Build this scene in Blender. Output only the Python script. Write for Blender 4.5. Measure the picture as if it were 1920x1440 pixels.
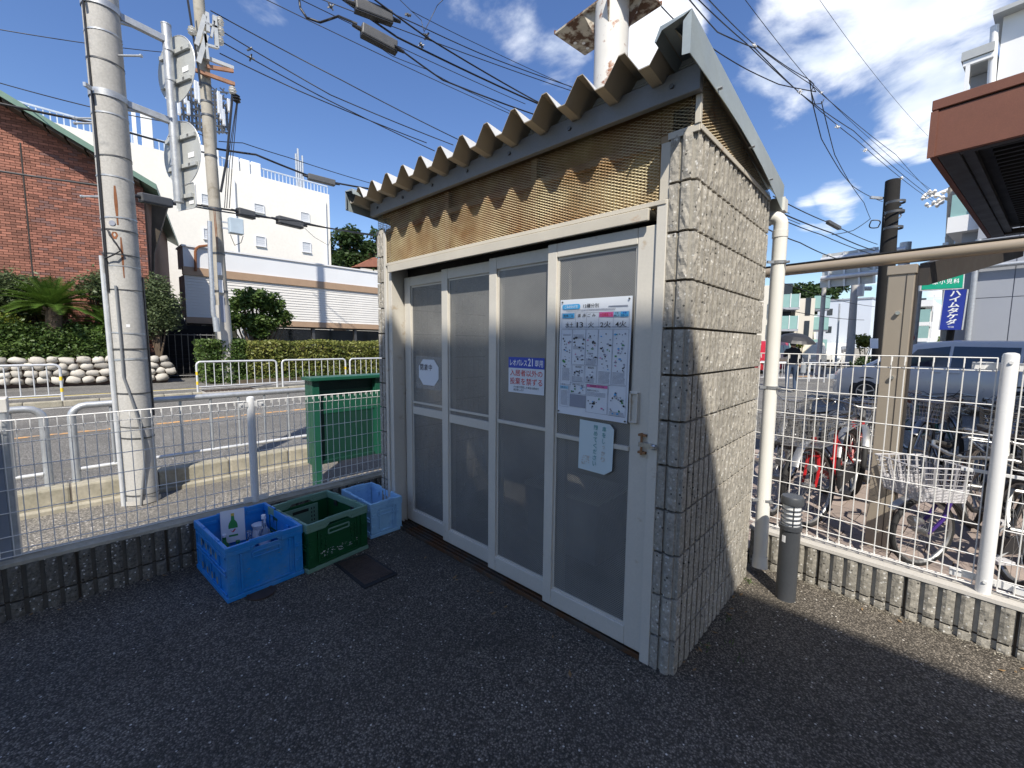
import bpy, bmesh, math, random
from math import sin, cos, pi, radians, sqrt, atan2
from mathutils import Vector, Matrix, noise as mnoise

for _o in list(bpy.data.objects): bpy.data.objects.remove(_o)
RND = random.Random(7)
SC = bpy.context.scene
COL = SC.collection

# ------------------------------------------------------------------ camera
CF, CP, CR, CY = 794.97, .0949, .0093, .7524
CC = Vector((.6756, -1.7974, 1.4887))
FW = Vector((-sin(CY)*cos(CP), cos(CY)*cos(CP), -sin(CP)))
_R0 = Vector((cos(CY), sin(CY), 0)); _U0 = _R0.cross(FW)
RT = cos(CR)*_R0 + sin(CR)*_U0
UP = -sin(CR)*_R0 + cos(CR)*_U0
cam_d = bpy.data.cameras.new('camera'); cam = bpy.data.objects.new('camera', cam_d)
COL.objects.link(cam); SC.camera = cam
cam_d.sensor_fit = 'HORIZONTAL'; cam_d.sensor_width = 36; cam_d.lens = 36*CF/1920
cam_d.clip_start = .02; cam_d.clip_end = 3000
_m = Matrix((RT, UP, -FW)).transposed().to_4x4(); _m.translation = CC
cam.matrix_world = _m

# ------------------------------------------------------------------ world
SUN = Vector((-.60, .60, -1.0)).normalized()
SUN_EL = math.asin(-SUN.z)
SUN_AZ = atan2(-SUN.x, -SUN.y)          # clockwise from +Y, direction towards the sun
W = bpy.data.worlds.new('World'); SC.world = W; W.use_nodes = True
nt = W.node_tree; nt.nodes.clear()
def wn(t, **k):
    n = nt.nodes.new(t)
    for a, b in k.items(): setattr(n, a, b)
    return n
sky = wn('ShaderNodeTexSky', sky_type='NISHITA', sun_disc=False, sun_elevation=SUN_EL, sun_rotation=SUN_AZ, altitude=50, air_density=1.15, dust_density=.25, ozone_density=3.0)
bg = wn('ShaderNodeBackground'); bg.inputs[1].default_value = .15
out = wn('ShaderNodeOutputWorld')
tc = wn('ShaderNodeTexCoord')
sep = wn('ShaderNodeSeparateXYZ'); nt.links.new(tc.outputs['Generated'], sep.inputs[0])
def wm(op, a, b=None, c=None, clamp=False):
    n = wn('ShaderNodeMath', operation=op, use_clamp=clamp)
    for i, v in enumerate((a, b, c)):
        if v is None: continue
        if isinstance(v, (int, float)): n.inputs[i].default_value = v
        else: nt.links.new(v, n.inputs[i])
    return n.outputs[0]
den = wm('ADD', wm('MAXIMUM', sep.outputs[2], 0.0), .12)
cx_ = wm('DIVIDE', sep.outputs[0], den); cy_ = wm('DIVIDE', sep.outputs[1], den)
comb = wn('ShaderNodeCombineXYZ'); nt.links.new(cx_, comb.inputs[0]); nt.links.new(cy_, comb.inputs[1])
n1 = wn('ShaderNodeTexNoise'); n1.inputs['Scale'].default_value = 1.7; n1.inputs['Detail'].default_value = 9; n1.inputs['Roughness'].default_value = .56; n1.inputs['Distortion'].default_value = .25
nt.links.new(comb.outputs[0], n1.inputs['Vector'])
# cumulus groups seen in the photograph: direction, angular size, weight
CLOUDS = [((1620, 30), .20, .27), ((1490, 75), .12, .24), ((1740, 10), .12, .14), ((1705, 240), .085, .26), ((1755, 195), .08, .22),
          ((1565, 390), .06, .36), ((1515, 402), .045, .32), ((960, 30), .14, .30), ((1040, 85), .10, .26), ((880, 5), .10, .27), ((1235, 70), .10, .29), ((1190, 15), .11, .25),
          ((505, 30), .075, .26), ((1600, 590), .1, .18), ((1700, 560), .1, .15)]
def ray(px, py): return FW + RT*((px-960)/CF) - UP*((py-720)/CF)
acc = None
for (px, py), rad, wt in CLOUDS:
    d = ray(px, py).normalized()
    vs = wn('ShaderNodeVectorMath', operation='DISTANCE'); vs.inputs[1].default_value = d
    nt.links.new(tc.outputs['Generated'], vs.inputs[0])
    g = wm('MULTIPLY', vs.outputs['Value'], 1.0/rad)
    g = wm('SUBTRACT', 1.0, wm('MULTIPLY', g, g), clamp=True)
    g = wm('MULTIPLY', g, wt)
    acc = g if acc is None else wm('MAXIMUM', acc, g)
for (px, py), rad, wt in (((470, 260), .62, .16), ((1440, 330), .30, .12), ((820, 200), .35, .12), ((1600, 470), .22, .08)):      # clear gaps in view, cut back out of the added cloud cover
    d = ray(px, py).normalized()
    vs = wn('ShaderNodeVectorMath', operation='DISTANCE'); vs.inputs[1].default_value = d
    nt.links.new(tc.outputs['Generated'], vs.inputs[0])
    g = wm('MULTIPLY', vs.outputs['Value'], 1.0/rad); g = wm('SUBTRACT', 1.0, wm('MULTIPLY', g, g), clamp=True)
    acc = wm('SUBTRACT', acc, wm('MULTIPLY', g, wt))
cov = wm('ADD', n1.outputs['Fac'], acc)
mr = wn('ShaderNodeMapRange', interpolation_type='SMOOTHSTEP'); mr.inputs['From Min'].default_value = .545; mr.inputs['From Max'].default_value = .70  # low threshold: extra clouds outside the view, added as neutral fill
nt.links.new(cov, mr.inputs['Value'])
n2 = wn('ShaderNodeTexNoise'); n2.inputs['Scale'].default_value = 3.1; n2.inputs['Detail'].default_value = 5
nt.links.new(comb.outputs[0], n2.inputs['Vector'])
cr = wn('ShaderNodeValToRGB'); cr.color_ramp.elements[0].position = .35; cr.color_ramp.elements[0].color = (2.9, 3.25, 3.8, 1); cr.color_ramp.elements[1].position = .62; cr.color_ramp.elements[1].color = (4.7, 4.8, 5.0, 1)
nt.links.new(n2.outputs['Fac'], cr.inputs[0])
mx = wn('ShaderNodeMix', data_type='RGBA')
sg = wn('ShaderNodeHueSaturation'); sg.inputs['Saturation'].default_value = 1.16; sg.inputs['Value'].default_value = .56; sg.inputs['Hue'].default_value = .512
nt.links.new(sky.outputs[0], sg.inputs['Color'])
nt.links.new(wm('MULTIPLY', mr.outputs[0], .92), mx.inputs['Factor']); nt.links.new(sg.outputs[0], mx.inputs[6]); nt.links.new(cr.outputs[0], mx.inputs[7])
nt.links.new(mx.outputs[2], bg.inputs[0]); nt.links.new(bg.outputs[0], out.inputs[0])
sl = bpy.data.lights.new('sun', 'SUN'); sl.energy = 3.5; sl.angle = radians(.53); sl.color = (1, .94, .84)
so = bpy.data.objects.new('sun', sl); COL.objects.link(so); so.rotation_euler = SUN.to_track_quat('-Z', 'Y').to_euler(); so.location = (4, -6, 12)
SC.view_settings.view_transform = 'Standard'; SC.view_settings.look = 'None'; SC.view_settings.gamma = 1
SC.view_settings.exposure = .96; SC.view_settings.use_curve_mapping = False

# ------------------------------------------------------------------ place finding: a ray through a picture point meets a real plane
def G(px, py, z=0):
    d = ray(px, py); return CC + d*((z-CC.z)/d.z)
def PY(px, py, y):
    d = ray(px, py); return CC + d*((y-CC.y)/d.y)
def PX(px, py, x):
    d = ray(px, py); return CC + d*((x-CC.x)/d.x)
def PD(px, py, depth): return CC + ray(px, py)*depth
def PP(px, py, a, b):
    d = ray(px, py); n = Vector((-(b[1]-a[1]), b[0]-a[0], 0))
    t = n.dot(Vector((a[0]-CC.x, a[1]-CC.y, 0)))/n.dot(d); return CC + d*t

# ------------------------------------------------------------------ materials
def _lk(t, a, b): t.links.new(a, b)
def lin(h):
    if isinstance(h, tuple): return (*h[:3], 1)
def M(name, col, rough=.6, metal=0.0, var=.12, vs=3.0, fine=.0, fs=90, bump=0.0, bs=120, bd=.002, col2=None, c2s=5.0, c2t=.62, c2w=.06, rnd=0.0, spec=.5, coat=0, alpha=None, trans=0, emit=None):
    m = bpy.data.materials.new(name); m.use_nodes = True; t = m.node_tree; t.nodes.clear()
    N = t.nodes.new
    o = N('ShaderNodeOutputMaterial'); p = N('ShaderNodeBsdfPrincipled'); _lk(t, p.outputs[0], o.inputs[0])
    p.inputs['Roughness'].default_value = rough; p.inputs['Metallic'].default_value = metal
    p.inputs['Specular IOR Level'].default_value = spec
    if coat: p.inputs['Coat Weight'].default_value = coat; p.inputs['Coat Roughness'].default_value = .08
    if trans: p.inputs['Transmission Weight'].default_value = trans
    tcn = N('ShaderNodeTexCoord')
    c = N('ShaderNodeRGB'); c.outputs[0].default_value = lin(col); cur = c.outputs[0]
    def mix(fac, a, b, mode='MIX'):
        x = N('ShaderNodeMix'); x.data_type = 'RGBA'; x.blend_type = mode
        if isinstance(fac, float): x.inputs['Factor'].default_value = fac
        else: _lk(t, fac, x.inputs['Factor'])
        for i, v in ((6, a), (7, b)):
            if isinstance(v, tuple): x.inputs[i].default_value = v
            else: _lk(t, v, x.inputs[i])
        return x.outputs[2]
    def nz(scale, det=4, ro=.6):
        n = N('ShaderNodeTexNoise'); n.inputs['Scale'].default_value = scale; n.inputs['Detail'].default_value = det; n.inputs['Roughness'].default_value = ro
        _lk(t, tcn.outputs['Object'], n.inputs['Vector']); return n.outputs['Fac']
    def rng(v, a, b, c_, d_):
        n = N('ShaderNodeMapRange'); n.inputs['From Min'].default_value = a; n.inputs['From Max'].default_value = b; n.inputs['To Min'].default_value = c_; n.inputs['To Max'].default_value = d_
        _lk(t, v, n.inputs['Value']); return n.outputs[0]
    def mulv(col_, v):
        h = N('ShaderNodeHueSaturation'); _lk(t, col_, h.inputs['Color']); _lk(t, v, h.inputs['Value']); return h.outputs[0]
    if col2 is not None: cur = mix(rng(nz(c2s, 6, .65), c2t-c2w, c2t+c2w, 0, 1), cur, lin(col2))
    if var: cur = mulv(cur, rng(nz(vs), .25, .75, 1-var, 1+var))
    if fine: cur = mulv(cur, rng(nz(fs, 2), .3, .7, 1-fine, 1+fine))
    if rnd:
        oi = N('ShaderNodeObjectInfo'); cur = mulv(cur, rng(oi.outputs['Random'], 0, 1, 1-rnd, 1+rnd))
    _lk(t, cur, p.inputs['Base Color'])
    _lk(t, rng(nz(vs*2.3, 3), .3, .7, max(0, rough-.07), min(1, rough+.07)), p.inputs['Roughness'])
    if bump:
        b = N('ShaderNodeBump'); b.inputs['Strength'].default_value = bump; b.inputs['Distance'].default_value = bd
        _lk(t, nz(bs, 5, .7), b.inputs['Height']); _lk(t, b.outputs[0], p.inputs['Normal'])
    if alpha is not None: p.inputs['Alpha'].default_value = alpha
    if emit: p.inputs['Emission Color'].default_value = lin(emit[0]); p.inputs['Emission Strength'].default_value = emit[1]
    return m
MT = {}

def special(name, build):
    m = bpy.data.materials.new(name); m.use_nodes = True; t = m.node_tree; t.nodes.clear()
    o = t.nodes.new('ShaderNodeOutputMaterial'); p = t.nodes.new('ShaderNodeBsdfPrincipled'); t.links.new(p.outputs[0], o.inputs[0])
    tcn = t.nodes.new('ShaderNodeTexCoord')
    class K: pass
    k = K(); k.t = t; k.p = p; k.o = o; k.obj = tcn.outputs['Object']
    def node(ty, **kw):
        n = t.nodes.new(ty)
        for a, b in kw.items():
            if a.startswith('i_'):
                key = a[2:].replace('_', ' '); n.inputs[key].default_value = b
            else: setattr(n, a, b)
        return n
    k.node = node
    def lk(a, b): t.links.new(a, b)
    k.lk = lk
    def noise(scale, det=4, ro=.6, vec=None, dist=0):
        n = node('ShaderNodeTexNoise'); n.inputs['Scale'].default_value = scale; n.inputs['Detail'].default_value = det; n.inputs['Roughness'].default_value = ro; n.inputs['Distortion'].default_value = dist
        lk(vec or k.obj, n.inputs['Vector']); return n.outputs['Fac']
    k.noise = noise
    def vor(scale, vec=None, feat='F1', rand=1, dim='3D'):
        n = node('ShaderNodeTexVoronoi', feature=feat, voronoi_dimensions=dim); n.inputs['Scale'].default_value = scale; n.inputs['Randomness'].default_value = rand
        lk(vec or k.obj, n.inputs['Vector']); return n
    k.vor = vor
    def rng(v, a, b, c=0, d=1, sm=False):
        n = node('ShaderNodeMapRange'); 
        if sm: n.interpolation_type = 'SMOOTHSTEP'
        for nm, x in (('From Min', a), ('From Max', b), ('To Min', c), ('To Max', d)): n.inputs[nm].default_value = x
        lk(v, n.inputs['Value']); return n.outputs[0]
    k.rng = rng
    def math_(op, a, b=None, clamp=False):
        n = node('ShaderNodeMath', operation=op, use_clamp=clamp)
        for i, v in enumerate((a, b)):
            if v is None: continue
            if isinstance(v, (int, float)): n.inputs[i].default_value = v
            else: lk(v, n.inputs[i])
        return n.outputs[0]
    k.math = math_
    def mix(f, a, b, mode='MIX'):
        n = node('ShaderNodeMix', data_type='RGBA', blend_type=mode)
        for key, v in (('Factor', f), (6, a), (7, b)):
            if isinstance(v, (int, float)): n.inputs[key].default_value = v
            elif isinstance(v, tuple): n.inputs[key].default_value = (*v[:3], 1)
            else: lk(v, n.inputs[key])
        return n.outputs[2]
    k.mix = mix
    def bump(h, s, d, nrm=None):
        n = node('ShaderNodeBump'); n.inputs['Strength'].default_value = s; n.inputs['Distance'].default_value = d; lk(h, n.inputs['Height'])
        if nrm: lk(nrm, n.inputs['Normal'])
        return n.outputs[0]
    k.bump = bump
    build(k)
    return m

# ------------------------------------------------------------------ mesh helpers
class MB:
    def __init__(s): s.v = []; s.f = []; s.m = []
    def add(s, vs, fs, mi=0):
        b = len(s.v); s.v += [tuple(v) for v in vs]
        for f in fs: s.f.append([b+i for i in f]); s.m.append(mi)
        return s
    def box(s, x0, x1, y0, y1, z0, z1, mi=0):
        v = [(x, y, z) for z in (z0, z1) for y in (y0, y1) for x in (x0, x1)]
        return s.add(v, [(0,2,3,1), (4,5,7,6), (0,1,5,4), (2,6,7,3), (0,4,6,2), (1,3,7,5)], mi)
    def obox(s, c, ax, ay, az, mi=0):
        c = Vector(c); ax, ay, az = Vector(ax), Vector(ay), Vector(az)
        v = [c+ax*i+ay*j+az*k for k in (-1, 1) for j in (-1, 1) for i in (-1, 1)]
        return s.add(v, [(0,2,3,1), (4,5,7,6), (0,1,5,4), (2,6,7,3), (0,4,6,2), (1,3,7,5)], mi)
    def beam(s, a, b, w, h, up=(0, 0, 1), mi=0):
        a, b = Vector(a), Vector(b); d = (b-a); L = d.length; d.normalize()
        sx = d.cross(Vector(up)); 
        if sx.length < 1e-4: sx = d.cross(Vector((1, 0, 0)))
        sx.normalize(); u = sx.cross(d)
        return s.obox((a+b)/2, d*(L/2), sx*(w/2), u*(h/2), mi)
    def quad(s, a, b, c, d, mi=0): return s.add([a, b, c, d], [(0, 1, 2, 3)], mi)
    def tube(s, pts, r, n=8, cap=True, closed=False, mi=0):
        pts = [Vector(p) for p in pts]; k = len(pts)
        rr = r if isinstance(r, (list, tuple)) else [r]*k
        if closed: tans = [(pts[(i+1) % k]-pts[i-1]).normalized() for i in range(k)]
        else: tans = [(pts[min(i+1, k-1)]-pts[max(i-1, 0)]).normalized() for i in range(k)]
        t0 = tans[0]; a = Vector((0, 0, 1)) if abs(t0.z) < .9 else Vector((1, 0, 0))
        nr = t0.cross(a).normalized(); base = len(s.v)
        for i in range(k):
            if i:
                ax = tans[i-1].cross(tans[i])
                if ax.length > 1e-6:
                    nr = Matrix.Rotation(tans[i-1].angle(tans[i]), 3, ax.normalized()) @ nr
            bn = tans[i].cross(nr)
            for j in range(n):
                an = 2*pi*j/n; s.v.append(tuple(pts[i]+(nr*cos(an)+bn*sin(an))*rr[i]))
        for i in range(k if closed else k-1):
            i2 = (i+1) % k
            for j in range(n):
                j2 = (j+1) % n; s.f.append([base+i*n+j, base+i2*n+j, base+i2*n+j2, base+i*n+j2][::-1]); s.m.append(mi)
        if cap and not closed:
            s.f.append([base+j for j in range(n)]); s.m.append(mi)
            s.f.append([base+(k-1)*n+j for j in range(n)][::-1]); s.m.append(mi)
        return s
    def cyl(s, a, b, r0, r1=None, n=12, mi=0): return s.tube([a, b], [r0, r0 if r1 is None else r1], n, mi=mi)
    def lathe(s, prof, c=(0, 0, 0), n=16, mi=0):
        b = len(s.v); k = len(prof)
        for r, z in prof:
            for j in range(n):
                a = 2*pi*j/n; s.v.append((c[0]+r*cos(a), c[1]+r*sin(a), c[2]+z))
        for i in range(k-1):
            for j in range(n):
                j2 = (j+1) % n; s.f.append([b+i*n+j, b+i*n+j2, b+(i+1)*n+j2, b+(i+1)*n+j]); s.m.append(mi)
        s.f.append([b+j for j in range(n)][::-1]); s.m.append(mi)
        s.f.append([b+(k-1)*n+j for j in range(n)]); s.m.append(mi)
        return s
    def prism(s, poly, vec, mi=0):
        n = len(poly); vec = Vector(vec); p = [Vector(q) for q in poly]
        fs = [list(range(n))[::-1], [n+i for i in range(n)]]
        fs += [[i, (i+1) % n, n+(i+1) % n, n+i] for i in range(n)]
        return s.add(p+[q+vec for q in p], fs, mi)

def mesh_of(mb, name='mesh', smooth=None):
    me = bpy.data.meshes.new(name); me.from_pydata(mb.v, [], mb.f); me.validate()
    if len(me.polygons) == len(mb.m) and any(mb.m): me.polygons.foreach_set('material_index', mb.m)
    bm = bmesh.new(); bm.from_mesh(me); bmesh.ops.recalc_face_normals(bm, faces=bm.faces); bm.to_mesh(me); bm.free()
    if smooth is not None:
        me.polygons.foreach_set('use_smooth', [True]*len(me.polygons)); me.set_sharp_from_angle(angle=radians(smooth))
    me.update(); return me

def world_m(o):
    m = Matrix.LocRotScale(o.location, o.rotation_euler, o.scale)
    return world_m(o.parent) @ m if o.parent else m
def obj(name, mb, mats, parent=None, local=False, smooth=None, bevel=0, label=None, cat=None, group=None, kind=None, loc=None):
    """link one mesh object; vertices given in world space are moved into the parent's frame"""
    if parent is not None and not local:
        inv = world_m(parent).inverted(); mb.v = [tuple(inv @ Vector(v)) for v in mb.v]
    elif parent is None and loc is not None:
        L = Vector(loc); mb.v = [tuple(Vector(v)-L) for v in mb.v]
    me = mesh_of(mb, name, smooth)
    for m in (mats if isinstance(mats, (list, tuple)) else [mats]): me.materials.append(MT[m] if isinstance(m, str) else m)
    o = bpy.data.objects.new(name, me); COL.objects.link(o)
    if parent is not None: o.parent = parent
    elif loc is not None: o.location = loc
    if bevel:
        b = o.modifiers.new('bevel', 'BEVEL'); b.width = bevel; b.segments = 2; b.limit_method = 'ANGLE'; b.angle_limit = radians(40)
    tag(o, label, cat, group, kind); return o
def tag(o, label=None, cat=None, group=None, kind=None):
    for k, v in (('label', label), ('category', cat), ('group', group), ('kind', kind)):
        if v: o[k] = v
    return o
def thing(name, label, cat, loc=(0, 0, 0), rotz=0, group=None):
    o = bpy.data.objects.new(name, None); COL.objects.link(o); o.empty_display_size = .1
    o.location = loc; o.rotation_euler = (0, 0, rotz); return tag(o, label, cat, group)
def inst(name, me, parent=None, loc=(0, 0, 0), rot=(0, 0, 0), scale=(1, 1, 1), label=None, cat=None, group=None):
    o = bpy.data.objects.new(name, me); COL.objects.link(o); o.parent = parent
    o.location = loc; o.rotation_euler = rot; o.scale = scale; return tag(o, label, cat, group)
_KIDS = {}
def kids(o): return [c for c in COL.objects if c.parent == o]
def dup(root, loc, rotz, label=None):
    r = root.copy(); COL.objects.link(r); r.location = loc; r.rotation_euler = (0, 0, rotz)
    if label: r['label'] = label
    for ch in kids(root):
        c = ch.copy(); COL.objects.link(c); c.parent = r
        for g in kids(ch):
            d = g.copy(); COL.objects.link(d); d.parent = c
    return r
def mesh_mats(me, *ms):
    for m in ms: me.materials.append(MT[m])
    return me
_tc = {}
def text_mesh(s, w=None, h=None, ex=.0004, bold=0.0, mat=None, track=1.0):
    """lettering as flat geometry centred on the origin in the XZ plane, facing -Y"""
    cu = bpy.data.curves.new('lettering', 'FONT'); cu.body = s; cu.size = 1; cu.align_x = 'CENTER'; cu.align_y = 'CENTER'; cu.resolution_u = 3; cu.extrude = 0; cu.offset = bold; cu.space_character = track
    o = bpy.data.objects.new('lettering', cu); COL.objects.link(o)
    dg = bpy.context.evaluated_depsgraph_get(); me = bpy.data.meshes.new_from_object(o.evaluated_get(dg)); bpy.data.objects.remove(o); bpy.data.curves.remove(cu)
    xs = [v.co.x for v in me.vertices] or [0, 1]; ys = [v.co.y for v in me.vertices] or [0, 1]
    cx, cy, dx, dy = (min(xs)+max(xs))/2, (min(ys)+max(ys))/2, max(xs)-min(xs) or 1, max(ys)-min(ys) or 1
    sx = w/dx if w else None; sy = h/dy if h else None
    sx = sx or sy; sy = sy or sx
    for v in me.vertices: v.co = ((v.co.x-cx)*sx, 0, (v.co.y-cy)*sy)
    me.materials.clear()
    if mat: me.materials.append(MT[mat])
    return me
# ------------------------------------------------------------------ named materials
MT['cream'] = M('cream_paint', (.57, .54, .475), .45, var=.06, fine=.03, col2=(.40, .32, .22), c2s=7, c2t=.68, c2w=.05, bump=.1, bs=40)
MT['cream_lit'] = M('cream_sunlit_paint', (.52, .48, .40), .45, var=.10, col2=(.40, .22, .10), c2s=7, c2t=.70, c2w=.05)  # upper frame cream, with its warm sunlit tone put into the paint
MT['dark'] = M('dark_gap', (.02, .018, .016), .8, var=.1)
MT['track'] = M('track_metal', (.10, .085, .07), .5, .4, var=.25, vs=20, col2=(.12, .06, .03), c2t=.5)
MT['interior'] = M('shed_interior', (.08, .065, .05), .8, var=.2)
MT['mesh_paint'] = M('rusty_mesh_paint', (.72, .62, .39), .5, var=.18, vs=6, col2=(.36, .19, .08), c2s=2.6, c2t=.52, c2w=.12)
MT['mesh_cream'] = M('cream_mesh_paint', (.74, .62, .42), .5, var=.12, vs=6, col2=(.30, .15, .06), c2s=6, c2t=.6, c2w=.08)
MT['fascia'] = M('grey_steel_fascia', (.19, .19, .19), .5, .2, var=.1, fine=.05, bump=.05)
MT['roof'] = M('folded_roof_steel', (.36, .31, .235), .5, .25, var=.08, vs=3)
MT['roof_top'] = M('folded_roof_upper', (.62, .62, .60), .45, .2, var=.08)
MT['flash'] = M('galvanised_flashing', (.34, .39, .40), .45, .3, var=.14, vs=3, fine=.04)
MT['closure'] = M('grey_closure_plate', (.42, .43, .42), .55, .2, var=.06)
MT['pvc'] = M('white_pvc', (.68, .67, .62), .35, var=.05, vs=6, col2=(.45, .42, .36), c2s=7, c2t=.72)
MT['clamp'] = M('grey_clamp', (.34, .35, .36), .4, .6)
MT['white_wire'] = M('white_coated_wire', (.74, .73, .70), .35, var=.06)
MT['white_post'] = M('white_post_paint', (.70, .70, .69), .3, var=.05, col2=(.5, .48, .42), c2s=9, c2t=.75)
MT['galv'] = M('galvanised_pipe', (.46, .48, .50), .45, .55, var=.15, vs=14, fine=.05)
MT['galv_white'] = M('pale_rail_pipe', (.62, .63, .64), .4, .3, var=.1, vs=10)
MT['yellow'] = M('yellow_tape', (.75, .52, .03), .5)
MT['conc_pole'] = M('pole_concrete', (.43, .42, .395), .85, var=.14, vs=2.0, fine=.10, fs=60, bump=.35, bs=90, col2=(.30, .30, .29), c2s=4, c2t=.6)
MT['conc_pole_b'] = M('old_pole_concrete', (.36, .33, .275), .85, var=.18, vs=1.2, fine=.08, bump=.3, bs=60, col2=(.25, .22, .17), c2s=2, c2t=.58)
MT['pole_dark'] = M('dark_pole_concrete', (.022, .021, .020), .85, spec=.2, var=.15, vs=2)
MT['steelband'] = M('steel_band', (.13, .13, .13), .45, .7)
MT['sign_back'] = M('sign_back_grey', (.50, .51, .49), .55, .35, var=.09, vs=6, fine=.04)
MT['sticker'] = M('white_sticker', (.8, .8, .8), .5, var=.02)
MT['cable'] = M('black_cable', (.018, .018, .02), .5, var=.05)
MT['closure_box'] = M('cable_closure_plastic', (.085, .085, .085), .5, var=.15, vs=8)
MT['rust'] = M('rust', (.22, .085, .035), .85, var=.3, vs=12, bump=.5, bs=40)
MT['rust_white'] = M('rusted_white_paint', (.66, .645, .60), .45, var=.06, vs=8, col2=(.24, .09, .035), c2s=7, c2t=.60, c2w=.04, bump=.3, bs=50)
MT['rust_plate'] = M('rotten_painted_plate', (.52, .47, .38), .7, var=.15, vs=10, col2=(.10, .045, .02), c2s=9, c2t=.50, c2w=.06, bump=.6, bs=30, bd=.01)
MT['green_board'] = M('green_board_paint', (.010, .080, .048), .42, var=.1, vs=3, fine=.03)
MT['green_board_dk'] = M('green_board_panel_shaded', (.004, .036, .025), .5, var=.1, vs=2)  # panel green, darkened further to carry the shade on the lower board
MT['blue_crate'] = M('blue_crate_plastic', (.012, .235, .66), .42, var=.14, vs=6, fine=.05, fs=50, col2=(.07, .24, .50), c2s=6, c2t=.56, c2w=.12, bump=.05)
MT['blue_crate_d'] = M('blue_crate_grime', (.20, .23, .22), .6, var=.2, vs=20)
MT['green_crate'] = M('dark_green_crate_plastic', (.004, .072, .022), .42, var=.15, vs=8, fine=.05)
MT['green_crate_l'] = M('faded_green_crate_plastic', (.155, .28, .215), .55, var=.10, vs=8, fine=.06)
MT['lblue_crate'] = M('light_blue_crate_plastic', (.33, .59, .83), .45, var=.06, vs=6, col2=(.22, .42, .66), c2s=6, c2t=.6)
MT['glass_clear'] = M('clear_glass', (.85, .9, .92), .06, trans=.9, var=0)
MT['glass_green'] = M('green_glass', (.06, .34, .10), .08, trans=.6, var=0)
MT['label_w'] = M('bottle_label', (.78, .8, .82), .5, var=.05)
MT['bottle_green'] = M('printed_green', (.03, .25, .06), .5, var=.0)
MT['print_red'] = M('printed_red', (.52, .015, .02), .5, var=.0)
MT['print_blue'] = M('printed_blue', (.008, .05, .42), .45, var=.0)
MT['print_cyan'] = M('printed_cyan', (.06, .36, .68), .5, var=.0)
MT['print_pink'] = M('printed_pink', (.62, .12, .32), .5, var=.0)
MT['print_black'] = M('printed_black', (.025, .025, .035), .5, var=.0)
MT['print_grey'] = M('printed_grey', (.26, .28, .34), .6, var=.0)
MT['print_teal'] = M('faded_teal_print', (.12, .34, .34), .6, var=.1, vs=50)
MT['print_tan'] = M('faded_tan_print', (.55, .50, .44), .6, var=.1, vs=50)
MT['paper'] = M('paper', (.66, .70, .75), .55, var=.02)
MT['paper_pale'] = M('pale_sheet', (.56, .66, .68), .55, var=.03)
MT['plastic_film'] = M('clear_film', (.5, .52, .52), .25, var=.02, alpha=.35)
MT['brass'] = M('rusty_latch', (.28, .15, .08), .5, .6, var=.3, vs=40)
MT['chrome'] = M('latch_chrome', (.55, .55, .53), .25, .9)
MT['bollard'] = M('bollard_grey', (.065, .07, .078), .42, .2, var=.06, fine=.05)
MT['lens'] = M('frosted_lens', (.80, .81, .80), .3, var=.03)
MT['beige_alu'] = M('beige_shelter_aluminium', (.37, .32, .255), .4, .25, var=.05)
MT['beige_alu_l'] = M('beige_beam_aluminium', (.40, .33, .245), .38, .25, var=.04)
MT['iron'] = M('cast_iron_cover', (.085, .062, .050), .6, .5, var=.25, vs=18, bump=.3, bs=50)
MT['iron_rim'] = M('cover_rim', (.03, .03, .032), .6, .5, var=.15)
MT['render_white'] = M('white_render', (.78, .74, .665), .8, var=.04, vs=.3, fine=.03, fs=6)
MT['annex_band'] = M('annex_parapet', (.70, .71, .72), .6, var=.04, vs=.5)
MT['siding'] = M('pale_siding', (.66, .64, .60), .6, var=.08, vs=.6)
MT['brown_band'] = M('brown_trim', (.36, .245, .16), .6, var=.08)
MT['shutter'] = M('grey_shutter', (.52, .54, .57), .5, var=.03)
MT['frame_w'] = M('white_window_frame', (.72, .72, .72), .4, var=.02)
MT['roof_green'] = M('green_eave_metal', (.12, .20, .155), .5, .2, var=.08)
MT['eave_dark'] = M('eave_boards', (.055, .042, .03), .8, var=.2)
MT['brick'] = M('red_brick', (.26, .108, .072), .85, var=.12, vs=2, rnd=.42, col2=(.17, .075, .055), c2s=1.6, c2t=.56, c2w=.04, bump=.2)
MT['mortar'] = M('brick_mortar', (.12, .065, .05), .9, var=.15)
MT['stone'] = M('cobble_stone', (.44, .41, .36), .85, var=.16, vs=6, rnd=.28, bump=.5, bs=25, bd=.01)
MT['stone_mortar'] = M('stone_wall_mortar', (.085, .055, .045), .9, var=.15, vs=8)
MT['red_tile'] = M('red_roof_tile', (.30, .12, .075), .8, var=.12)
MT['beige_wall'] = M('beige_block_wall', (.62, .585, .51), .8, var=.05, vs=.4)
MT['blue_wall'] = M('pale_blue_wall', (.60, .65, .72), .7, var=.03, vs=.3)
MT['white_wall'] = M('white_wall', (.78, .78, .77), .6, var=.03, vs=.3)
MT['grey_wall'] = M('grey_panel_wall', (.33, .35, .39), .6, var=.04, vs=.8)
MT['grey_joint'] = M('panel_joint', (.20, .21, .24), .8)
MT['balc_glass'] = M('green_balcony_glass', (.26, .42, .40), .2, var=.05)
MT['win_dark'] = M('dark_window', (.035, .045, .055), .12, var=.05, spec=.8)
MT['canopy'] = M('rust_brown_canopy', (.175, .068, .042), .6, .0, var=.10, vs=4, fine=.10, fs=150)
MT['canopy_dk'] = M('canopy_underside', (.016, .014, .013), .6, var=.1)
MT['canopy_arm'] = M('canopy_frame', (.06, .052, .046), .5, .3)
MT['car_silver'] = M('silver_blue_car_paint', (.56, .55, .54), .33, .1, var=.02, coat=.6)
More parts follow.
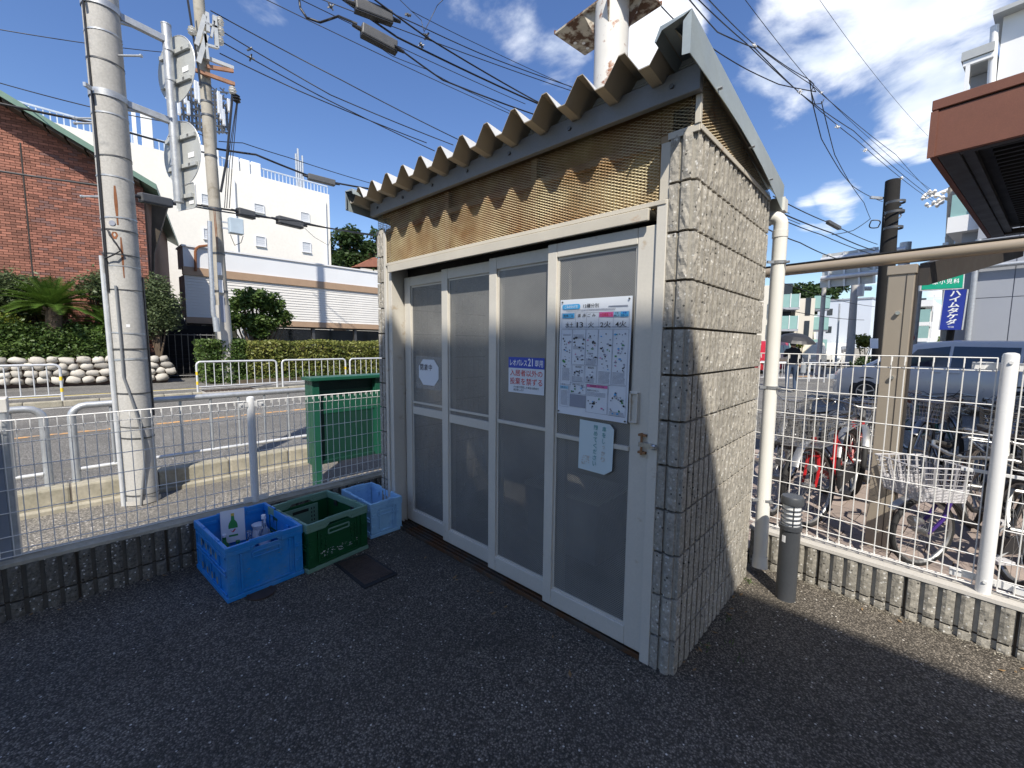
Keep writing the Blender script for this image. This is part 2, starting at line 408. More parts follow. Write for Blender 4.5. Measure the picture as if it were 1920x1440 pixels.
MT['car_white'] = M('white_car_paint', (.75, .74, .70), .3, var=.02, coat=.5)
MT['car_red'] = M('red_car_paint', (.42, .02, .03), .3, var=.02, coat=.5)
MT['car_cream'] = M('cream_car_paint', (.68, .62, .48), .3, var=.02, coat=.5)
MT['car_glass'] = M('car_window_glass', (.018, .026, .05), .06, var=.02, spec=.9)
MT['tyre'] = M('tyre_rubber', (.02, .02, .02), .75, var=.1, vs=20)
MT['alloy'] = M('alloy_rim', (.55, .56, .58), .3, .75, var=.04)
MT['trim_black'] = M('black_plastic', (.022, .022, .024), .5, var=.05)
MT['headlamp'] = M('headlamp_lens', (.6, .65, .7), .12, .3)
MT['bike_steel'] = M('bike_chrome', (.40, .40, .39), .42, .8, var=.08, vs=30)
MT['bike_red'] = M('red_bike_paint', (.36, .010, .014), .4, var=.05, coat=.2)
MT['bike_black'] = M('black_bike_paint', (.02, .02, .022), .3, var=.05, coat=.4)
MT['bike_green'] = M('teal_bike_paint', (.02, .13, .10), .3, var=.05, coat=.4)
MT['bike_purple'] = M('purple_bike_paint', (.05, .02, .17), .3, var=.05, coat=.4)
MT['bike_silver'] = M('silver_bike_paint', (.42, .44, .46), .3, .6, var=.05)
MT['basket_w'] = M('pale_plastic_basket', (.50, .49, .50), .5, var=.06)
MT['saddle'] = M('saddle_vinyl', (.03, .028, .027), .45, var=.1)
MT['saddle_br'] = M('brown_saddle', (.13, .05, .035), .45, var=.1)
MT['reflector'] = M('orange_reflector', (.7, .16, .03), .2)
MT['sign_green'] = M('green_sign_face', (.0, .27, .165), .4, var=.03)
MT['sign_blue'] = M('blue_sign_face', (.02, .04, .30), .4, var=.03)
MT['sign_white'] = M('sign_lettering_white', (.8, .82, .84), .5, var=.0)
MT['trunk'] = M('bark', (.11, .08, .055), .9, var=.2, vs=10, bump=.5, bs=30)
MT['cloth_dark'] = M('dark_cloth', (.025, .027, .035), .8, var=.1)
MT['jeans'] = M('blue_jeans', (.045, .07, .12), .8, var=.1)
MT['skin'] = M('skin', (.50, .32, .23), .55, var=.05)
MT['bag_grey'] = M('grey_bag', (.30, .32, .34), .7, var=.1)
MT['pale_box'] = M('pale_box_plastic', (.30, .30, .28), .6, var=.1)
MT['insul'] = M('insulator_ceramic', (.72, .70, .66), .25, var=.05)
MT['arm_rust'] = M('rusty_crossarm', (.33, .17, .10), .8, var=.3, vs=3)
MT['arm_grey'] = M('galvanised_crossarm', (.52, .52, .50), .5, .3, var=.12, vs=3)
MT['soil'] = M('soil', (.09, .07, .045), .95, var=.3, vs=4, bump=.5)

def leafmat(name, a, b, tr=.25):
    def f(k):
        oi = k.node('ShaderNodeTexCoord'); gi = k.node('ShaderNodeNewGeometry')
        n = k.noise(1.7, 4, .6); n2 = k.rng(n, .3, .7)
        r = gi.outputs['Random Per Island']
        c = k.mix(k.math('ADD', k.math('MULTIPLY', r, .65), k.math('MULTIPLY', n2, .35), clamp=True), a, b)
        k.lk(c, k.p.inputs['Base Color']); k.p.inputs['Roughness'].default_value = .5; k.p.inputs['Specular IOR Level'].default_value = .35
        tl = k.node('ShaderNodeBsdfTranslucent'); k.lk(c, tl.inputs[0]); ms = k.node('ShaderNodeMixShader'); ms.inputs[0].default_value = tr
        k.lk(k.p.outputs[0], ms.inputs[1]); k.lk(tl.outputs[0], ms.inputs[2]); k.lk(ms.outputs[0], k.o.inputs[0])
    MT[name] = special(name, f)
leafmat('leaf_hedge', (.045, .085, .015), (.30, .29, .075))
leafmat('leaf_bush', (.025, .065, .014), (.13, .19, .045))
leafmat('leaf_olive', (.06, .09, .035), (.15, .19, .09))
leafmat('leaf_cycad', (.045, .095, .012), (.11, .19, .03))
leafmat('leaf_tree', (.014, .035, .010), (.06, .10, .025))
leafmat('leaf_lime', (.10, .14, .02), (.28, .30, .05))

def _asph(base, stone, spk, scale=95, fleck=.985, big=.25):
    def f(k):
        v = k.vor(scale); v2 = k.vor(scale*.55)
        w = k.node('ShaderNodeTexWhiteNoise', noise_dimensions='3D'); k.lk(v.outputs['Position'], w.inputs['Vector'])
        c = k.mix(k.rng(w.outputs['Value'], .35, 1.0), base, stone)
        edge = k.rng(v.outputs['Distance'], .25, .62, 1.0, .45); hv = k.node('ShaderNodeHueSaturation'); k.lk(c, hv.inputs['Color']); k.lk(edge, hv.inputs['Value'])
        w2 = k.node('ShaderNodeTexWhiteNoise', noise_dimensions='3D'); k.lk(v2.outputs['Position'], w2.inputs['Vector'])
        fl = k.math('MULTIPLY', k.math('GREATER_THAN', w2.outputs['Value'], fleck), k.math('LESS_THAN', v2.outputs['Distance'], .33))
        c2 = k.mix(fl, hv.outputs[0], spk)
        h2 = k.node('ShaderNodeHueSaturation'); k.lk(c2, h2.inputs['Color']); k.lk(k.rng(k.noise(.9, 5, .6), .3, .7, 1-big, 1+big), h2.inputs['Value'])
        st = k.rng(k.noise(.55, 6, .62, dist=.6), .50, .66, 0, .75); cc = k.mix(st, h2.outputs[0], tuple(x*.62 for x in base)); moss = k.rng(k.noise(2.4, 5, .7), .60, .74, 0, .35)
        cc = k.mix(moss, cc, (base[0]*1.5, base[1]*1.5, base[2]*1.25))
        k.lk(cc, k.p.inputs['Base Color']); k.p.inputs['Roughness'].default_value = .75; k.p.inputs['Specular IOR Level'].default_value = .35
        h = k.rng(v.outputs['Distance'], 0, .7, 1, 0)
        k.lk(k.bump(h, .9, .004), k.p.inputs['Normal'])
    return f
MT['asphalt_lot'] = special('lot_asphalt', _asph((.084, .073, .058), (.300, .262, .212), (.58, .55, .49), 135, .975, .34))
MT['asphalt_road'] = special('road_asphalt', _asph((.17, .164, .152), (.38, .365, .335), (.5, .48, .45), 75, .985, .12))
MT['pavement'] = special('pavement_asphalt', _asph((.19, .178, .158), (.46, .42, .36), (.62, .58, .52), 80, .95, .15))
MT['kerb'] = M('kerb_concrete', (.36, .33, .26), .9, var=.22, vs=3, fine=.10, fs=40, bump=.5, bs=60, col2=(.22, .205, .155), c2s=2.2, c2t=.55, c2w=.1)
MT['conc_light'] = M('light_concrete', (.42, .40, .365), .9, var=.12, vs=2, fine=.06)
MT['tile_brown'] = M('paving_tile', (.29, .235, .205), .85, var=.10, vs=8, rnd=.14, fine=.07)
MT['grout'] = M('paving_joint', (.12, .105, .09), .95)
MT['paint_white'] = M('road_paint_white', (.58, .57, .54), .7, var=.15, vs=3, col2=(.2, .2, .195), c2s=9, c2t=.62)
MT['paint_orange'] = M('road_paint_orange', (.62, .34, .13), .7, var=.15, vs=3, col2=(.2, .2, .19), c2s=6, c2t=.53, c2w=.03)
MT['paint_yellow'] = M('road_paint_yellow', (.55, .42, .08), .7, var=.1)
MT['ground'] = M('far_ground', (.16, .155, .145), .95, var=.15, vs=.2)

def _block(base, dark):
    def f(k):
        oi = k.node('ShaderNodeObjectInfo')
        vec = k.node('ShaderNodeVectorMath', operation='ADD'); k.lk(k.obj, vec.inputs[0]); k.lk(oi.outputs['Location'], vec.inputs[1])
        vv = vec.outputs[0]
        v = k.vor(75, vv); w = k.node('ShaderNodeTexWhiteNoise', noise_dimensions='3D'); k.lk(v.outputs['Position'], w.inputs['Vector'])
        c = k.mix(k.rng(k.noise(60, 5, .7, vv), .35, .65), dark, base)
        white = k.math('MULTIPLY', k.math('GREATER_THAN', w.outputs['Value'], .86), k.math('LESS_THAN', v.outputs['Distance'], .38))
        blk = k.math('MULTIPLY', k.math('LESS_THAN', w.outputs['Value'], .07), k.math('LESS_THAN', v.outputs['Distance'], .36))
        c = k.mix(k.math('MULTIPLY', white, .8), c, (.62, .61, .58)); c = k.mix(k.math('MULTIPLY', blk, .85), c, (.03, .03, .03))
        h = k.node('ShaderNodeHueSaturation'); k.lk(c, h.inputs['Color']); k.lk(k.math('MULTIPLY', k.rng(k.noise(2.2, 4, .6, vv), .3, .7, .88, 1.12), k.rng(oi.outputs['Random'], 0, 1, .92, 1.08)), h.inputs['Value'])
        k.lk(h.outputs[0], k.p.inputs['Base Color']); k.p.inputs['Roughness'].default_value = .9; k.p.inputs['Specular IOR Level'].default_value = .25
        b = k.math('ADD', k.noise(85, 6, .75, vv), k.math('MULTIPLY', v.outputs['Distance'], .4))
        k.lk(k.bump(b, .8, .0028), k.p.inputs['Normal'])
    return f
MT['block'] = special('split_face_block', _block((.43, .40, .345), (.255, .24, .21)))
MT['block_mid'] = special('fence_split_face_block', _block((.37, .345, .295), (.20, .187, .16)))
MT['block_smooth'] = M('block_rib_groove', (.37, .35, .305), .9, var=.12, vs=8, fine=.08)
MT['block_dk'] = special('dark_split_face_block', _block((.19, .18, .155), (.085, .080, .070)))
MT['block_dk_smooth'] = M('dark_block_groove', (.115, .107, .092), .9, var=.18, vs=6, fine=.1)  # groove tone darkened: shade of the recesses put into the colour

def _perf(k):
    # steel sheet with staggered punched holes: the holes really let light and sight through
    sp = k.node('ShaderNodeSeparateXYZ'); k.lk(k.obj, sp.inputs[0])
    P = .0115
    a = k.math('DIVIDE', k.math('ADD', sp.outputs[0], sp.outputs[2]), P); b = k.math('DIVIDE', k.math('SUBTRACT', sp.outputs[0], sp.outputs[2]), P)
    fa = k.math('SUBTRACT', k.math('FRACT', a), .5); fb = k.math('SUBTRACT', k.math('FRACT', b), .5)
    d = k.math('SQRT', k.math('ADD', k.math('MULTIPLY', fa, fa), k.math('MULTIPLY', fb, fb)))
    hole = k.math('LESS_THAN', d, .27)
    c = k.mix(k.rng(k.noise(2.5, 5, .6), .3, .7), (.21, .21, .205), (.31, .305, .29)); k.lk(c, k.p.inputs['Base Color'])
    k.p.inputs['Roughness'].default_value = .38; k.p.inputs['Metallic'].default_value = .35
    k.lk(k.bump(k.rng(d, .30, .42), .6, .001), k.p.inputs['Normal'])
    tr = k.node('ShaderNodeBsdfTransparent'); ms = k.node('ShaderNodeMixShader')
    k.lk(hole, ms.inputs[0]); k.lk(k.p.outputs[0], ms.inputs[1]); k.lk(tr.outputs[0], ms.inputs[2]); k.lk(ms.outputs[0], k.o.inputs[0])
MT['perf'] = special('perforated_steel', _perf)

MT['rust_rail'] = M('rusty_rail_paint', (.34, .24, .13), .6, var=.2, vs=6, col2=(.22, .09, .03), c2s=4, c2t=.5, c2w=.1)
MT['rusty_board'] = M('rusty_yellow_board', (.36, .265, .105), .6, var=.25, vs=5, col2=(.20, .085, .03), c2s=3, c2t=.5, c2w=.12)
# ================================================================== THE SETTING: ground sheets
def sheet(name, poly, z, mat, kind='structure', parent=None):
    return obj(name, MB().add([(x, y, z) for x, y in poly], [list(range(len(poly)))]), mat, parent, kind=kind)
def grid_sheet(name, x0, x1, y0, y1, z, mat, nx, ny, amp=.004):
    mb = MB(); v = []
    for j in range(ny+1):
        for i in range(nx+1):
            x = x0+(x1-x0)*i/nx; y = y0+(y1-y0)*j/ny
            v.append((x, y, z+amp*mnoise.noise(Vector((x*1.3, y*1.3, 3)))))
    mb.add(v, [(j*(nx+1)+i, j*(nx+1)+i+1, (j+1)*(nx+1)+i+1, (j+1)*(nx+1)+i) for j in range(ny) for i in range(nx)])
    return obj(name, mb, mat, kind='structure', smooth=60)
sheet('ground', [(-500, -400), (500, -400), (500, 700), (-500, 700)], -.06, 'ground')
grid_sheet('car_park', -2.74, 9, -12, 1.36, .0, 'asphalt_lot', 80, 80, .006)
sheet('pavement', [(-4.60, -40), (-2.90, -40), (-2.90, 12), (-4.60, 12)], .004, 'pavement')
sheet('road', [(-13.25, -60), (-4.86, -60), (-4.86, 12), (-4.86, 90), (-13.25, 90)], -.02, 'asphalt_road')
sheet('side_street', [(-4.85, 12.01), (60, 12.01), (60, 60), (-4.85, 60)], -.016, 'asphalt_road')
sheet('parking_yard', [(-2.74, 5.8), (40, 5.8), (40, 12.0), (-2.74, 12.0)], -.008, 'asphalt_road')
sheet('far_pavement', [(-30, -60), (-13.43, -60), (-13.43, 60), (-30, 60)], .10, 'asphalt_road')
for nm, a, b, m_ in (('centre_line', (20, 820), (575, 765), 'paint_orange'),):
    obj('road_marking', MB().box(-9.24, -9.11, -50, 80, -.016, -.0155), m_, kind='structure')
obj('road_marking', MB().box(-13.0, -12.9, -50, 80, -.016, -.0155), 'paint_white', kind='structure')
obj('road_marking', MB().box(-14.55, -14.45, -30, 1.0, .1005, .104), 'paint_yellow', kind='structure')
obj('road_marking', MB().box(-14.35, -14.28, -30, 22.0, .1005, .104), 'paint_white', kind='structure')
# painted bays and stop lines on the yard and side street
for a, b, w in (((1440, 868), (1640, 822), .1), ((1455, 832), (1640, 795), .1), ((1515, 806), (1640, 800), .1), ((1530, 745), (1640, 762), .25)):
    p, q = G(*a, 0), G(*b, 0); d = (q-p).normalized(); s = Vector((-d.y, d.x, 0))*w/2
    obj('bay_line', MB().add([p-s, q-s, q+s, p+s], [(0, 1, 2, 3)]), 'paint_white', kind='structure').location.z = -.003
for a, b in (((1560, 702), (1640, 697)),):
    p, q = G(*a, 0), G(*b, 0); d = (q-p).normalized(); s = Vector((-d.y, d.x, 0))*.12
    obj('road_marking', MB().add([p-s-d*6, q-s+d*20, q+s+d*20, p+s-d*6], [(0, 1, 2, 3)]), 'paint_orange', kind='structure').location.z = -.010

# kerbs, stone by stone
def kerb_run(name, x0, x1, zb, zt, y0, y1, L=.6, mat='kerb'):
    k = obj(name, MB().box(x0+.012, x1-.012, y0, y1, zb, zt-.014), 'grout', kind='structure')
    m1 = MB(); w = x1-x0
    m1.box(-w/2, w/2, .003, L-.003, zb, zt); me = mesh_of(m1, 'kerb_stone'); mesh_mats(me, mat)
    n = int((y1-y0)/L)
    for i in range(n):
        o = inst('kerb_stone', me, k, ((x0+x1)/2, y0+i*L, RND.uniform(-.004, .004)), (0, 0, RND.uniform(-.003, .003)))
        if L > .5:
            b = o.modifiers.new('bevel', 'BEVEL'); b.width = .018; b.segments = 2
    return k
kerb_run('kerb', -4.80, -4.64, -.10, .205, -10.2, 11.8)
kerb_run('far_kerb', -13.42, -13.26, -.10, .105, -16.2, 28)
mb = MB(); mb.box(-4.635, -4.56, -12, 11.8, -.05, .045); obj('kerb_footing', mb, 'kerb', kind='structure', bevel=.01)

# ------------------------------------------------------------------ split-face blocks
def block_mesh(name, L, H, T, ribs, gap=.016, end_ribs=0, proud=.011, m0='block', m1='block_smooth', seed=0, joint=.0055, chamfer=0):
    rr = random.Random(seed); mb = MB()
    mb.box(joint, L-joint, proud, T, joint, H-joint, 1)
    def rib(o, ux, un, w):                      # o start corner, ux along, un outward
        nx, nz = 3, 7; v = []
        for k in range(nz+1):
            for i in range(nx+1):
                edge = i in (0, nx) or k in (0, nz)
                d = proud*(.80 if edge else 1.0) + rr.uniform(-.0035, .0035)*(.35 if edge else 1)
                v.append(o+ux*(w*i/nx)+Vector((0, 0, joint+(H-2*joint)*k/nz))+un*d)
        fs = [(k*(nx+1)+i, k*(nx+1)+i+1, (k+1)*(nx+1)+i+1, (k+1)*(nx+1)+i) for k in range(nz) for i in range(nx)]
        mb.add(v, fs, 0)
        ring = [i for i in range(nx+1)] + [k*(nx+1)+nx for k in range(1, nz+1)] + [nz*(nx+1)+i for i in range(nx-1, -1, -1)] + [k*(nx+1) for k in range(nz-1, 0, -1)]
        b = len(mb.v)-len(v); base = len(mb.v)
        for i in ring:
            p = Vector(mb.v[b+i]); q = p-un*((p-o).dot(un)+.001); mb.v.append(tuple(q))
        for i in range(len(ring)):
            j = (i+1) % len(ring); mb.f.append([b+ring[i], b+ring[j], base+j, base+i]); mb.m.append(0)
    pitch = L/ribs
    for i in range(ribs): rib(Vector((i*pitch+gap/2, proud, 0)), Vector((1, 0, 0)), Vector((0, -1, 0)), pitch-gap)
    if end_ribs:
        pe = (T-proud)/end_ribs
        for i in range(end_ribs): rib(Vector((joint, proud+i*pe+gap/2-.002, 0)), Vector((0, 1, 0)), Vector((-1, 0, 0)), pe-gap+.004)
    me = mesh_of(mb, name); mesh_mats(me, m0, m1); return me

def block_wall(parent, origin, rotz, n, courses, ztop, L, H, T, ribs, variants, end_first=None, half=True, core_mat='eave_dark', name='wall_core'):
    """a core with every block its own object; local x runs along the wall, face towards local -y"""
    R3 = Matrix.Rotation(rotz, 3, 'Z'); O = Vector(origin)
    zb = ztop-courses*H
    mb = MB(); c = MB().box(.014, n*L-.014, .027, T-.012, zb+.004, ztop-.012)
    mb.add([O+R3 @ Vector(v) for v in c.v], c.f)
    core = obj(name, mb, core_mat, parent)
    inv = world_m(core).inverted()
    for k in range(courses):
        for i in range(n):
            me = end_first[k % len(end_first)] if (end_first and i == 0) else variants[(i*3+k*5) % len(variants)]
            p = inv @ (O+R3 @ Vector((i*L, 0, 0))+Vector((0, 0, ztop-(k+1)*H)))
            inst('block', me, core, p, (0, 0, rotz))
    return core

# ------------------------------------------------------------------ low block walls with the mesh fences
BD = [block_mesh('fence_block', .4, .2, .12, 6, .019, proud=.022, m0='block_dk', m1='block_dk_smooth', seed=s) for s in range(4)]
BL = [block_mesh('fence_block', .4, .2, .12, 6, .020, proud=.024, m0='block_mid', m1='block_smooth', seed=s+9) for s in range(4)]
def rough_cap(a, b, w, h, z):
    a, b = Vector((a[0], a[1], 0)), Vector((b[0], b[1], 0)); d = (b-a); L = d.length; d.normalize(); s = Vector((-d.y, d.x, 0)); n = int(L/.06); mb = MB(); v = []
    for i in range(n+1):
        p = a+d*(L*i/n); e = mnoise.noise(Vector((i*.35, 1.7, 0)))*.010; e2 = mnoise.noise(Vector((i*.31, 7.7, 0)))*.010
        for u, zz in ((0, z-.01), (0.004+e*.2, z+h*.7), (w*.3, z+h+e*.3), (w*.8, z+h+e2*.3), (w+e2, z+h*.5), (w+e2, z-.02)): v.append(p+s*u+Vector((0, 0, zz)))
    for i in range(n):
        for j in range(5): mb.f.append([i*6+j, (i+1)*6+j, (i+1)*6+j+1, i*6+j+1]); mb.m.append(0)
    mb.v = [tuple(q) for q in v]; return mb
wl = thing('low_block_wall', 'low dark ribbed block wall under the white mesh fence, behind the crates', 'wall', (-2.715, -3.0, 0))
# the wall faces +x (towards the car park): local x along +y
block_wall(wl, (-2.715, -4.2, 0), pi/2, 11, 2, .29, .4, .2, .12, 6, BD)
obj('coping', rough_cap((-2.722, -4.2), (-2.722, .2), .15, .012, .292), 'kerb', wl)
wr = thing('low_block_wall', 'low sunlit ribbed block wall beside the bollard light, under the bike-side fence', 'wall', (.1, 1.37, 0))
RA = Vector((-.05, 1.381, 0)); RD = Vector((1.104-.278, 1.273-1.35, 0)).normalized(); RAZ = atan2(RD.y, RD.x)
block_wall(wr, RA, RAZ, 7, 2, .244, .4, .2, .12, 6, BL)
obj('coping', rough_cap(RA+RD*.0-RD.cross(Vector((0, 0, 1)))*0, RA+RD*2.8, .13, .012, .246), 'conc_light', wr)

def mesh_panel(mb, p0, d, x0, x1, pitch, rows, z0, z1, r=.0024, nose=.022, out=(0, 0, 1)):
    """welded wire panel: verticals with folded top and bottom, horizontals at the given heights"""
    p0 = Vector(p0); d = Vector(d); n = Vector((-d.y, d.x, 0)); k = int((x1-x0)/pitch)
    for i in range(k+1):
        q = p0+d*(x0+i*pitch); zt = z1; zl = z0
        pts = [q+n*nose+Vector((0, 0, zl+.035)), q+n*nose*.9+Vector((0, 0, zl+.002)), q+n*.002+Vector((0, 0, zl)), q+Vector((0, 0, zl+.045)), q+Vector((0, 0, zt-.075)), q-n*nose*.55+Vector((0, 0, zt-.05)), q-n*nose*.3+Vector((0, 0, zt)), q+n*nose*.7+Vector((0, 0, zt)), q+n*nose*.8+Vector((0, 0, zt-.03))]
        mb.tube(pts, r, 5, cap=False)
    for z, off in rows: mb.tube([p0+d*x0+n*off+Vector((0, 0, z)), p0+d*x1+n*off+Vector((0, 0, z))], r*1.15, 5)
# left fence (in line with the wall, 6 cm behind its face)
fl = thing('mesh_fence', 'grey-looking white wire mesh fence in the shade, between the crates and the pavement', 'fence', (-2.79, -1, .29))
mb = MB(); mesh_panel(mb, (-2.785, 0, 0), (0, 1, 0), -4.2, -.90, .0505, [(.318, 0), (.318, .02), (.352, 0), (.43, 0), (.56, 0), (.684, 0), (.806, 0), (.935, 0), (1.005, 0), (1.058, .016), (1.058, -.006)], .318, 1.06)
obj('wire_panel', mb, 'white_wire', fl)
mb = MB(); mesh_panel(mb, (-2.785, 0, 0), (0, 1, 0), -.83, .25, .0505, [(.318, 0), (.318, .02), (.352, 0), (.43, 0), (.56, 0), (.684, 0), (.806, 0), (.935, 0), (1.005, 0), (1.058, .016), (1.058, -.006)], .318, 1.06)
obj('wire_panel', mb, 'white_wire', fl)
mb = MB(); mb.lathe([(.026, .27), (.026, 1.075), (.0235, 1.084), (.012, 1.09)], (-2.80, -.865, 0), 16); obj('post', mb, 'white_post', fl, smooth=40)
for z in (1.035, .33):
    mb = MB(); mb.box(-2.79, -2.782, -.945, -.785, z-.02, z+.02); mb.cyl((-2.778, -.93, z), (-2.772, -.93, z), .009, n=6); mb.cyl((-2.778, -.80, z), (-2.772, -.80, z), .009, n=6)
    obj('bracket', mb, 'white_post', fl, bevel=.002)
# gate post at the far left
gp = thing('gate_post', 'square grey steel post with worn peeling top at the left edge', 'post', (-2.86, -2.06, 0))
obj('post_body', MB().box(-2.93, -2.80, -2.2, -2.006, 0, 1.14), 'galv', gp, bevel=.008)
obj('worn_sunlit_top', MB().box(-2.934, -2.796, -2.204, -2.002, 1.10, 1.175), 'rust_white', gp, bevel=.004)  # pale worn cap, sunlight on the post top put into its colour
obj('cover_plate', MB().box(-2.797, -2.789, -2.35, -2.035, .30, 1.0), M('grey_blue_panel', (.20, .23, .28), .5), gp, bevel=.004)
# right fence
fr = thing('mesh_fence', 'bright white wire mesh fence in the sun in front of the bicycles', 'fence', (.9, 1.38, .25))
RF = Vector((.278, 1.405, 0)); rows_r = [(.281, 0), (.281, .02), (.341, 0), (.437, 0), (.596, 0), (.745, 0), (.902, 0), (1.055, 0), (1.21, 0), (1.376, 0), (1.44, .016), (1.44, -.006)]
mb = MB(); mesh_panel(mb, RF, RD, -.34, .715, .0555, rows_r, .281, 1.44, r=.0028); obj('wire_panel', mb, 'white_wire', fr)
mb = MB(); mesh_panel(mb, RF, RD, .80, 2.2, .0555, rows_r, .281, 1.44, r=.0028); obj('wire_panel', mb, 'white_wire', fr)
pc = RF+RD*.755
mb = MB(); mb.lathe([(.029, .24), (.029, 1.452), (.026, 1.462), (.012, 1.468)], (pc.x, pc.y, 0), 18); mb.cyl((pc.x, pc.y-.027, 1.42), (pc.x, pc.y-.034, 1.42), .008, n=8); mb.cyl((pc.x, pc.y-.027, .32), (pc.x, pc.y-.034, .32), .008, n=8)
obj('post', mb, 'white_post', fr, smooth=40)
for z, h in ((1.40, .02), (.865, .009), (.31, .018)):
    mb = MB(); a = pc-RD*.10+Vector((0, 0, z)); b = pc+RD*.12+Vector((0, 0, z-.005)); mb.beam(a+Vector((0, .035, 0)), b+Vector((0, .035, 0)), .006, h*2)
    for q in (a, b): mb.obox(q+Vector((0, .022, 0)), RD*.022, Vector((0, .012, 0)), Vector((0, 0, h*.9)))
    obj('bracket', mb, 'white_post', fr, bevel=.002)

# ================================================================== THE REFUSE SHED
shed = thing('refuse_shed', 'small block-walled refuse shed with folded steel roof, rusty mesh and four sliding doors', 'shed', (-1.25, .6, 0))
WT, SD, SW = .12, 1.18, 2.5; ZT = 2.36
EB = [block_mesh('end_block', .4, .2, .118, 6, .018, end_ribs=2, seed=s+20, proud=.016) for s in range(4)]
VB = [block_mesh('wall_block', .4, .2,   .118, 6, .018, seed=s+30, proud=.016) for s in range(5)]
PB = [block_mesh('end_block', .4, .2, .118, 6, .018, end_ribs=2, seed=s+40, proud=.016) for s in range(3)]
block_wall(shed, (0, .002, 0), pi/2, 3, 12, ZT, .393, .2, .118, 6, VB, EB, name='side_wall')
block_wall(shed, (-SW+.118, .002, 0), pi/2, 3, 12, ZT, .393, .2, .118, 6, VB, PB, name='side_wall')
obj('back_wall', MB().box(-2.38, -.12, 1.08, 1.178, -.04, ZT), 'block_smooth', shed)
obj('floor_slab', MB().box(-2.38, -.12, .16, 1.078, .0, .015), 'interior', shed)
# steel angle on the wall top and mesh frame
def zroof(y): return 2.655-.12*(y+.17)
for q in ((-.125, .004, -.006, .002, 2.338, 2.366), (.002, .007, .003, 1.15, 2.345, 2.368), (-2.50, -2.375, -.006, .002, 2.338, 2.366)): obj('top_angle', MB().box(*q), 'cream_lit', shed, bevel=.002)
obj('mesh_rail', MB().box(-2.38, -.126, .010, .04, 2.336, 2.366), 'rust_rail', shed)
obj('corner_upright', MB().box(-.016, .006, -.010, .010, 2.366, 2.475), 'cream_lit', shed, bevel=.002)
for x in (-1.62, -.87): obj('mesh_upright', MB().box(x-.018, x+.018, .010, .03, 2.10, 2.335), 'rust_rail', shed); obj('mesh_upright', MB().box(x-.018, x+.018, .010, .03, 2.367, 2.475), 'rust_rail', shed)
# jambs and header
obj('door_jamb', MB().box(-.158, -.112, -.012, .16, 0.0, 2.10), 'cream', shed, bevel=.003)
obj('door_jamb', MB().box(-.156, -.114, .002, .10, 2.104, 2.335), 'cream_lit', shed, bevel=.002)
obj('door_jamb', MB().box(-2.388, -2.352, -.012, .0, 0.0, 2.335).box(-2.388, -2.30, .002, .17, 0.0, 2.098), 'cream', shed, bevel=.003)
obj('mesh_sill', MB().box(-2.352, -.118, -.016, .02, 2.080, 2.100), 'cream_lit', shed, bevel=.002)
obj('header_rail', MB().box(-2.30, -.186, -.032, -.018, 2.022, 2.074).box(-2.30, -.186, -.018, .15, 2.066, 2.0745), 'cream_lit', shed, bevel=.003)
obj('header_void', MB().box(-2.352, -.16, .152, .165, 1.98, 2.078), 'dark', shed)
# bottom track
mb = MB(); mb.box(-2.30, -.16, -.012, .165, .002, .010)
for y in (-.012, .018, .052, .086, .120, .153): mb.box(-2.30, -.16, y, y+.006, .010, .026)
obj('door_track', mb, 'track', shed)
# doors
def door(x0, w, y, z0, z1, stiles, toprail, botrail, mid, thick, handle=False, left_gap=0):
    x1 = x0+w; sl, sr = stiles; y0, y1 = y, y+.030
    mb = MB(); mb.box(x0, x0+sl, y0, y1, z0, z1); mb.box(x1-sr, x1, y0, y1, z0, z1)
    mb.box(x0+sl, x1-sr, y0, y1, z1-toprail, z1); mb.box(x0+sl, x1-sr, y0, y1, z0, z0+botrail)
    d = obj('sliding_door', mb, 'cream', shed, bevel=.004)
    mm = MB(); mm.box(x0+sl+.012, x1-sr-.012, y0+.002, y1-.004, mid-thick/2, mid+thick/2)
    obj('mid_rail', mm, 'cream', d, bevel=.002)
    fr_ = MB(); a, b = x0+sl, x1-sr; e = .012
    fr_.box(a, a+e, y0+.012, y0+.020, z0+botrail, z1-toprail); fr_.box(b-e, b, y0+.012, y0+.020, z0+botrail, z1-toprail)
    fr_.box(a+e, b-e, y0+.012, y0+.020, z1-toprail-e, z1-toprail); fr_.box(a+e, b-e, y0+.012, y0+.020, z0+botrail, z0+botrail+e)
    obj('glazing_bead', fr_, 'cream', d)
    for za, zb in ((z0+botrail+e, mid-thick/2), (mid+thick/2, z1-toprail-e)):
        obj('perforated_panel', MB().quad((a+e*.6, y0+.016, za), (b-e*.6, y0+.016, za), (b-e*.6, y0+.016, zb), (a+e*.6, y0+.016, zb)), 'perf', d)
    return d
D4 = door(-.760, .600, .004, .028, 2.008, (.060, .088), .072, .095, 1.00, .022)
D3 = door(-1.245, .600, .038, .030, 2.004, (.066, .066), .070, .095, 1.01, .020)
D2 = door(-1.765, .600, .072, .030, 2.000, (.068, .066), .070, .095, .955, .058)
D1 = door(-2.285, .600, .106, .030, 1.996, (.080, .066), .070, .095, .955, .058)
for d, x0, x1, y in ((D2, -1.69, -1.24, .072), (D1, -2.20, -1.76, .106)):
    obj('upper_bead', MB().box(x0, x1, y+.008, y+.018, 1.012, 1.026), 'cream', d)
mb = MB(); xh = -.232
mb.box(xh-.028, xh+.022, -.001, .004, 1.125, 1.275); mb.box(xh-.024, xh-.016, -.012, .000, 1.13, 1.27); mb.box(xh+.012, xh+.018, -.012, .000, 1.13, 1.27); mb.box(xh-.024, xh+.018, -.012, .0, 1.13, 1.136); mb.box(xh-.024, xh+.018, -.012, .0, 1.264, 1.27)
obj('recessed_handle', mb, 'cream', D4, bevel=.002)
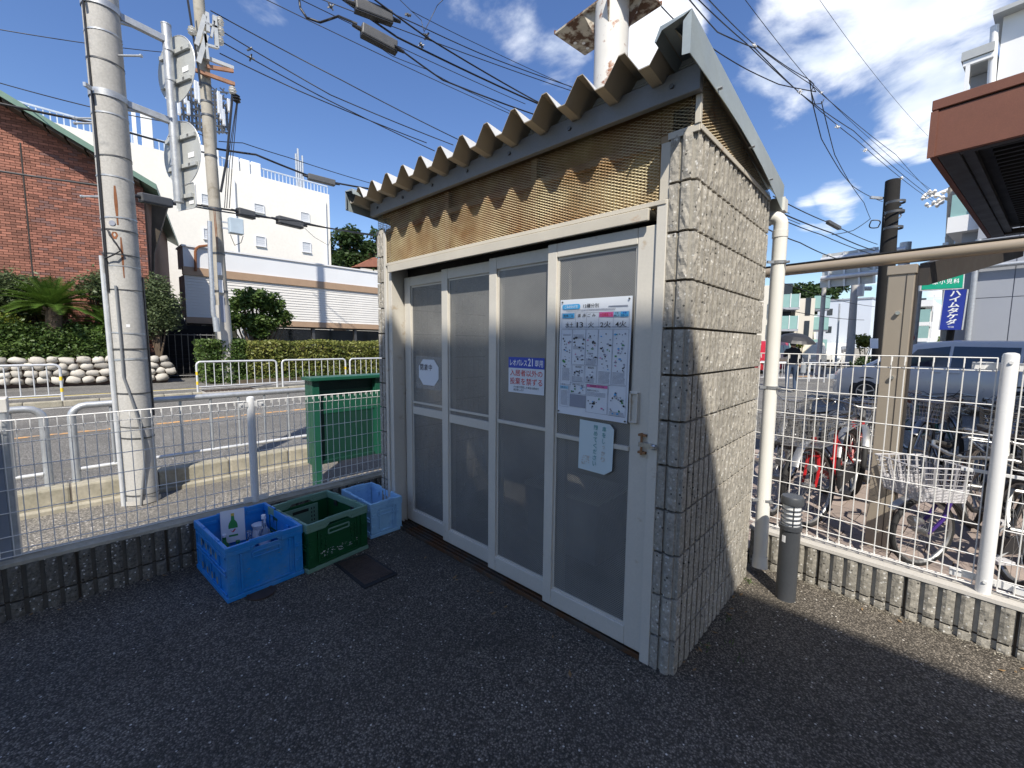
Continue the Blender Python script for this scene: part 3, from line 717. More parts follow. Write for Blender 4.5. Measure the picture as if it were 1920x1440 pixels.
mb = MB(); mb.box(-.205, -.168, -.012, .003, 1.075, 1.085); mb.box(-.205, -.168, -.012, .003, .995, 1.005); mb.cyl((-.188, -.010, .99), (-.188, -.010, 1.09), .006, n=8)
obj('latch', mb, 'brass', D4)
mb = MB(); mb.box(-.196, -.128, -.024, -.014, 1.030, 1.050); mb.lathe([(.010, -.012), (.016, -.006), (.016, .006), (.010, .012)], (-.125, -.020, 1.038), 10)
obj('latch_bolt', mb, 'chrome', D4, smooth=40)
# expanded metal infill
def expanded(mb, P, U_, V_, w, h, lw, sw, clip=None, sr=.0018, tilt=.0034):
    """strands of expanded metal as thin flat bars; P corner, U_ long way, V_ short way"""
    U_, V_ = Vector(U_), Vector(V_); N = U_.cross(V_).normalized(); P = Vector(P)
    nu = int(w/(lw/2)); nv = int(h/(sw/2))
    for j in range(nv):
        for i in range(nu):
            if (i+j) % 2: u0, v0, u1, v1 = i, j+1, i+1, j
            else: u0, v0, u1, v1 = i, j, i+1, j+1
            a = (u0*lw/2, v0*sw/2); b = (u1*lw/2, v1*sw/2)
            if clip and not (clip(*a) and clip(*b)): continue
            p = P+U_*a[0]+V_*a[1]; q = P+U_*b[0]+V_*b[1]
            t1 = V_*sr+N*tilt; t2 = V_*sr-N*tilt*.0
            k = len(mb.v); mb.v += [tuple(p-V_*sr), tuple(q-V_*sr), tuple(q+V_*sr+N*tilt*-1), tuple(p+V_*sr-N*tilt)]
            mb.f.append([k, k+1, k+2, k+3]); mb.m.append(0)
mb = MB(); expanded(mb, (-2.372, .004, 2.098), (1, 0, 0), (0, 0, 1), 2.21, .375, .034, .0135)
obj('expanded_mesh', mb, 'mesh_paint', shed, kind='stuff')
mb = MB(); expanded(mb, (-2.490, .004, 2.368), (1, 0, 0), (0, 0, 1), .119, .108, .034, .0135); expanded(mb, (-.160, .004, 2.368), (1, 0, 0), (0, 0, 1), .146, .108, .034, .0135)
obj('expanded_mesh', mb, 'mesh_paint', shed, kind='stuff')
mb = MB(); expanded(mb, (.002, .012, 2.368), (0, 1, 0), (0, 0, 1), 1.14, .19, .030, .0125, clip=lambda u, v: 2.368+v < 2.560-.150*u)
obj('expanded_mesh', mb, 'mesh_cream', shed, kind='stuff')
obj('mesh_backing', MB().quad((-.05, .03, 2.367), (-.05, 1.1, 2.367), (-.05, 1.1, 2.375), (-.05, .03, 2.52)), 'interior', shed)
obj('inner_board', MB().box(-2.375, -.13, .048, .056, 2.085, 2.475).box(-2.49, -.02, .048, .056, 2.4755, 2.53), 'rusty_board', shed)
mb = MB(); expanded(mb, (-2.498, .012, 2.368), (0, 1, 0), (0, 0, 1), 1.14, .19, .030, .0125, clip=lambda u, v: 2.368+v < 2.560-.150*u)
obj('expanded_mesh', mb, 'mesh_cream', shed, kind='stuff')
# fascia and roof
fa = obj('fascia', MB().box(-2.515, .012, -.045, -.012, 2.474, 2.572).box(-2.515, .012, -.012, .03, 2.564, 2.572), 'fascia', shed, bevel=.003)
for x in (-2.40, -2.05, -1.70, -1.35, -1.0, -.6, -.10): obj('bolt', MB().cyl((x, -.053, 2.522), (x, -.044, 2.522), .010, n=6), 'steelband', fa)
prof = []; xk = -.26; x0r, x1r = -2.60, .02
xs = []
k = 0
def rp(x):                                     # folded profile height above the valley
    u = ((x-xk+.1) % .2)-.1; a = abs(u)
    return .090 if a < .014 else (0 if a > .078 else .090*(1-(a-.014)/.064))
brk = sorted({round(xk+.2*i+s, 4) for i in range(-13, 3) for s in (-.078, -.014, .014, .078)} | {x0r, x1r})
brk = [b for b in brk if x0r <= b <= x1r]
def roof_sheet(y0, y1, zoff=0):
    mb = MB(); v = []
    for y in (y0, y1):
        for x in brk: v.append((x, y, zroof(y)-.090+rp(x)+zoff))
    n = len(brk); mb.add(v, [(i, i+1, n+i+1, n+i) for i in range(n-1)]); return mb
def solid_sheet(mb, th, m_top=0, m_bot=1):
    n = len(mb.v); fs = list(mb.f); out_ = MB(); 
    out_.v = list(mb.v)+[(x, y, z-th) for x, y, z in mb.v]
    for f in fs: out_.f.append(f); out_.m.append(m_top); out_.f.append([i+n for i in f][::-1]); out_.m.append(m_bot)
    h = n//2
    for i in range(h-1): out_.f.append([i, i+1, n+i+1, n+i]); out_.m.append(m_bot)
    for i in range(h, n-1): out_.f.append([i+1, i, n+i, n+i+1]); out_.m.append(m_bot)
    return out_
me_ = solid_sheet(roof_sheet(-.17, 1.30), .004)
obj('folded_roof', me_, ['roof_top', 'roof'], shed)
rf = obj('closure_rail', MB().box(-2.50, .0, -.008, .004, 2.5725, 2.580), 'closure', shed)
for i in range(-12, 2):
    xc = xk+.2*i
    if not -2.5 < xc < .0: continue
    z0 = 2.5805; z1 = zroof(-.002)-.006
    mb = MB(); P_ = [(xc-.072, -.006, z0), (xc+.072, -.006, z0), (xc+.013, -.006, z1), (xc-.013, -.006, z1)]
    mb.prism(P_, (0, .008, 0))
    for q in (.22, .42, .62):
        hw = .072-(.059)*q-.012; zz = z0+(z1-z0)*q
        if hw > .008: mb.box(xc-hw, xc+hw, -.010, -.006, zz-.004, zz+.002)
    obj('closure_plate', mb, 'closure', rf)
# flashings
def flash(x, s, yf, yb):
    mb = MB(); t = .003*s
    zt = lambda y: zroof(y)-.004; zl = lambda y: zroof(y)-.148+.02*sin((y+.2)*2.4)
    ys = [yf+(yb-yf)*i/8 for i in range(9)]
    for i in range(8):
        a, b = ys[i], ys[i+1]
        e0 = .014*sin(pi*i/8)*s; e1 = .014*sin(pi*(i+1)/8)*s
        mb.add([(x, a, zt(a)), (x, b, zt(b)), (x+e1, b, zl(b)), (x+e0, a, zl(a)), (x-t, a, zt(a)), (x-t, b, zt(b)), (x+e1-t, b, zl(b)), (x+e0-t, a, zl(a))],
               [(0, 1, 2, 3), (4, 7, 6, 5), (3, 2, 6, 7), (0, 4, 5, 1)])
        xi = x-.115*s
        mb.add([(x-t, a, zt(a)), (x-t, b, zt(b)), (xi, b, zt(b)-.006), (xi, a, zt(a)-.006), (xi-.02*s, b, zt(b)-.05), (xi-.02*s, a, zt(a)-.05)], [(0, 1, 2, 3), (3, 2, 4, 5)])
    # front fold
    mb.add([(x, yf, zt(yf)), (x, yf, zl(yf)), (x-.028*s, yf-.004, zl(yf)+.002), (x-.028*s, yf-.004, zt(yf)-.03)], [(0, 1, 2, 3)])
    mb.add([(x-.028*s, yf-.003, zt(yf)-.012), (x, yf, zt(yf)), (x-.115*s, yf, zt(yf)-.006), (x-.135*s, yf, zt(yf)-.05), (x-.128*s, yf, zt(yf)-.054), (x-.108*s, yf, zt(yf)-.022)], [(0, 1, 2, 5), (2, 3, 4, 5)])
    return obj('side_flashing', mb, 'flash', shed)
F1 = flash(.036, 1, -.215, 1.32); F2 = flash(-2.612, -1, -.20, 1.32)
for y in (.06, .55, .93): obj('screw', MB().cyl((.034, y, zroof(y)-.125), (.060, y, zroof(y)-.125), .006, n=6), 'clamp', F1)
# gutter and down pipe at the back
gt = obj('gutter', MB().box(-2.6, .05, 1.30, 1.304, 2.32, 2.40).box(-2.6, .05, 1.304, 1.38, 2.32, 2.325).box(-2.6, .05, 1.378, 1.382, 2.32, 2.395).box(.046, .05, 1.304, 1.378, 2.325, 2.395), 'pvc', shed)
dp = []
for t in range(7):
    a = pi/2*t/6; dp.append((-.008+.050*sin(a), 1.27, 2.225+.050*cos(a)))
pts = [(-.10, 1.27, 2.275)]+dp+[(.042, 1.27, 1.6), (.052, 1.262, .12), (.056, 1.25, .06)]
mb = MB(); mb.tube(pts, .0395, 18, cap=False); mb.tube([(-.04, 1.27, 2.275), (-.015, 1.27, 2.275)], .044, 18); mb.tube([(.041, 1.27, 2.19), (.041, 1.27, 2.15)], .043, 18); mb.tube([(.052, 1.262, .12), (.057, 1.247, .048)], [.043, .046], 18, cap=False)
obj('down_pipe', mb, 'pvc', shed, smooth=40)
obj('down_pipe_bore', MB().tube([(.052, 1.262, .10), (.0565, 1.249, .056)], .036, 14), 'dark', shed)
for z in (2.0, 1.23, .50):
    mb = MB(); mb.lathe([(.0425, -.009), (.0425, .009)], (.043+.01*(2.2-z)/2, 1.268, z), 18); mb.beam((-.002, 1.20, z), (.05, 1.262, z), .01, .016); mb.cyl((.09, 1.25, z-.004), (.105, 1.245, z-.004), .008, n=6)
    obj('pipe_clamp', mb, 'clamp', shed)
# things dimly seen inside
bx = thing('storage_box', 'pale lidded box dimly visible behind the perforated doors', 'box', (-1.05, .7, .015))
mb = MB(); mb.prism([(-1.35, .55, .015), (-.75, .55, .015), (-.75, .95, .015), (-1.35, .95, .015)], (0, 0, .42)); obj('box_body', mb, 'pale_box', bx, bevel=.01)
obj('lid', MB().box(-1.37, -.73, .53, .97, .437, .475), 'cream', bx, bevel=.01)
bg_ = obj('rubbish_bag', MB().lathe([(.10, 0), (.19, .06), (.20, .18), (.14, .30), (.04, .36), (.06, .42)], (-1.9, .6, .016), 12), 'plastic_film', smooth=60); tag(bg_, 'pale rubbish bag dimly visible behind the left doors', 'bag')
# ================================================================== NOTICES ON THE DOORS
def ptext(parent, s, x, z, w, h, mat, y=-.0008, name='lettering', bold=.0, track=1.0):
    me = text_mesh(s, w, h, bold=bold, mat=mat, track=track); return inst(name, me, parent, (x, y, z))
def prect(mb, x0, x1, z0, z1, y=-.0004): mb.quad((x0, y, z0), (x1, y, z0), (x1, y, z1), (x0, y, z1))
po = thing('sorting_poster', 'large white waste sorting poster with coloured headings on the right-hand door', 'poster', (-.468, .0, 1.418))
po.location.y = .001; po.rotation_euler = (0, radians(.6), 0)
PW, PH = .405, .590
sh = MB(); nx, nz = 8, 12; v = [(-PW/2+PW*i/nx, .0015*sin(i*1.1)*sin(j*.8), -PH/2+PH*j/nz) for j in range(nz+1) for i in range(nx+1)]
sh.add(v, [(j*(nx+1)+i, j*(nx+1)+i+1, (j+1)*(nx+1)+i+1, (j+1)*(nx+1)+i) for j in range(nz) for i in range(nx)])
obj('sheet', sh, 'paper', po, local=True, smooth=60)
def pu(u, v): return -PW/2+PW*u, PH/2-PH*v
Y1 = -.0022
def pr(mb, u0, v0, u1, v1, y=Y1):
    x0, z0 = pu(u0, v1); x1, z1 = pu(u1, v0); prect(mb, x0, x1, z0, z1, y)
m = MB(); pr(m, .05, .045, .29, .075); 
pill = []
for k in range(20):
    a = 2*pi*k/20; cx = .065 if cos(a) < 0 else .275; x, z = pu(cx, .062); pill.append((x+.013*cos(a), Y1, z+.013*sin(a)))
obj('heading_pill', MB().add(pill, [list(range(20))]), 'print_cyan', po, local=True)
for q in ((.04, .118, .225, .158), (.86, .118, .965, .158)): m = MB(); pr(m, *q); obj('blue_heading', m, 'print_cyan', po, local=True)
for q in ((.58, .118, .77, .158), (.44, .715, .73, .74)): m = MB(); pr(m, *q); obj('pink_heading', m, 'print_pink', po, local=True)
MT['print_pale'] = M('printed_pale_blue', (.25, .50, .68), .5, var=0)
for q in ((.03, .75, .16, .775), (.77, .118, .855, .156)): m = MB(); pr(m, *q); obj('pale_heading', m, 'print_pale', po, local=True)
m = MB(); pr(m, .19, .815, .43, .925); obj('grey_photo', m, 'print_grey', po, local=True)
Y2 = Y1-.0004
def pt(s, u, v, w, h, mat, bold=.004): x, z = pu(u, v); return ptext(po, s, x, z, w*PW, h*PH, mat, Y2, bold=bold)
pt('ごみのわけ方', .17, .062, .20, .028, 'sign_white'); pt('12種分別', .46, .060, .22, .034, 'print_black', .006)
pt('燃焼ごみ', .132, .139, .15, .026, 'print_black', .004); pt('資 源 ご み', .40, .139, .26, .028, 'print_black')
pt('大型複雑ごみ', .675, .139, .17, .028, 'print_red', .004); pt('小型', .81, .128, .05, .014, 'print_black'); pt('複雑ごみ', .81, .147, .075, .014, 'print_black'); pt('有害', .912, .128, .05, .014, 'print_blue'); pt('危険ごみ', .912, .147, .085, .014, 'print_black')
pt('水土', .15, .217, .12, .045, 'print_black', .006); pt('1', .27, .217, .018, .045, 'print_black'); pt('3', .33, .217, .05, .045, 'print_black'); pt('火', .47, .217, .08, .048, 'print_black'); pt('2火', .67, .217, .14, .05, 'print_black'); pt('4火', .87, .215, .14, .05, 'print_black')
for s, u, v, w in (('拠点回収', .31, .575, .09), ('集団回収', .49, .575, .09), ('収集できないもの', .31, .728, .17), ('市が処理しないごみ', .585, .728, .19), ('事業所から出るごみ', .53, .765, .16), ('ルール', .09, .735, .05), ('お問い合わせ', .095, .763, .09), ('びん', .46, .455, .05), ('かん', .46, .325, .05), ('段ボール', .30, .49, .07), ('スプレー缶', .87, .80, .09)):
    pt(s, u, v, w, .016, 'print_black', .004)
m = MB(); rr = random.Random(3)
g = MB()
for u0, v0, u1, v1 in ((.03, .115, .975, .245), (.03, .255, .20, .735), (.03, .742, .17, .935), (.20, .255, .40, .555), (.215, .56, .395, .705), (.405, .56, .57, .705), (.40, .255, .575, .555), (.578, .255, .77, .71), (.775, .255, .975, .70), (.185, .715, .43, .808), (.435, .715, .735, .955), (.74, .705, .975, .955)):
    t = .0022
    pr(g, u0, v0, u1, v0+t); pr(g, u0, v1-t, u1, v1); pr(g, u0, v0+t, u0+t*1.4, v1-t); pr(g, u1-t*1.4, v0+t, u1, v1-t)
for u in (.24, .40, .575, .77): pr(g, u, .117, u+.003, .243, Y1+.0002)
obj('table_lines', g, 'print_grey', po, local=True)
tx = MB()
for blk in ((.06, .295, .18, .31), (.62, .09, .62, .09), (.10, .088, .80, .098), (.06, .59, .18, .70), (.05, .79, .16, .92), (.22, .30, .38, .33), (.22, .40, .38, .42), (.42, .50, .56, .55), (.60, .60, .75, .70), (.79, .60, .95, .69), (.45, .78, .71, .81), (.76, .92, .96, .95), (.22, .66, .38, .70), (.42, .66, .55, .70), (.10, .232, .95, .240)):
    v_ = blk[1]
    while v_ < blk[3]:
        u = blk[0]
        while u < blk[2]-.01:
            w = rr.uniform(.006, .014); pr(tx, u, v_, min(u+w, blk[2]), v_+.0045); u += w+.004
        v_ += .0095
pr(tx, .70, .068, .95, .076)
obj('small_print', tx, 'print_grey', po, local=True, kind='stuff')
cols = {'print_black': MB(), 'print_grey': MB(), 'print_pink': MB(), 'print_cyan': MB(), 'bottle_green': MB()}
for u0, v0, u1, v1, n in ((.045, .33, .19, .58, 11), (.21, .31, .39, .53, 7), (.41, .29, .57, .52, 11), (.59, .29, .76, .62, 12), (.785, .29, .965, .60, 15), (.76, .75, .965, .94, 8), (.20, .735, .42, .80, 6), (.45, .83, .72, .92, 7), (.22, .59, .39, .65, 5), (.42, .60, .56, .69, 4)):
    for _ in range(int(n*2.2)):
        u, v_ = rr.uniform(u0+.015, u1-.015), rr.uniform(v0, v1); mt = rr.choice(['print_black', 'print_black', 'print_grey', 'print_grey', 'print_pink', 'print_cyan', 'bottle_green'] if rr.random() < .5 else ['print_black', 'print_grey'])
        x, z = pu(u, v_); n_ = rr.choice((4, 5, 6, 8)); r = rr.uniform(.003, .0072); sx = rr.uniform(.7, 1.7); a0 = rr.uniform(0, 3)
        cols[mt].add([(x+r*sx*cos(a0+2*pi*k/n_)*rr.uniform(.6, 1), Y2+rr.uniform(-.0003, .0003), z+r*sin(a0+2*pi*k/n_)*rr.uniform(.6, 1)) for k in range(n_)], [list(range(n_))])
for mt, mb in cols.items(): obj('small_pictures', mb, mt, po, local=True, kind='stuff')
for u, v_ in ((.035, .02), (.965, .02), (.02, .98), (.975, .985)):
    x, z = pu(u, v_); obj('pin', MB().cyl((x, -.006, z), (x, 0, z), .004, n=8), 'steelband', po, local=True)

lp = thing('tenants_only_sign', 'small sign with blue heading and red lettering on the third door', 'sign', (-.944, .049, 1.305))
obj('plate', MB().box(-.138, .138, 0, .002, -.105, .105), 'paper', lp, local=True)
obj('heading_band', MB().box(-.138, .138, -.0006, -.0001, .041, .105), 'print_blue', lp, local=True)
ptext(lp, 'レオパレス', -.058, .073, .135, .036, 'sign_white', -.0012, bold=.02); ptext(lp, '21', .035, .077, .036, .044, 'sign_white', -.0012, bold=.02); ptext(lp, '専用', .098, .072, .060, .040, 'sign_white', -.0012, bold=.006)
ptext(lp, '入居者以外の', 0, .013, .250, .038, 'print_red', -.0008, bold=.010); ptext(lp, '投棄を禁ずる', 0, -.036, .250, .040, 'print_red', -.0008, bold=.006)
ptext(lp, 'その場で発見した場合は罰金を', .002, -.071, .196, .0135, 'print_black', -.0008, bold=.004); ptext(lp, '徴収致します', -.055, -.088, .082, .0135, 'print_black', -.0008, bold=.004)

def octo(w, h, c): return [(-w+c, -h), (w-c, -h), (w, -h+c), (w, h-c), (w-c, h), (-w+c, h), (-w, h-c), (-w, -h+c)]
nt_ = thing('closing_notice', 'cut-corner white paper notice with faded vertical lettering under the poster', 'notice', (-.436, .003, .978))
nt_.rotation_euler = (0, radians(1.2), 0)
obj('sheet', MB().add([(x, .0015*sin(z*30), z) for x, z in [(-.098, -.128), (.055, -.128), (.098, -.098), (.098, .105), (.075, .128), (-.098, .128)]], [(0, 1, 2, 3, 4, 5)]), 'paper_pale', nt_, local=True)
for col, x in (('扉をしっかり', .045), ('閉めてください', -.002)):
    for i, ch in enumerate(col):
        me = text_mesh(ch, .021 if ch not in 'しっ' else .014, .024 if ch != 'っ' else .016, bold=.012, mat='print_teal' if i < 3 or x < 0 else 'print_tan'); inst('lettering', me, nt_, (x, -.0022, .10-.0305*i))
fl_ = MB()
for k in range(26):
    a = k*.5; fl_.quad(*[(-.055+.02*cos(a)+dx, -.0022, -.075+.022*sin(a*1.3)+dz) for dx, dz in ((-.003, -.002), (.003, -.001), (.003, .002), (-.002, .003))])
obj('faded_drawing', fl_, 'print_tan', nt_, local=True)
oc = thing('octagonal_notice', 'white octagonal paper behind clear film with handwritten characters on the leftmost door', 'notice', (-1.985, .117, 1.265))
obj('film', MB().quad((-.165, 0, -.13), (.16, 0, -.13), (.16, 0, .12), (-.165, 0, .12)), 'plastic_film', oc, local=True)
obj('sheet', MB().add([(x, -.0015, z) for x, z in octo(.125, .098, .055)], [list(range(8))]), 'paper', oc, local=True)
for i, ch in enumerate('閉鎖中'): inst('lettering', text_mesh(ch, .042, .048, mat='print_black', bold=.005), oc, (-.085+.055*i, -.003, .038))

# ================================================================== CRATES
def crate(name, label, cornersG, h, m_body, m_rim, m_in=None, slot_rows=False, dirt=False):
    """folding crate; corner a = front-left foot, b = front-right foot, c = back-left foot on the ground"""
    a, b, c = [Vector((p[0], p[1], 0)) for p in cornersG]
    ex = (b-a); L = ex.length; ex.normalize(); ey = Vector((-ex.y, ex.x, 0)); D = abs((c-a).dot(ey))
    if (c-a).dot(ey) < 0: ey = -ey
    t = thing(name, label, 'crate', a+(b-a)/2+ey*D/2, atan2(ex.y, ex.x))
    l, d = L/2, D/2; w = .012
    # local frame: front is -y
    s = MB(); s.box(-l+.008, l-.008, -d+.008, d-.008, .012, .022); obj('base', s, m_body, t, local=True)
    s = MB(); s.box(-l, l, -d, -d+.024, 0, .028).box(-l, l, d-.024, d, 0, .028).box(-l, -l+.024, -d+.024, d-.024, 0, .028).box(l-.024, l, -d+.024, d-.024, 0, .028)
    obj('foot_frame', s, m_rim, t, local=True, bevel=.004)
    for sg in (-1, 1):
        s = MB()
        # long walls: panel with recessed field and ribs
        y = sg*(d-.010); yo = sg*d
        y0, y1 = sorted((y, y-sg*.006)); s.box(-l+.016, l-.016, y0, y1, .028, h-.05)
        yy0, yy1 = sorted((y, yo-sg*.001))
        for x0, x1 in ((-l+.006, -l+.055), (l-.055, l-.006)): s.box(x0, x1, yy0, yy1, .030, h-.052)
        for x in (-l+.080, l-.080): s.box(x-.006, x+.006, yy0, yy1, .055, h-.06)
        s.box(-l+.086, l-.086, yy0, yy1, .032, .044)
        if slot_rows:
            for x in (-l+.10, -l+.13, l-.10, l-.13):
                for zz in range(7): s.box(x-.004, x+.004, yy0, yy1, .06+zz*.026, .06+zz*.026+.014)
        obj('long_wall', s, m_body, t, local=True, bevel=.002)
    hz = h*.50
    for sg in (-1, 1):
        s = MB()
        x = sg*(l-.010); xo = sg*l; x0, x1 = sorted((x, x-sg*.006)); xx0, xx1 = sorted((x, xo-sg*.001))
        s.box(x0, x1, -d+.024, d-.024, .028, h-.05)
        for z0, z1 in ((.034, .044), (hz-.018, hz-.006), (hz+.006, hz+.018), (h-.075, h-.055)): s.box(xx0, xx1, -d+.026, d-.026, z0, z1)
        for yq in (-.5, 0, .5): s.box(xx0, xx1, yq*d*1.1-.005, yq*d*1.1+.005, .046, hz-.02); s.box(xx0, xx1, yq*d*1.1-.005, yq*d*1.1+.005, hz+.02, h-.077)
        obj('short_wall', s, m_in or m_body, t, local=True, bevel=.002)
    # rim with stepped lower edge
    s = MB(); rt = .020
    for sg in (-1, 1):
        y0, y1 = sorted((sg*d, sg*(d-rt)))
        s.box(-l, l, y0, y1, h-.030, h)
        for x0, x1 in ((-l, -l+.13), (l-.13, l)): s.box(x0, x1, y0, y1, h-.056, h-.030)
        s.prism([(-l+.13, y0, h-.056), (-l+.16, y0, h-.030), (-l+.13, y0, h-.030)], (0, y1-y0, 0)); s.prism([(l-.13, y0, h-.056), (l-.16, y0, h-.030), (l-.13, y0, h-.030)], (0, y1-y0, 0))
        s.box(-l*.42, l*.42, y0+.004, y1-.004, h, h+.006)
        x0, x1 = sorted((sg*l, sg*(l-rt))); s.box(x0, x1, -d+rt, d-rt, h-.05, h)
        for q in (-.45, .45): s.box(x0+.003, x1-.003, q*d-.03, q*d+.03, h, h+.006)
    obj('rim', s, m_rim, t, local=True, bevel=.003)
    # hand grip outlines, hinges and latches
    for sg in (-1, 1):
        y = sg*(d+.001); s = MB(); g0 = h-.105
        for p, q in (((-.075, g0), (.075, g0)), ((-.075, g0+.030), (.075, g0+.030)), ((-.075, g0), (-.075, g0+.030)), ((.075, g0), (.075, g0+.030))):
            s.beam((p[0], y-sg*.005, p[1]), (q[0], y-sg*.005, q[1]), .010, .005, up=(0, 1, 0))
        obj('hand_grip', s, m_rim if slot_rows else m_body, t, local=True, bevel=.0015)
        for xs_, zc in ((-1, h*.32), (-1, h*.60), (1, h*.32), (1, h*.60)):
            s = MB(); xc = xs_*(l-.030)
            s.box(xc-.012, xc+.012, min(y, y-sg*.008), max(y, y-sg*.008), zc-.022, zc+.022); s.box(xc-.018, xc+.002, min(y+sg*.002, y-sg*.006), max(y+sg*.002, y-sg*.006), zc-.007, zc+.007)
            obj('hinge', s, m_body, t, local=True, bevel=.0015)
    for sg in (-1, 1):
        s = MB(); xi = sg*(l-.022)
        for yq in (-.42, .42): s.box(min(xi, xi-sg*.006), max(xi, xi-sg*.006), yq*d-.018, yq*d+.018, h-.085, h-.045)
        obj('inner_latch', s, 'trim_black' if slot_rows else m_body, t, local=True)
    return t, ex, ey, l, d
blue, bex, bey, bl, bd_ = crate('folding_crate', 'bright blue folding crate with empty bottles, leftmost of the three crates', [G(427, 1133), G(571, 1075), G(427, 1133)+Vector((-.60, -.02, 0))], .325, 'blue_crate', 'blue_crate')
for sgn, zz in ((1, .08), (1, .23)):
    for q in (-.32, -.1, .12, .34):
        x = q*.42
        obj('grime_patch', MB().lathe([(.001, 0), (.020, .0006), (.001, .0012)], (0, 0, 0), 9), 'blue_crate_d', blue, local=True)
        o = COL.objects[-1]; o.location = (-bl-.0006, x, zz); o.rotation_euler = (0, -pi/2, 0); o.scale = (1.2, .8, 1)
gb = G(578, 1078); ga = G(691, 1028)
green, gex, gey, gl, gd = crate('folding_crate', 'dark green folding crate with faded grey-green rim, in the middle of the three', [gb, ga, gb+Vector((-.53, 0, 0))], .325, 'green_crate', 'green_crate_l', slot_rows=True)
la = G(692, 1014)+Vector((-.01, .02, 0)); lb_ = G(757, 990)+Vector((0, -.03, 0))
lblue, lex, ley, ll, ld = crate('folding_crate', 'small light blue folding crate, rightmost by the doors', [la, lb_+Vector((0, .02, 0)), la+Vector((-.49, -.02, 0))], .27, 'lblue_crate', 'lblue_crate')
for t in (blue, green, lblue): t['group'] = 'folding crates standing in a row'
# faded folded inner panel of the green crate
ip = obj('inner_panel', MB().box(-gl+.03, gl-.10, gd-.035, gd-.028, .05, .26), 'green_crate_l', green, local=True, bevel=.002)
for k in range(9): obj('slot', MB().box(-gl+.05+.012*k, -gl+.056+.012*k, gd-.0362, gd-.0352, .07, .12), 'trim_black', ip, local=True) if k < 8 else None
for z in (.10, .13, .16, .19, .22):
    obj('slot', MB().box(gl-.155, gl-.147, gd-.0362, gd-.0352, z, z+.016), 'trim_black', ip, local=True)
    obj('slot', MB().box(gl-.135, gl-.127, gd-.0362, gd-.0352, z, z+.016), 'trim_black', ip, local=True)
obj('grip_hole', MB().box(-.07, .05, gd-.0362, gd-.0352, .215, .238), 'canopy_dk', ip, local=True)
# printed sheet leaning inside the blue crate
B0 = Vector(blue.location); ax = Vector((cos(blue.rotation_euler.z), sin(blue.rotation_euler.z), 0)); ay = Vector((-ax.y, ax.x, 0))
def inb(px, py, z): 
    p = G(px, py, z); return p
ps = thing('printed_card', 'white card printed with a green bottle, standing inside the blue crate', 'card', inb(437, 1010, .06))
pl_ = G(416, 985, .20); pr_ = G(450, 960, .23)
cen = PX(437, 988, -2.56); vv_ = cen-CC; cd = Vector((vv_.y, -vv_.x, 0)).normalized()
ps.location = cen; ps.rotation_euler = (radians(-8), 0, atan2(cd.y, cd.x))
obj('card_sheet', MB().box(-.068, .068, 0, .0015, -.10, .115), 'paper', ps, local=True)
bt = [(-.026, -.062), (.026, -.062), (.026, .012), (.021, .030), (.010, .048), (.008, .078), (-.008, .078), (-.010, .048), (-.021, .030), (-.026, .012)]
obj('bottle_print', MB().add([(x, -.0008, z) for x, z in bt], [list(range(10))]), 'bottle_green', ps, local=True)
obj('cap_print', MB().add([(x, -.0012, z) for x, z in ((-.009, .074), (.009, .074), (.009, .092), (-.009, .092))], [(0, 1, 2, 3)]), 'paint_yellow', ps, local=True)
obj('label_print', MB().add([(x, -.0012, z) for x, z in ((-.026, -.05), (.026, -.05), (.026, -.008), (-.026, -.008))], [(0, 1, 2, 3)]), 'paper', ps, local=True)
obj('red_mark_print', MB().add([(x, -.0016, z) for x, z in ((-.018, -.014), (-.004, -.03), (.0, -.022), (.010, -.012), (.016, -.016), (.002, -.034), (-.006, -.034))], [(0, 1, 2, 3, 4, 5, 6)]), 'print_red', ps, local=True)
def bottle(px, py, z, h, r, label, glass='glass_clear', tilt=(0, 0), capm='label_w', lab=True, name='bottle'):
    """px,py = picture point of the bottle's top; z its height above ground"""
    top = G(px, py, z); t = thing(name, label, 'bottle', (top.x, top.y, z-h)); t.rotation_euler = (tilt[0], tilt[1], 0)
    obj('glass_body', MB().lathe([(r*.9, 0), (r, h*.03), (r, h*.52), (r*.85, h*.62), (r*.40, h*.72), (r*.34, h*.92)], (0, 0, 0), 14), glass, t, local=True, smooth=50)
    obj('cap', MB().lathe([(r*.42, h*.90), (r*.42, h*.99), (r*.34, h)], (0, 0, 0), 12), capm, t, local=True, smooth=40)
    if lab: obj('paper_label', MB().lathe([(r*1.02, h*.12), (r*1.02, h*.44)], (0, 0, 0), 14), 'label_w', t, local=True, smooth=40)
    return t
bottle(494, 965, .30, .28, .036, 'tall clear bottle with white cap at the right of the blue crate')
bottle(467, 995, .22, .20, .032, 'short clear glass bottle left of the tall one in the blue crate', capm='glass_clear', lab=False)
bottle(420, 1002, .215, .19, .030, 'small jar-like bottle with white label at the left of the blue crate', glass='glass_green')
bottle(446, 1013, .18, .17, .030, 'small green glass bottle in front of the printed card', glass='glass_green', capm='glass_green', lab=False)
bottle(428, 1025, .14, .13, .032, 'low empty bottle at the bottom left of the blue crate', lab=False, capm='glass_green')
wb = G(485, 985, .20); o = obj('crumpled_label_wrap', MB().lathe([(.040, 0), (.045, .05), (.036, .10), (.046, .13)], (wb.x, wb.y, .08), 9), 'label_w'); tag(o, 'white crumpled wrapper around the tall bottle in the blue crate', 'wrapper')

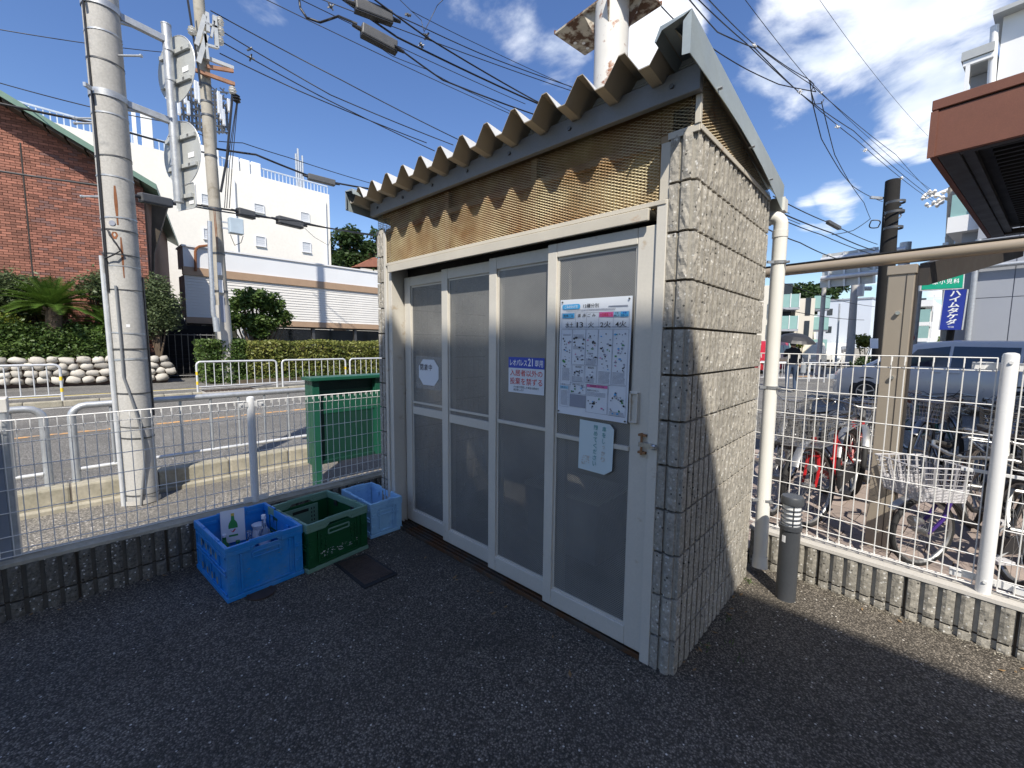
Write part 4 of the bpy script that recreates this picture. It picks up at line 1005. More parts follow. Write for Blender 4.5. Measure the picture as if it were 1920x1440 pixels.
# ================================================================== GROUND COVERS, BOLLARD, LITTER
mc = thing('drain_cover', 'square brown iron drain cover in the asphalt beside the green crate', 'cover', G(686, 1070, 0))
q = [G(x, y, .0) for x, y in ((628, 1058), (686, 1040), (743, 1077), (684, 1103))]; c0 = sum(q, Vector())/4
def ring(pts, s, z): return [tuple(c0+(p-c0)*s+Vector((0, 0, z))) for p in pts]
mb = MB(); a, b = ring(q, 1.04, .007), ring(q, .90, .010); a = a+b+ring(q, 1.06, -.01)
mb.add(a, [(i, (i+1) % 4, 4+(i+1) % 4, 4+i) for i in range(4)]+[(i+8, (i+1) % 4+8, (i+1) % 4, i) for i in range(4)]); obj('cover_frame', mb, 'iron_rim', mc)
mb = MB(); mb.add(ring(q, .895, .0115), [(0, 1, 2, 3)]); pl = obj('cover_plate', mb, 'iron', mc)
mb = MB(); e1 = (q[3]-q[0]).normalized(); e2 = (q[1]-q[0]).normalized(); l1 = (q[3]-q[0]).length; l2 = (q[1]-q[0]).length
for i in range(11):
    for j in range(11):
        p = c0+e1*l1*.84*((i+.5)/11-.5)+e2*l2*.84*((j+.5)/11-.5)+Vector((0, 0, .0125))
        mb.obox(p, e1*l1*.026, e2*l2*.012 if (i+j) % 2 else e2*l2*.026, Vector((0, 0, .0016)))
obj('cover_tread', mb, 'iron', pl, kind='stuff')
rc = thing('round_cover', 'small round iron cover half under the blue crate', 'cover', G(490, 1115, 0))
p = G(490, 1113, 0); obj('cover_disc', MB().lathe([(.075, .002), (.075, .009), (.062, .010), (.062, .007), (.0, .008)], (p.x, p.y, 0), 24), 'iron', rc)
bo = thing('bollard_light', 'short dark grey bollard lamp with louvred frosted lens by the downpipe', 'lamp', (.237, 1.045, 0)); BX, BY = .237, 1.065
obj('post_body', MB().lathe([(.052, 0), (.052, .425), (.058, .428), (.058, .452), (.050, .455)], (BX, BY, 0), 24), 'bollard', bo, smooth=35)
obj('lens', MB().lathe([(.046, .455), (.046, .575)], (BX, BY, 0), 20), 'lens', bo, smooth=40)
for k in range(4):
    z = .470+k*.026; obj('louvre_ring', MB().lathe([(.045, z), (.054, z-.001), (.054, z+.001), (.045, z+.003)], (BX, BY, 0), 24), 'bollard', bo, smooth=30)
for k in range(3):
    a = 2*pi*k/3+.9; obj('louvre_stay', MB().cyl((BX+.047*cos(a), BY+.047*sin(a), .45), (BX+.047*cos(a), BY+.047*sin(a), .58), .0035, n=6), 'bollard', bo)
obj('cap', MB().lathe([(.052, .575), (.058, .580), (.058, .615), (.053, .624), (.02, .628)], (BX, BY, 0), 24), 'bollard', bo, smooth=35)
obj('sticker', MB().add([(BX-.0535*cos(a), BY-.0535*sin(a), z) for z in (.355, .395) for a in (.95, 1.15, 1.35)], [(0, 1, 4, 3), (1, 2, 5, 4)]), 'sticker', bo)
lf = MB()
for _ in range(90):
    x, y = RND.uniform(-2.2, 1.3), RND.uniform(-1.4, .9)
    if -2.6 < x < .02 and y > -.06: continue
    r = RND.uniform(.003, .009); a0 = RND.uniform(0, 6)
    lf.add([(x+r*cos(a0+k*1.6)*RND.uniform(.4, 1), y+r*sin(a0+k*1.6), .006+RND.uniform(0, .004)) for k in range(4)], [(0, 1, 2, 3)])
tag(obj('gravel_chip', lf, 'conc_light'), 'scattered pale stone chips lying on the dark asphalt', 'gravel', kind='stuff')
gr_ = MB()
def grit(a, b, w, n, s0, s1):
    a, b = Vector((*a, 0)), Vector((*b, 0)); d = b-a; nn = Vector((-d.y, d.x, 0)).normalized()
    for _ in range(n):
        p = a+d*RND.random()+nn*abs(RND.gauss(0, w)); r = RND.uniform(s0, s1); t0 = RND.uniform(0, 6)
        gr_.add([(p.x+r*cos(t0+k*2.1)*RND.uniform(.5, 1), p.y+r*sin(t0+k*2.1), .004+RND.uniform(0, .005)) for k in range(3)], [(0, 1, 2)])
grit((-2.70, -.1), (-2.70, -3.6), -.03, 420, .002, .006); grit((.012, 1.15), (.012, .0), -.03, 260, .002, .006); grit((2.0, 1.18), (.1, 1.36), .03, 520, .002, .006)
for q in range(len(gr_.v)):
    pass
tag(obj('grit', gr_, 'kerb'), 'pale grit gathered along the foot of the walls', 'grit', kind='stuff')
dl = MB()
for _ in range(46):
    e = RND.choice((((-2.66, -.3), (-2.66, -3.0)), ((.04, 1.1), (.06, .1)), ((1.8, 1.15), (.3, 1.28)), ((-2.0, -.12), (-.2, -.12)))); t0 = RND.random()
    x = e[0][0]+(e[1][0]-e[0][0])*t0+RND.gauss(0, .03); y = e[0][1]+(e[1][1]-e[0][1])*t0-abs(RND.gauss(0, .05)); r = RND.uniform(.006, .014); a = RND.uniform(0, 6)
    dl.add([(x+r*1.6*cos(a), y+r*1.6*sin(a), .012), (x+r*.6*cos(a+1.6), y+r*.6*sin(a+1.6), .008), (x-r*1.6*cos(a), y-r*1.6*sin(a), .007), (x-r*.6*cos(a+1.6), y-r*.6*sin(a+1.6), .006)], [(0, 1, 2, 3)])
tag(obj('dry_leaf', dl, M('dry_leaf', (.20, .12, .05), .8, rnd=.3)), 'small dry brown leaves blown along the wall feet', 'leaves', kind='stuff')
for parent, l_, d_, m_, n_, z0, z1 in ((green, gl, gd, 'sign_white', 60, .075, .12), (blue, bl, bd_, 'blue_crate_d', 26, .04, .24)):
    sc_ = MB(); r2 = random.Random(n_)
    for _ in range(n_):
        x = r2.uniform(-l_*.62, l_*.62); z = r2.uniform(z0, z1); w = r2.uniform(.002, .007); hgt = r2.uniform(.0008, .003)
        sc_.quad((x-w, -d_+.0035, z), (x+w, -d_+.0035, z+r2.uniform(-.002, .002)), (x+w, -d_+.0035, z+hgt), (x-w, -d_+.0035, z+hgt))
    obj('scuff_mark', sc_, m_, parent, local=True, kind='stuff')
# weeds at the foot of the shed wall
wd = MB()
for cx, cy, n in ((.03, .30, 14), (.12, .42, 10), (.05, .62, 12), (.20, .33, 8), (.02, 1.10, 24)):
    for _ in range(n):
        a = RND.uniform(0, 6.28); l = RND.uniform(.008, .02); bx_, by_ = cx+RND.gauss(0, .015), cy+RND.gauss(0, .02)
        wd.add([(bx_-.003, by_, .002), (bx_+.003, by_, .002), (bx_+l*cos(a), by_+l*sin(a), RND.uniform(.008, .02))], [(0, 1, 2)])
tag(obj('moss_tuft', wd, 'leaf_bush'), 'tiny dark moss tufts at the foot of the shed side wall', 'moss', kind='stuff')

# ================================================================== STEEL POST BEHIND THE SHED
sp = thing('steel_post', 'rust-stained white steel post with a rotten square plate rising behind the shed roof', 'post', (-1.3, 1.47, 0))
obj('post_shaft', MB().cyl((-1.3, 1.47, 0), (-1.3, 1.47, 3.40), .142, n=24).cyl((-1.3, 1.47, 3.40), (-1.3, 1.47, 3.42), .147, n=24), 'rust_white', sp, smooth=40)
obj('post_shaft', MB().cyl((-1.3, 1.47, 3.42), (-1.3, 1.47, 4.24), .137, n=24), 'rust_white', sp, smooth=40)
e1 = Vector((.742, -.083, 0)).normalized(); e2 = Vector((.083, .742, 0)).normalized(); B_ = G(1097, 102, 4.25)
c_ = B_+e1*.40-e2*.21
obj('cap_plate', MB().obox(c_, e1*.40, e2*.21, Vector((0, 0, .008))), 'rust_plate', sp)
obj('plate_edge', MB().beam(B_-Vector((0, 0, -.01)), B_+e1*.80+Vector((0, 0, .01)), .012, .03).beam(B_+Vector((0, 0, .01)), B_-e2*.42+Vector((0, 0, .01)), .012, .03), 'rust', sp)
for a in (0, pi/2, pi, 3*pi/2):
    d = Vector((cos(a+.35), sin(a+.35), 0)); p = Vector((-1.3, 1.47, 4.24)); s = Vector((-d.y, d.x, 0))*.005
    obj('gusset', MB().prism([p+d*.13-s, p+d*.24-s, p+d*.13-s-Vector((0, 0, .22))], s*2), 'rust_plate', sp)
hp = []
for u, v_ in ((.08, -.06), (.10, -.14), (.05, -.20), (.62, -.10)): 
    pp = B_+e1*u+e2*v_; hp.append(pp); obj('hole_daylight_disc', MB().cyl((pp.x, pp.y, 4.238), (pp.x, pp.y, 4.241), .016, n=10), 'sticker', sp)  # white discs: daylight through the plate's holes put in as colour
obj('bolt', MB().cyl((-1.43, 1.40, 3.30), (-1.52, 1.35, 3.31), .014, n=8).cyl((-1.515, 1.352, 3.31), (-1.53, 1.344, 3.31), .022, n=6), 'rust', sp)
# ================================================================== NEAR UTILITY POLE AND ROAD SIGNS
PB_ = Vector((-4.41, -1.35, 0))
def pole1(z): return PB_+Vector((-.004*z, -.030*z/4.5*1.0, z))
pn = thing('utility_pole', 'thick near concrete utility pole carrying road signs, left side', 'utility pole', PB_)
zs = [0, .5, 1.2, 2, 3, 4, 5, 6.5, 8, 10.5]
obj('shaft', MB().tube([pole1(z) for z in zs], [.120-.0006*z for z in zs], 32), 'conc_pole', pn, smooth=60)
def band(z, r, w=.010, mat='steelband', parent=pn, P=pole1, rad=lambda z: .120-.0006*z, name='steel_band', tilt=0):
    c = P(z); R_ = rad(z)+r
    mb = MB(); n = 28; v = []
    for dz in (-w, w):
        for j in range(n): a = 2*pi*j/n; v.append((c.x+R_*cos(a), c.y+R_*sin(a), c.z+dz+tilt*sin(a+.6)))
    mb.add(v, [(j, (j+1) % n, n+(j+1) % n, n+j) for j in range(n)]); return obj(name, mb, mat, parent, smooth=60)
for z, r, w, m_ in ((.03, .012, .02, 'conc_light'), (.10, .010, .004, 'steelband'), (.62, .004, .006, 'steelband'), (.72, .004, .004, 'steelband'), (1.02, .004, .006, 'steelband'), (1.32, .004, .008, 'galv'), (1.41, .006, .006, 'steelband'), (1.55, .004, .006, 'galv'), (1.92, .004, .004, 'steelband'), (2.12, .003, .003, 'galv'), (2.22, .004, .005, 'steelband'), (2.42, .004, .006, 'steelband'), (2.52, .004, .006, 'galv'), (2.86, .004, .006, 'galv'), (3.02, .004, .005, 'steelband'), (3.36, .004, .006, 'galv'), (3.78, .004, .006, 'steelband'), (4.0, .004, .006, 'galv')):
    band(z, r, w, m_, tilt=RND.uniform(-.012, .012))
for z in (3.52, 4.22):
    band(z, .008, .026, 'galv', name='sign_clamp')
    c = pole1(z)
    e = Vector((-4.45, -.955, z-.02)); s = c+Vector((.0, .105, 0))
    obj('bracket_arm', MB().beam(s, e, .045, .055).beam(s+Vector((.0, -.02, -.05)), s+(e-s)*.5, .03, .02), 'galv', pn, bevel=.003)
    obj('clamp_screw', MB().beam(c+Vector((.09, -.11, 0)), c+Vector((.14, -.15, 0)), .02, .03), 'galv', pn)
for z, a in ((4.55, 3.4), (4.4, -2.6), (3.32, 3.3), (3.36, -2.3), (3.86, .55), (2.72, 3.4), (4.9, .9)):
    c = pole1(z); d = Vector((.30*cos(a+.75), .30*sin(a+.75), 0)); d = Vector((RT.x*cos(a)*.9, RT.y*cos(a)*.9, 0)).normalized()
    r0 = .11; obj('step_bolt', MB().cyl(c+d*r0, c+d*(r0+.19), .0085, n=8).cyl(c+d*(r0+.185), c+d*(r0+.20), .013, n=8), 'galv', pn)
def on_pole(z, ang, off=.006): 
    c = pole1(z); R_ = .120-.0006*z+off; return c+Vector((R_*cos(ang), R_*sin(ang), 0))
av = atan2(CC.y-PB_.y, CC.x-PB_.x)               # the side seen by the camera
obj('earth_conduit', MB().tube([on_pole(z, av+(-.55+.12*sin(z*1.1)) if z > 1.2 else av+(-.50+.80*sin(min(1, (1.2-z)/.75)*pi/2*1.0)) if z > .45 else av+(.30-.42*(.45-z)/.45), .012) for z in [1.95-.0975*i for i in range(21)]], .0095, 8), 'clamp', pn, smooth=60)
obj('riser_pipe', MB().tube([on_pole(z, av-1.33, .016) for z in (0, .6, 1.2, 1.8, 2.2)], .016, 8), 'galv_white', pn, smooth=60)
obj('riser_pipe', MB().tube([on_pole(z, av-1.16, .010) for z in (0, .6, 1.2, 1.8, 2.05)], .010, 8), 'galv', pn, smooth=60)
for k, ph in enumerate((-.98, -.90)):
    obj('pole_wire', MB().tube([on_pole(z, av+ph+.05*sin(z*2.3+k), .008) for z in [1.9+.1*i for i in range(36)]], .0055, 6), 'cable', pn)
obj('pole_wire', MB().tube([on_pole(z, av+1.35, .010) for z in (.8, 1.2, 1.6, 2.05)], .008, 6), 'cable', pn)
lp_ = [on_pole(2.42, av-.6, .02), on_pole(2.36, av-.45, .03), on_pole(2.30, av-.2, .03), on_pole(2.24, av-.05, .03), on_pole(2.20, av-.35, .04), on_pole(2.17, av-.8, .03), on_pole(2.22, av-1.1, .02)]
obj('pole_wire', MB().tube(lp_, .006, 6), 'cable', pn)
rs = MB(); 
for zt, zb_, an, w in ((2.78, 2.46, -.08, .011), (2.40, 2.34, -.30, .022), (2.36, 2.02, .02, .008)):
    n = 8; v = []
    for i in range(n+1):
        z = zt+(zb_-zt)*i/n; ww = w*(.5+.5*sin(pi*min(1, i/n*1.2)))/(.120)
        v += [on_pole(z, av+an-ww, .0012), on_pole(z, av+an+ww, .0012)]
    rs.add(v, [(2*i, 2*i+1, 2*i+3, 2*i+2) for i in range(n)])
obj('rust_stain', rs, 'rust', pn)
obj('number_disc', MB().cyl(on_pole(2.47, av-.38, -.002), on_pole(2.47, av-.38, .004), .022, n=14), 'print_grey', pn)
obj('small_label', MB().add([on_pole(z, av+a, .0012) for z in (1.60, 1.625) for a in (-.10, .12)], [(0, 1, 3, 2)]), 'sticker', pn)
# signs seen from behind
rsn = thing('road_sign', 'two round road signs and a small plate seen from behind, beside the near pole', 'road sign', (-4.45, -.94, 2.78))
st = Vector((-4.46, -.945, 4.33)); sb = Vector((-4.445, -.935, 2.80))
obj('sign_pipe', MB().cyl(sb, st, .038, n=16), 'galv', rsn, smooth=40)
obj('pipe_cap', MB().cyl(st, st+Vector((0, 0, .012)), .040, n=16), 'galv', rsn); obj('pipe_cap', MB().cyl(sb-Vector((0, 0, .02)), sb, .040, n=16), 'galv', rsn)
sn = Vector((cos(radians(90+19)), sin(radians(90+19)), 0)); su = Vector((-sn.y, sn.x, 0))*-1    # sn points away from the camera (the face), su to the right
if su.dot(RT) < 0: su = -su
def disc(cz, off, R_):
    c = Vector((-4.45, -.94, cz))+sn*.055+su*off
    mb = MB(); n = 36; v = [c+su*R_*cos(2*pi*j/n)+Vector((0, 0, R_*sin(2*pi*j/n))) for j in range(n)]
    mb.prism(v, sn*.004); d = obj('sign_disc', mb, 'sign_back', rsn, smooth=30)
    for dz in (R_*.48, -R_*.42):
        q = c-sn*.012+Vector((0, 0, dz)); obj('back_channel', MB().obox(q, su*(R_*.80), sn*.010, Vector((0, 0, .018))), 'sign_back', d, bevel=.002)
        obj('pipe_band', MB().lathe([(.041, -.012), (.041, .012)], (sb.x-.008, sb.y-.004, cz+dz), 16), 'galv', d, smooth=40)
        obj('channel_slot', MB().obox(q-sn*.0115+su*.13, su*.003, sn*.001, Vector((0, 0, .012))).obox(q-sn*.0115+su*.145, su*.003, sn*.001, Vector((0, 0, .012))), 'trim_black', d)
    obj('sticker', MB().obox(c-sn*.003+su*R_*.50+Vector((0, 0, -.03)), su*.045, sn*.001, Vector((0, 0, .022))), 'sticker', d)
    obj('pale_rim', MB().tube([c+su*R_*cos(2*pi*j/n)+Vector((0, 0, R_*sin(2*pi*j/n))) for j in range(n)], .004, 5, closed=True), 'galv_white', d)
disc(3.985, .0, .285); disc(3.235, .01, .285)
c = Vector((-4.45, -.94, 2.845))+sn*.055+su*.03; w_, h_, r_ = .15, .115, .03
v = []
for qx, qz, a0 in ((1, 1, 0), (-1, 1, pi/2), (-1, -1, pi), (1, -1, 3*pi/2)):
    for k in range(5): a = a0+pi/2*k/4; v.append(c+su*(qx*(w_-r_)+r_*cos(a))+Vector((0, 0, qz*(h_-r_)+r_*sin(a))))
sq = obj('square_plate', MB().prism(v, sn*.004), 'sign_back', rsn)
obj('pale_rim', MB().tube([p-sn*.002 for p in v], .004, 5, closed=True), 'galv_white', sq)
obj('back_channel', MB().obox(c-sn*.012, su*.12, sn*.010, Vector((0, 0, .018))), 'sign_back', sq)
obj('sticker', MB().obox(c-sn*.003+su*.085+Vector((0, 0, -.06)), su*.035, sn*.001, Vector((0, 0, .016))), 'sticker', sq)

# ================================================================== GREEN NOTICE BOARD seen from behind
gn = thing('notice_board', 'green painted street notice board seen from behind, standing on the pavement left of the shed', 'notice board', (-3.65, .1, 0))
gx_ = -3.66; ya, yb = -.10, 1.38; zb0, zt0 = .235, 1.10
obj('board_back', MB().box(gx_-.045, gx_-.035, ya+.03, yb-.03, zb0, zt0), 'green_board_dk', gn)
obj('back_sheet', MB().box(gx_-.035, gx_-.030, ya+.06, yb-.3, .75, .99), 'green_board', gn)
for y0 in (ya, .58, yb): obj('post', MB().box(gx_-.045, gx_+.035, y0, y0+.07, 0 if y0 != .58 else zb0, zt0), 'green_board', gn, bevel=.004)
obj('batten', MB().box(gx_-.03, gx_+.01, .57, .66, .76, 1.03), 'green_board', gn, bevel=.003)
obj('cap', MB().box(gx_-.16, gx_+.075, ya-.03, yb+.1, zt0, zt0+.035), 'green_board', gn, bevel=.006)
obj('side_panel', MB().box(gx_-.15, gx_-.048, ya+.0, ya+.012, zb0, zt0), 'green_board', gn)
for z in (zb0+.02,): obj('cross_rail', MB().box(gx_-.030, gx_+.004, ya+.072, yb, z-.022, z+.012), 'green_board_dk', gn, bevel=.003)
# cable tie with the dangling keyhole tab
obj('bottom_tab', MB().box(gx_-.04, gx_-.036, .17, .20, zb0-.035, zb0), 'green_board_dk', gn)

# ================================================================== PIPE GUARDRAILS
def guard(x, y0, y1, zf, h, r=.030, tape=None):
    """one hoop section: bent top pipe with two legs, bottom rail and pickets; along y"""
    rr_ = .10; pts = [(x, y0, zf-.06), (x, y0, zf+h-rr_)]+[(x, y0+rr_-rr_*cos(a), zf+h-rr_+rr_*sin(a)) for a in (pi/8, pi/4, 3*pi/8, pi/2)]
    pts += [(x, y1-rr_+rr_*sin(a), zf+h-rr_+rr_*cos(a)) for a in (0, pi/8, pi/4, 3*pi/8)]+[(x, y1, zf+h-rr_), (x, y1, zf-.06)]
    t = thing('guardrail', '', 'guardrail', (x, (y0+y1)/2, zf))
    obj('hoop', MB().tube(pts, r, 12), 'galv' if x > -8 else 'galv_white', t, smooth=60)
    zb_ = zf+h*.17
    obj('bottom_rail', MB().cyl((x, y0+r, zb_), (x, y1-r, zb_), r*.60, n=10), 'galv_white', t, smooth=60)
    n = 9 if (y1-y0) > 1.6 else 8; mb = mesh_of(MB().cyl((0, 0, 0), (0, 0, h-r*.9-(zb_-zf)-r*.5), r*.42, n=8), 'picket', 60); mesh_mats(mb, 'galv_white' if x < -8 else 'galv')
    for i in range(n):
        y = y0+(y1-y0)*(i+1)/(n+1); inst('picket', mb, t, (0, y-(y0+y1)/2, zb_+r*.5-zf))
    for yy in (tape or []):
        for q in (.30, .62): obj('reflective_tape', MB().lathe([(r*1.03, -.045), (r*1.03, .045)], (x, yy, zf+h*q), 12), 'yellow', t, smooth=60)
    return t
GX = -4.78; gz_ = .195
secs = [(-5.86, -4.0), (-3.80, -1.925), (-1.755, .85), (1.02, 2.92), (3.10, 5.0), (5.2, 7.1)]
nm = ['furthest left kerb guardrail hoop, cut by the picture edge', 'kerb guardrail hoop left of the near pole', 'long kerb guardrail hoop passing behind the near pole', 'kerb guardrail hoop behind the green notice board', 'kerb guardrail hoop hidden partly by the shed', 'kerb guardrail hoop beyond the shed']
for (a, b), l in zip(secs, nm):
    t = guard(GX, a, b, gz_, .70); t['label'] = l; t['group'] = 'guardrail hoops along the near kerb'
far = [(-6.1, -4.05), (-3.85, -1.80), (.72, 2.70), (2.86, 4.86), (5.02, 7.0), (7.2, 9.2)]
nm = ['far guardrail hoop at the left picture edge before the cobble wall', 'far guardrail hoop with yellow tape before the cobble wall', 'far guardrail hoop in front of the second pole, yellow tape on its left leg', 'far guardrail hoop in front of the hedge with yellow tape on its right leg', 'far guardrail hoop behind the shed post', 'far guardrail hoop furthest right']
for (a, b), l, tp in zip(far, nm, (None, [-1.80], [.72], [4.86], None, None)):
    t = guard(-13.34, a, b, .10, .82, .026, tp); t['label'] = l; t['group'] = 'guardrail hoops on the far pavement'
# road drain grate by the far kerb
dg = thing('drain_grate', 'dark brown slotted drain slab set in the far kerb', 'grate', (-13.3, 1.5, .1))
obj('grate_frame', MB().box(-13.60, -12.98, .80, 2.1, -.02, .112), 'conc_light', dg)
for k in range(14): obj('grate_bar', MB().box(-13.56, -13.02, .84+k*.088, .84+k*.088+.060, .112, .124), 'iron', dg)

# ================================================================== SECOND UTILITY POLE, left across the road
P2 = Vector((-15.95, 2.04, .10))
p2t = thing('utility_pole', 'weathered utility pole with crossarms and box in front of the hedge across the road', 'utility pole', P2)
def pole2(z): return P2+Vector((0, -.02*z, z))
zz = [0, 2.6]; obj('shaft_sleeve', MB().tube([pole2(0), pole2(2.55)], [.215, .20], 24), 'conc_light', p2t, smooth=60)
obj('shaft', MB().tube([pole2(z) for z in (2.5, 5, 8, 11, 14.5, 16.5)], [.175, .168, .160, .152, .145, .14], 24), 'conc_pole_b', p2t, smooth=60)
rad2 = lambda z: .186-.0030*z
for z in (3.0, 4.2, 5.6, 7.2, 8.4, 8.8, 9.3, 12.2, 14.2): band(z, .01, .03, 'steelband', p2t, pole2, rad2)
def at2(px, py, dx=0): return PX(px, py, P2.x+dx)
for (a, b, m_) in (((388, 125), (437, 133), 'arm_rust'), ((360, 98), (438, 128), 'arm_grey'), ((362, 130), (440, 158), 'arm_rust')):
    obj('crossarm', MB().beam(at2(*a, .25), at2(*b, .25), .09, .10), m_, p2t)
for (a, b, w) in (((368, 85), (384, 30), .11), ((372, 118), (387, 66), .12), ((402, 30), (407, 90), .10), ((388, 24), (390, 60), .09), ((383, 60), (390, 112), .07), ((396, 70), (401, 40), .06), ((384, 44), (407, 52), .06), ((386, 84), (408, 90), .06)):
    obj('bracket_plate', MB().beam(at2(*a, .35), at2(*b, .35), w, .10, up=(1, 0, 0)), 'arm_grey', p2t)
for q in ((412, 40), (413, 58), (412, 76), (360, 58), (436, 170), (444, 185)): 
    p = at2(*q, .3); obj('insulator', MB().lathe([(.06, -.12), (.11, -.08), (.06, -.04), (.12, 0), (.06, .05), (.10, .08), (.03, .13)], tuple(p), 10), 'insul' if q[0] != 444 else 'trim_black', p2t, smooth=50)
obj('drop_cable', MB().tube([at2(437, 160, .3), at2(434, 200, .3), at2(425, 300, .3), at2(414, 360, .3)], .035, 6), 'cable', p2t)
obj('drop_cable', MB().tube([at2(352, 0, .3), at2(361, 58, .3), at2(372, 130, .3), at2(376, 160, .3)], .03, 6), 'cable', p2t)
for dx in (0, 5, 9): obj('drop_cable', MB().tube([at2(446-dx*.2, 188, .3), at2(436-dx, 300, .3), at2(430-dx, 390, .3)], .012, 5), 'cable', p2t)
obj('conduit', MB().tube([at2(393, 415, .45), at2(394, 470, .45), at2(400, 590, .45), at2(404, 600, .45)], .065, 12), 'galv', p2t, smooth=50)
obj('conduit', MB().tube([at2(404, 596, .45), at2(407, 622, .45)], .09, 12), 'galv', p2t, smooth=50)
c1, c2 = at2(430, 406, .5), at2(458, 440, .5)
obj('meter_box', MB().box(P2.x+.25, P2.x+.50, c1.y, c2.y, c2.z, c1.z), M('pale_blue_box', (.42, .50, .56), .5), p2t, bevel=.02)
for z in (c1.z-.15, c2.z+.15): obj('box_strap', MB().beam((P2.x+.26, P2.y, z), (P2.x+.3, c1.y+.05, z), .05, .04), 'galv', p2t)
v = [pole2(z) for z in (5, 4.1)]
for (za, zb_, m_) in ((3.9, 3.5, 'sticker'), (3.35, 2.95, 'sticker'), (2.85, 2.0, 'print_grey')):
    mb = MB(); r = .206
    mb.add([(P2.x+r*cos(a), pole2(z).y+r*sin(a), P2.z+z) for z in (zb_, za) for a in (-.55, -.35, -.15, .05)], [(0, 1, 5, 4), (1, 2, 6, 5), (2, 3, 7, 6)]); obj('pole_plate', mb, m_, p2t)
rsd = MB(); 
for a0 in (-.45, -.25): rsd.add([(P2.x+.178*cos(a), pole2(z).y+.178*sin(a), P2.z+z) for z, w in ((5.6, .02), (5.0, .06), (4.3, .02)) for a in (a0-w, a0+w)], [(0, 1, 3, 2), (2, 3, 5, 4)])
obj('rust_stain', rsd, 'rust', p2t)

# antenna lattice on the roof beyond
an = thing('antenna_mast', 'dark lattice of mobile phone antennas on the roof behind the second pole', 'antenna', PX(395, 300, -36))
def A(px, py, dx=0): return PX(px, py, -36+dx)
mb = MB()
for px, y0, y1 in ((342, 190, 225), (358, 165, 240), (372, 160, 245), (388, 155, 290), (402, 170, 285), (414, 180, 250), (424, 195, 245)): mb.beam(A(px, y0), A(px+3, y1), .12, .12); mb.beam(A(px-6, y0+5, -1.2), A(px-3, y1, -1.2), .12, .12)
for py in (168, 180, 193, 206, 218, 232, 243):
    mb.beam(A(338, py-4), A(428, py+6), .09, .09); mb.beam(A(334, py-4, -1.2), A(424, py+6, -1.2), .08, .08)
    for px in range(342, 420, 14): mb.beam(A(px, py-4), A(px+14, py+9), .06, .06); mb.beam(A(px+8, py-2), A(px+6, py+2, -1.2), .06, .06)
obj('lattice_frame', mb, 'steelband', an)
for px, y0, y1 in ((334, 185, 215), (346, 160, 195), (366, 152, 188), (372, 155, 195), (409, 172, 214), (413, 178, 225), (428, 186, 210), (352, 190, 215), (418, 205, 235)):
    obj('antenna_panel', MB().beam(A(px, y0, .4), A(px+2, y1, .4), .26, .18), 'galv_white', an, bevel=.03)
obj('mast_column', MB().beam(A(388, 240), A(392, 330), .5, .5), 'steelband', an)
# ================================================================== LEFT BACKGROUND
# cobble wall
CW = thing('cobble_wall', 'low wall of pale round cobbles set in brown mortar below the brick building', 'wall', (-17.5, -2, .1))
ca, cb = G(0, 728, .12), G(313, 716, .12); cdv = (cb-ca).normalized(); cdv.z = 0; ca = ca-cdv*2.5
CLn = (cb-ca).length; cn = Vector((cdv.y, -cdv.x, 0));  cn = cn if cn.dot(CC-ca) > 0 else -cn
hh = .84
mb = MB(); s = cn*-.35
mb.prism([ca+Vector((0, 0, 0)), cb, cb+s, ca+s], (0, 0, hh-.04)); core = obj('mortar_core', mb, 'stone_mortar', CW)
def stone_mesh(seed):
    rr = random.Random(seed); bm = bmesh.new(); bmesh.ops.create_icosphere(bm, subdivisions=2, radius=1)
    for v in bm.verts:
        n_ = mnoise.noise(v.co*1.5+Vector((seed*3.1, 0, 0)))*.34; c = v.co; k = 1/max(abs(c.x), abs(c.z), .55)**.55
        v.co = c*k*(1+n_)
    me = bpy.data.meshes.new('cobble'); bm.to_mesh(me); bm.free(); me.polygons.foreach_set('use_smooth', [True]*len(me.polygons)); me.materials.append(MT['stone']); return me
SM = [stone_mesh(i) for i in range(6)]
inv = world_m(core).inverted(); rz = atan2(cdv.y, cdv.x); r = 0; zc = .12; cnt = 0
for row in range(4):
    x = RND.uniform(0, .2); hrow = (.125, .12, .12, .115, .10)[row]
    while x < CLn:
        w = RND.uniform(.10, .19); p = ca+cdv*(x+w)+cn*.015+Vector((0, 0, .09+.09+row*.195+RND.uniform(-.022, .022)))
        inst('cobble', SM[cnt % 6], core, inv @ p, (RND.uniform(-.2, .2), RND.uniform(-.25, .25), rz), (w*1.0, RND.uniform(.09, .13), hrow*RND.uniform(.82, 1.0))); cnt += 1
        x += 2*w
obj('end_face', MB().prism([cb+cdv*.002, cb+cdv*.03, cb+cdv*.03+s, cb+cdv*.002+s], (0, 0, hh-.08)), 'stone_mortar', CW)
# planting bed behind the wall
sheet('planting_bed', [tuple((ca+s)[:2]), tuple((cb+s)[:2]), (-20.5, 1.2), (-21.5, -6)], .78, 'soil')
obj('bed_edge', MB().prism([ca+s+Vector((0, 0, .1)), cb+s+Vector((0, 0, .1)), cb+s*3+Vector((0, 0, .1)), ca+s*3+Vector((0, 0, .1))], (0, 0, .69)), 'soil', kind='structure')

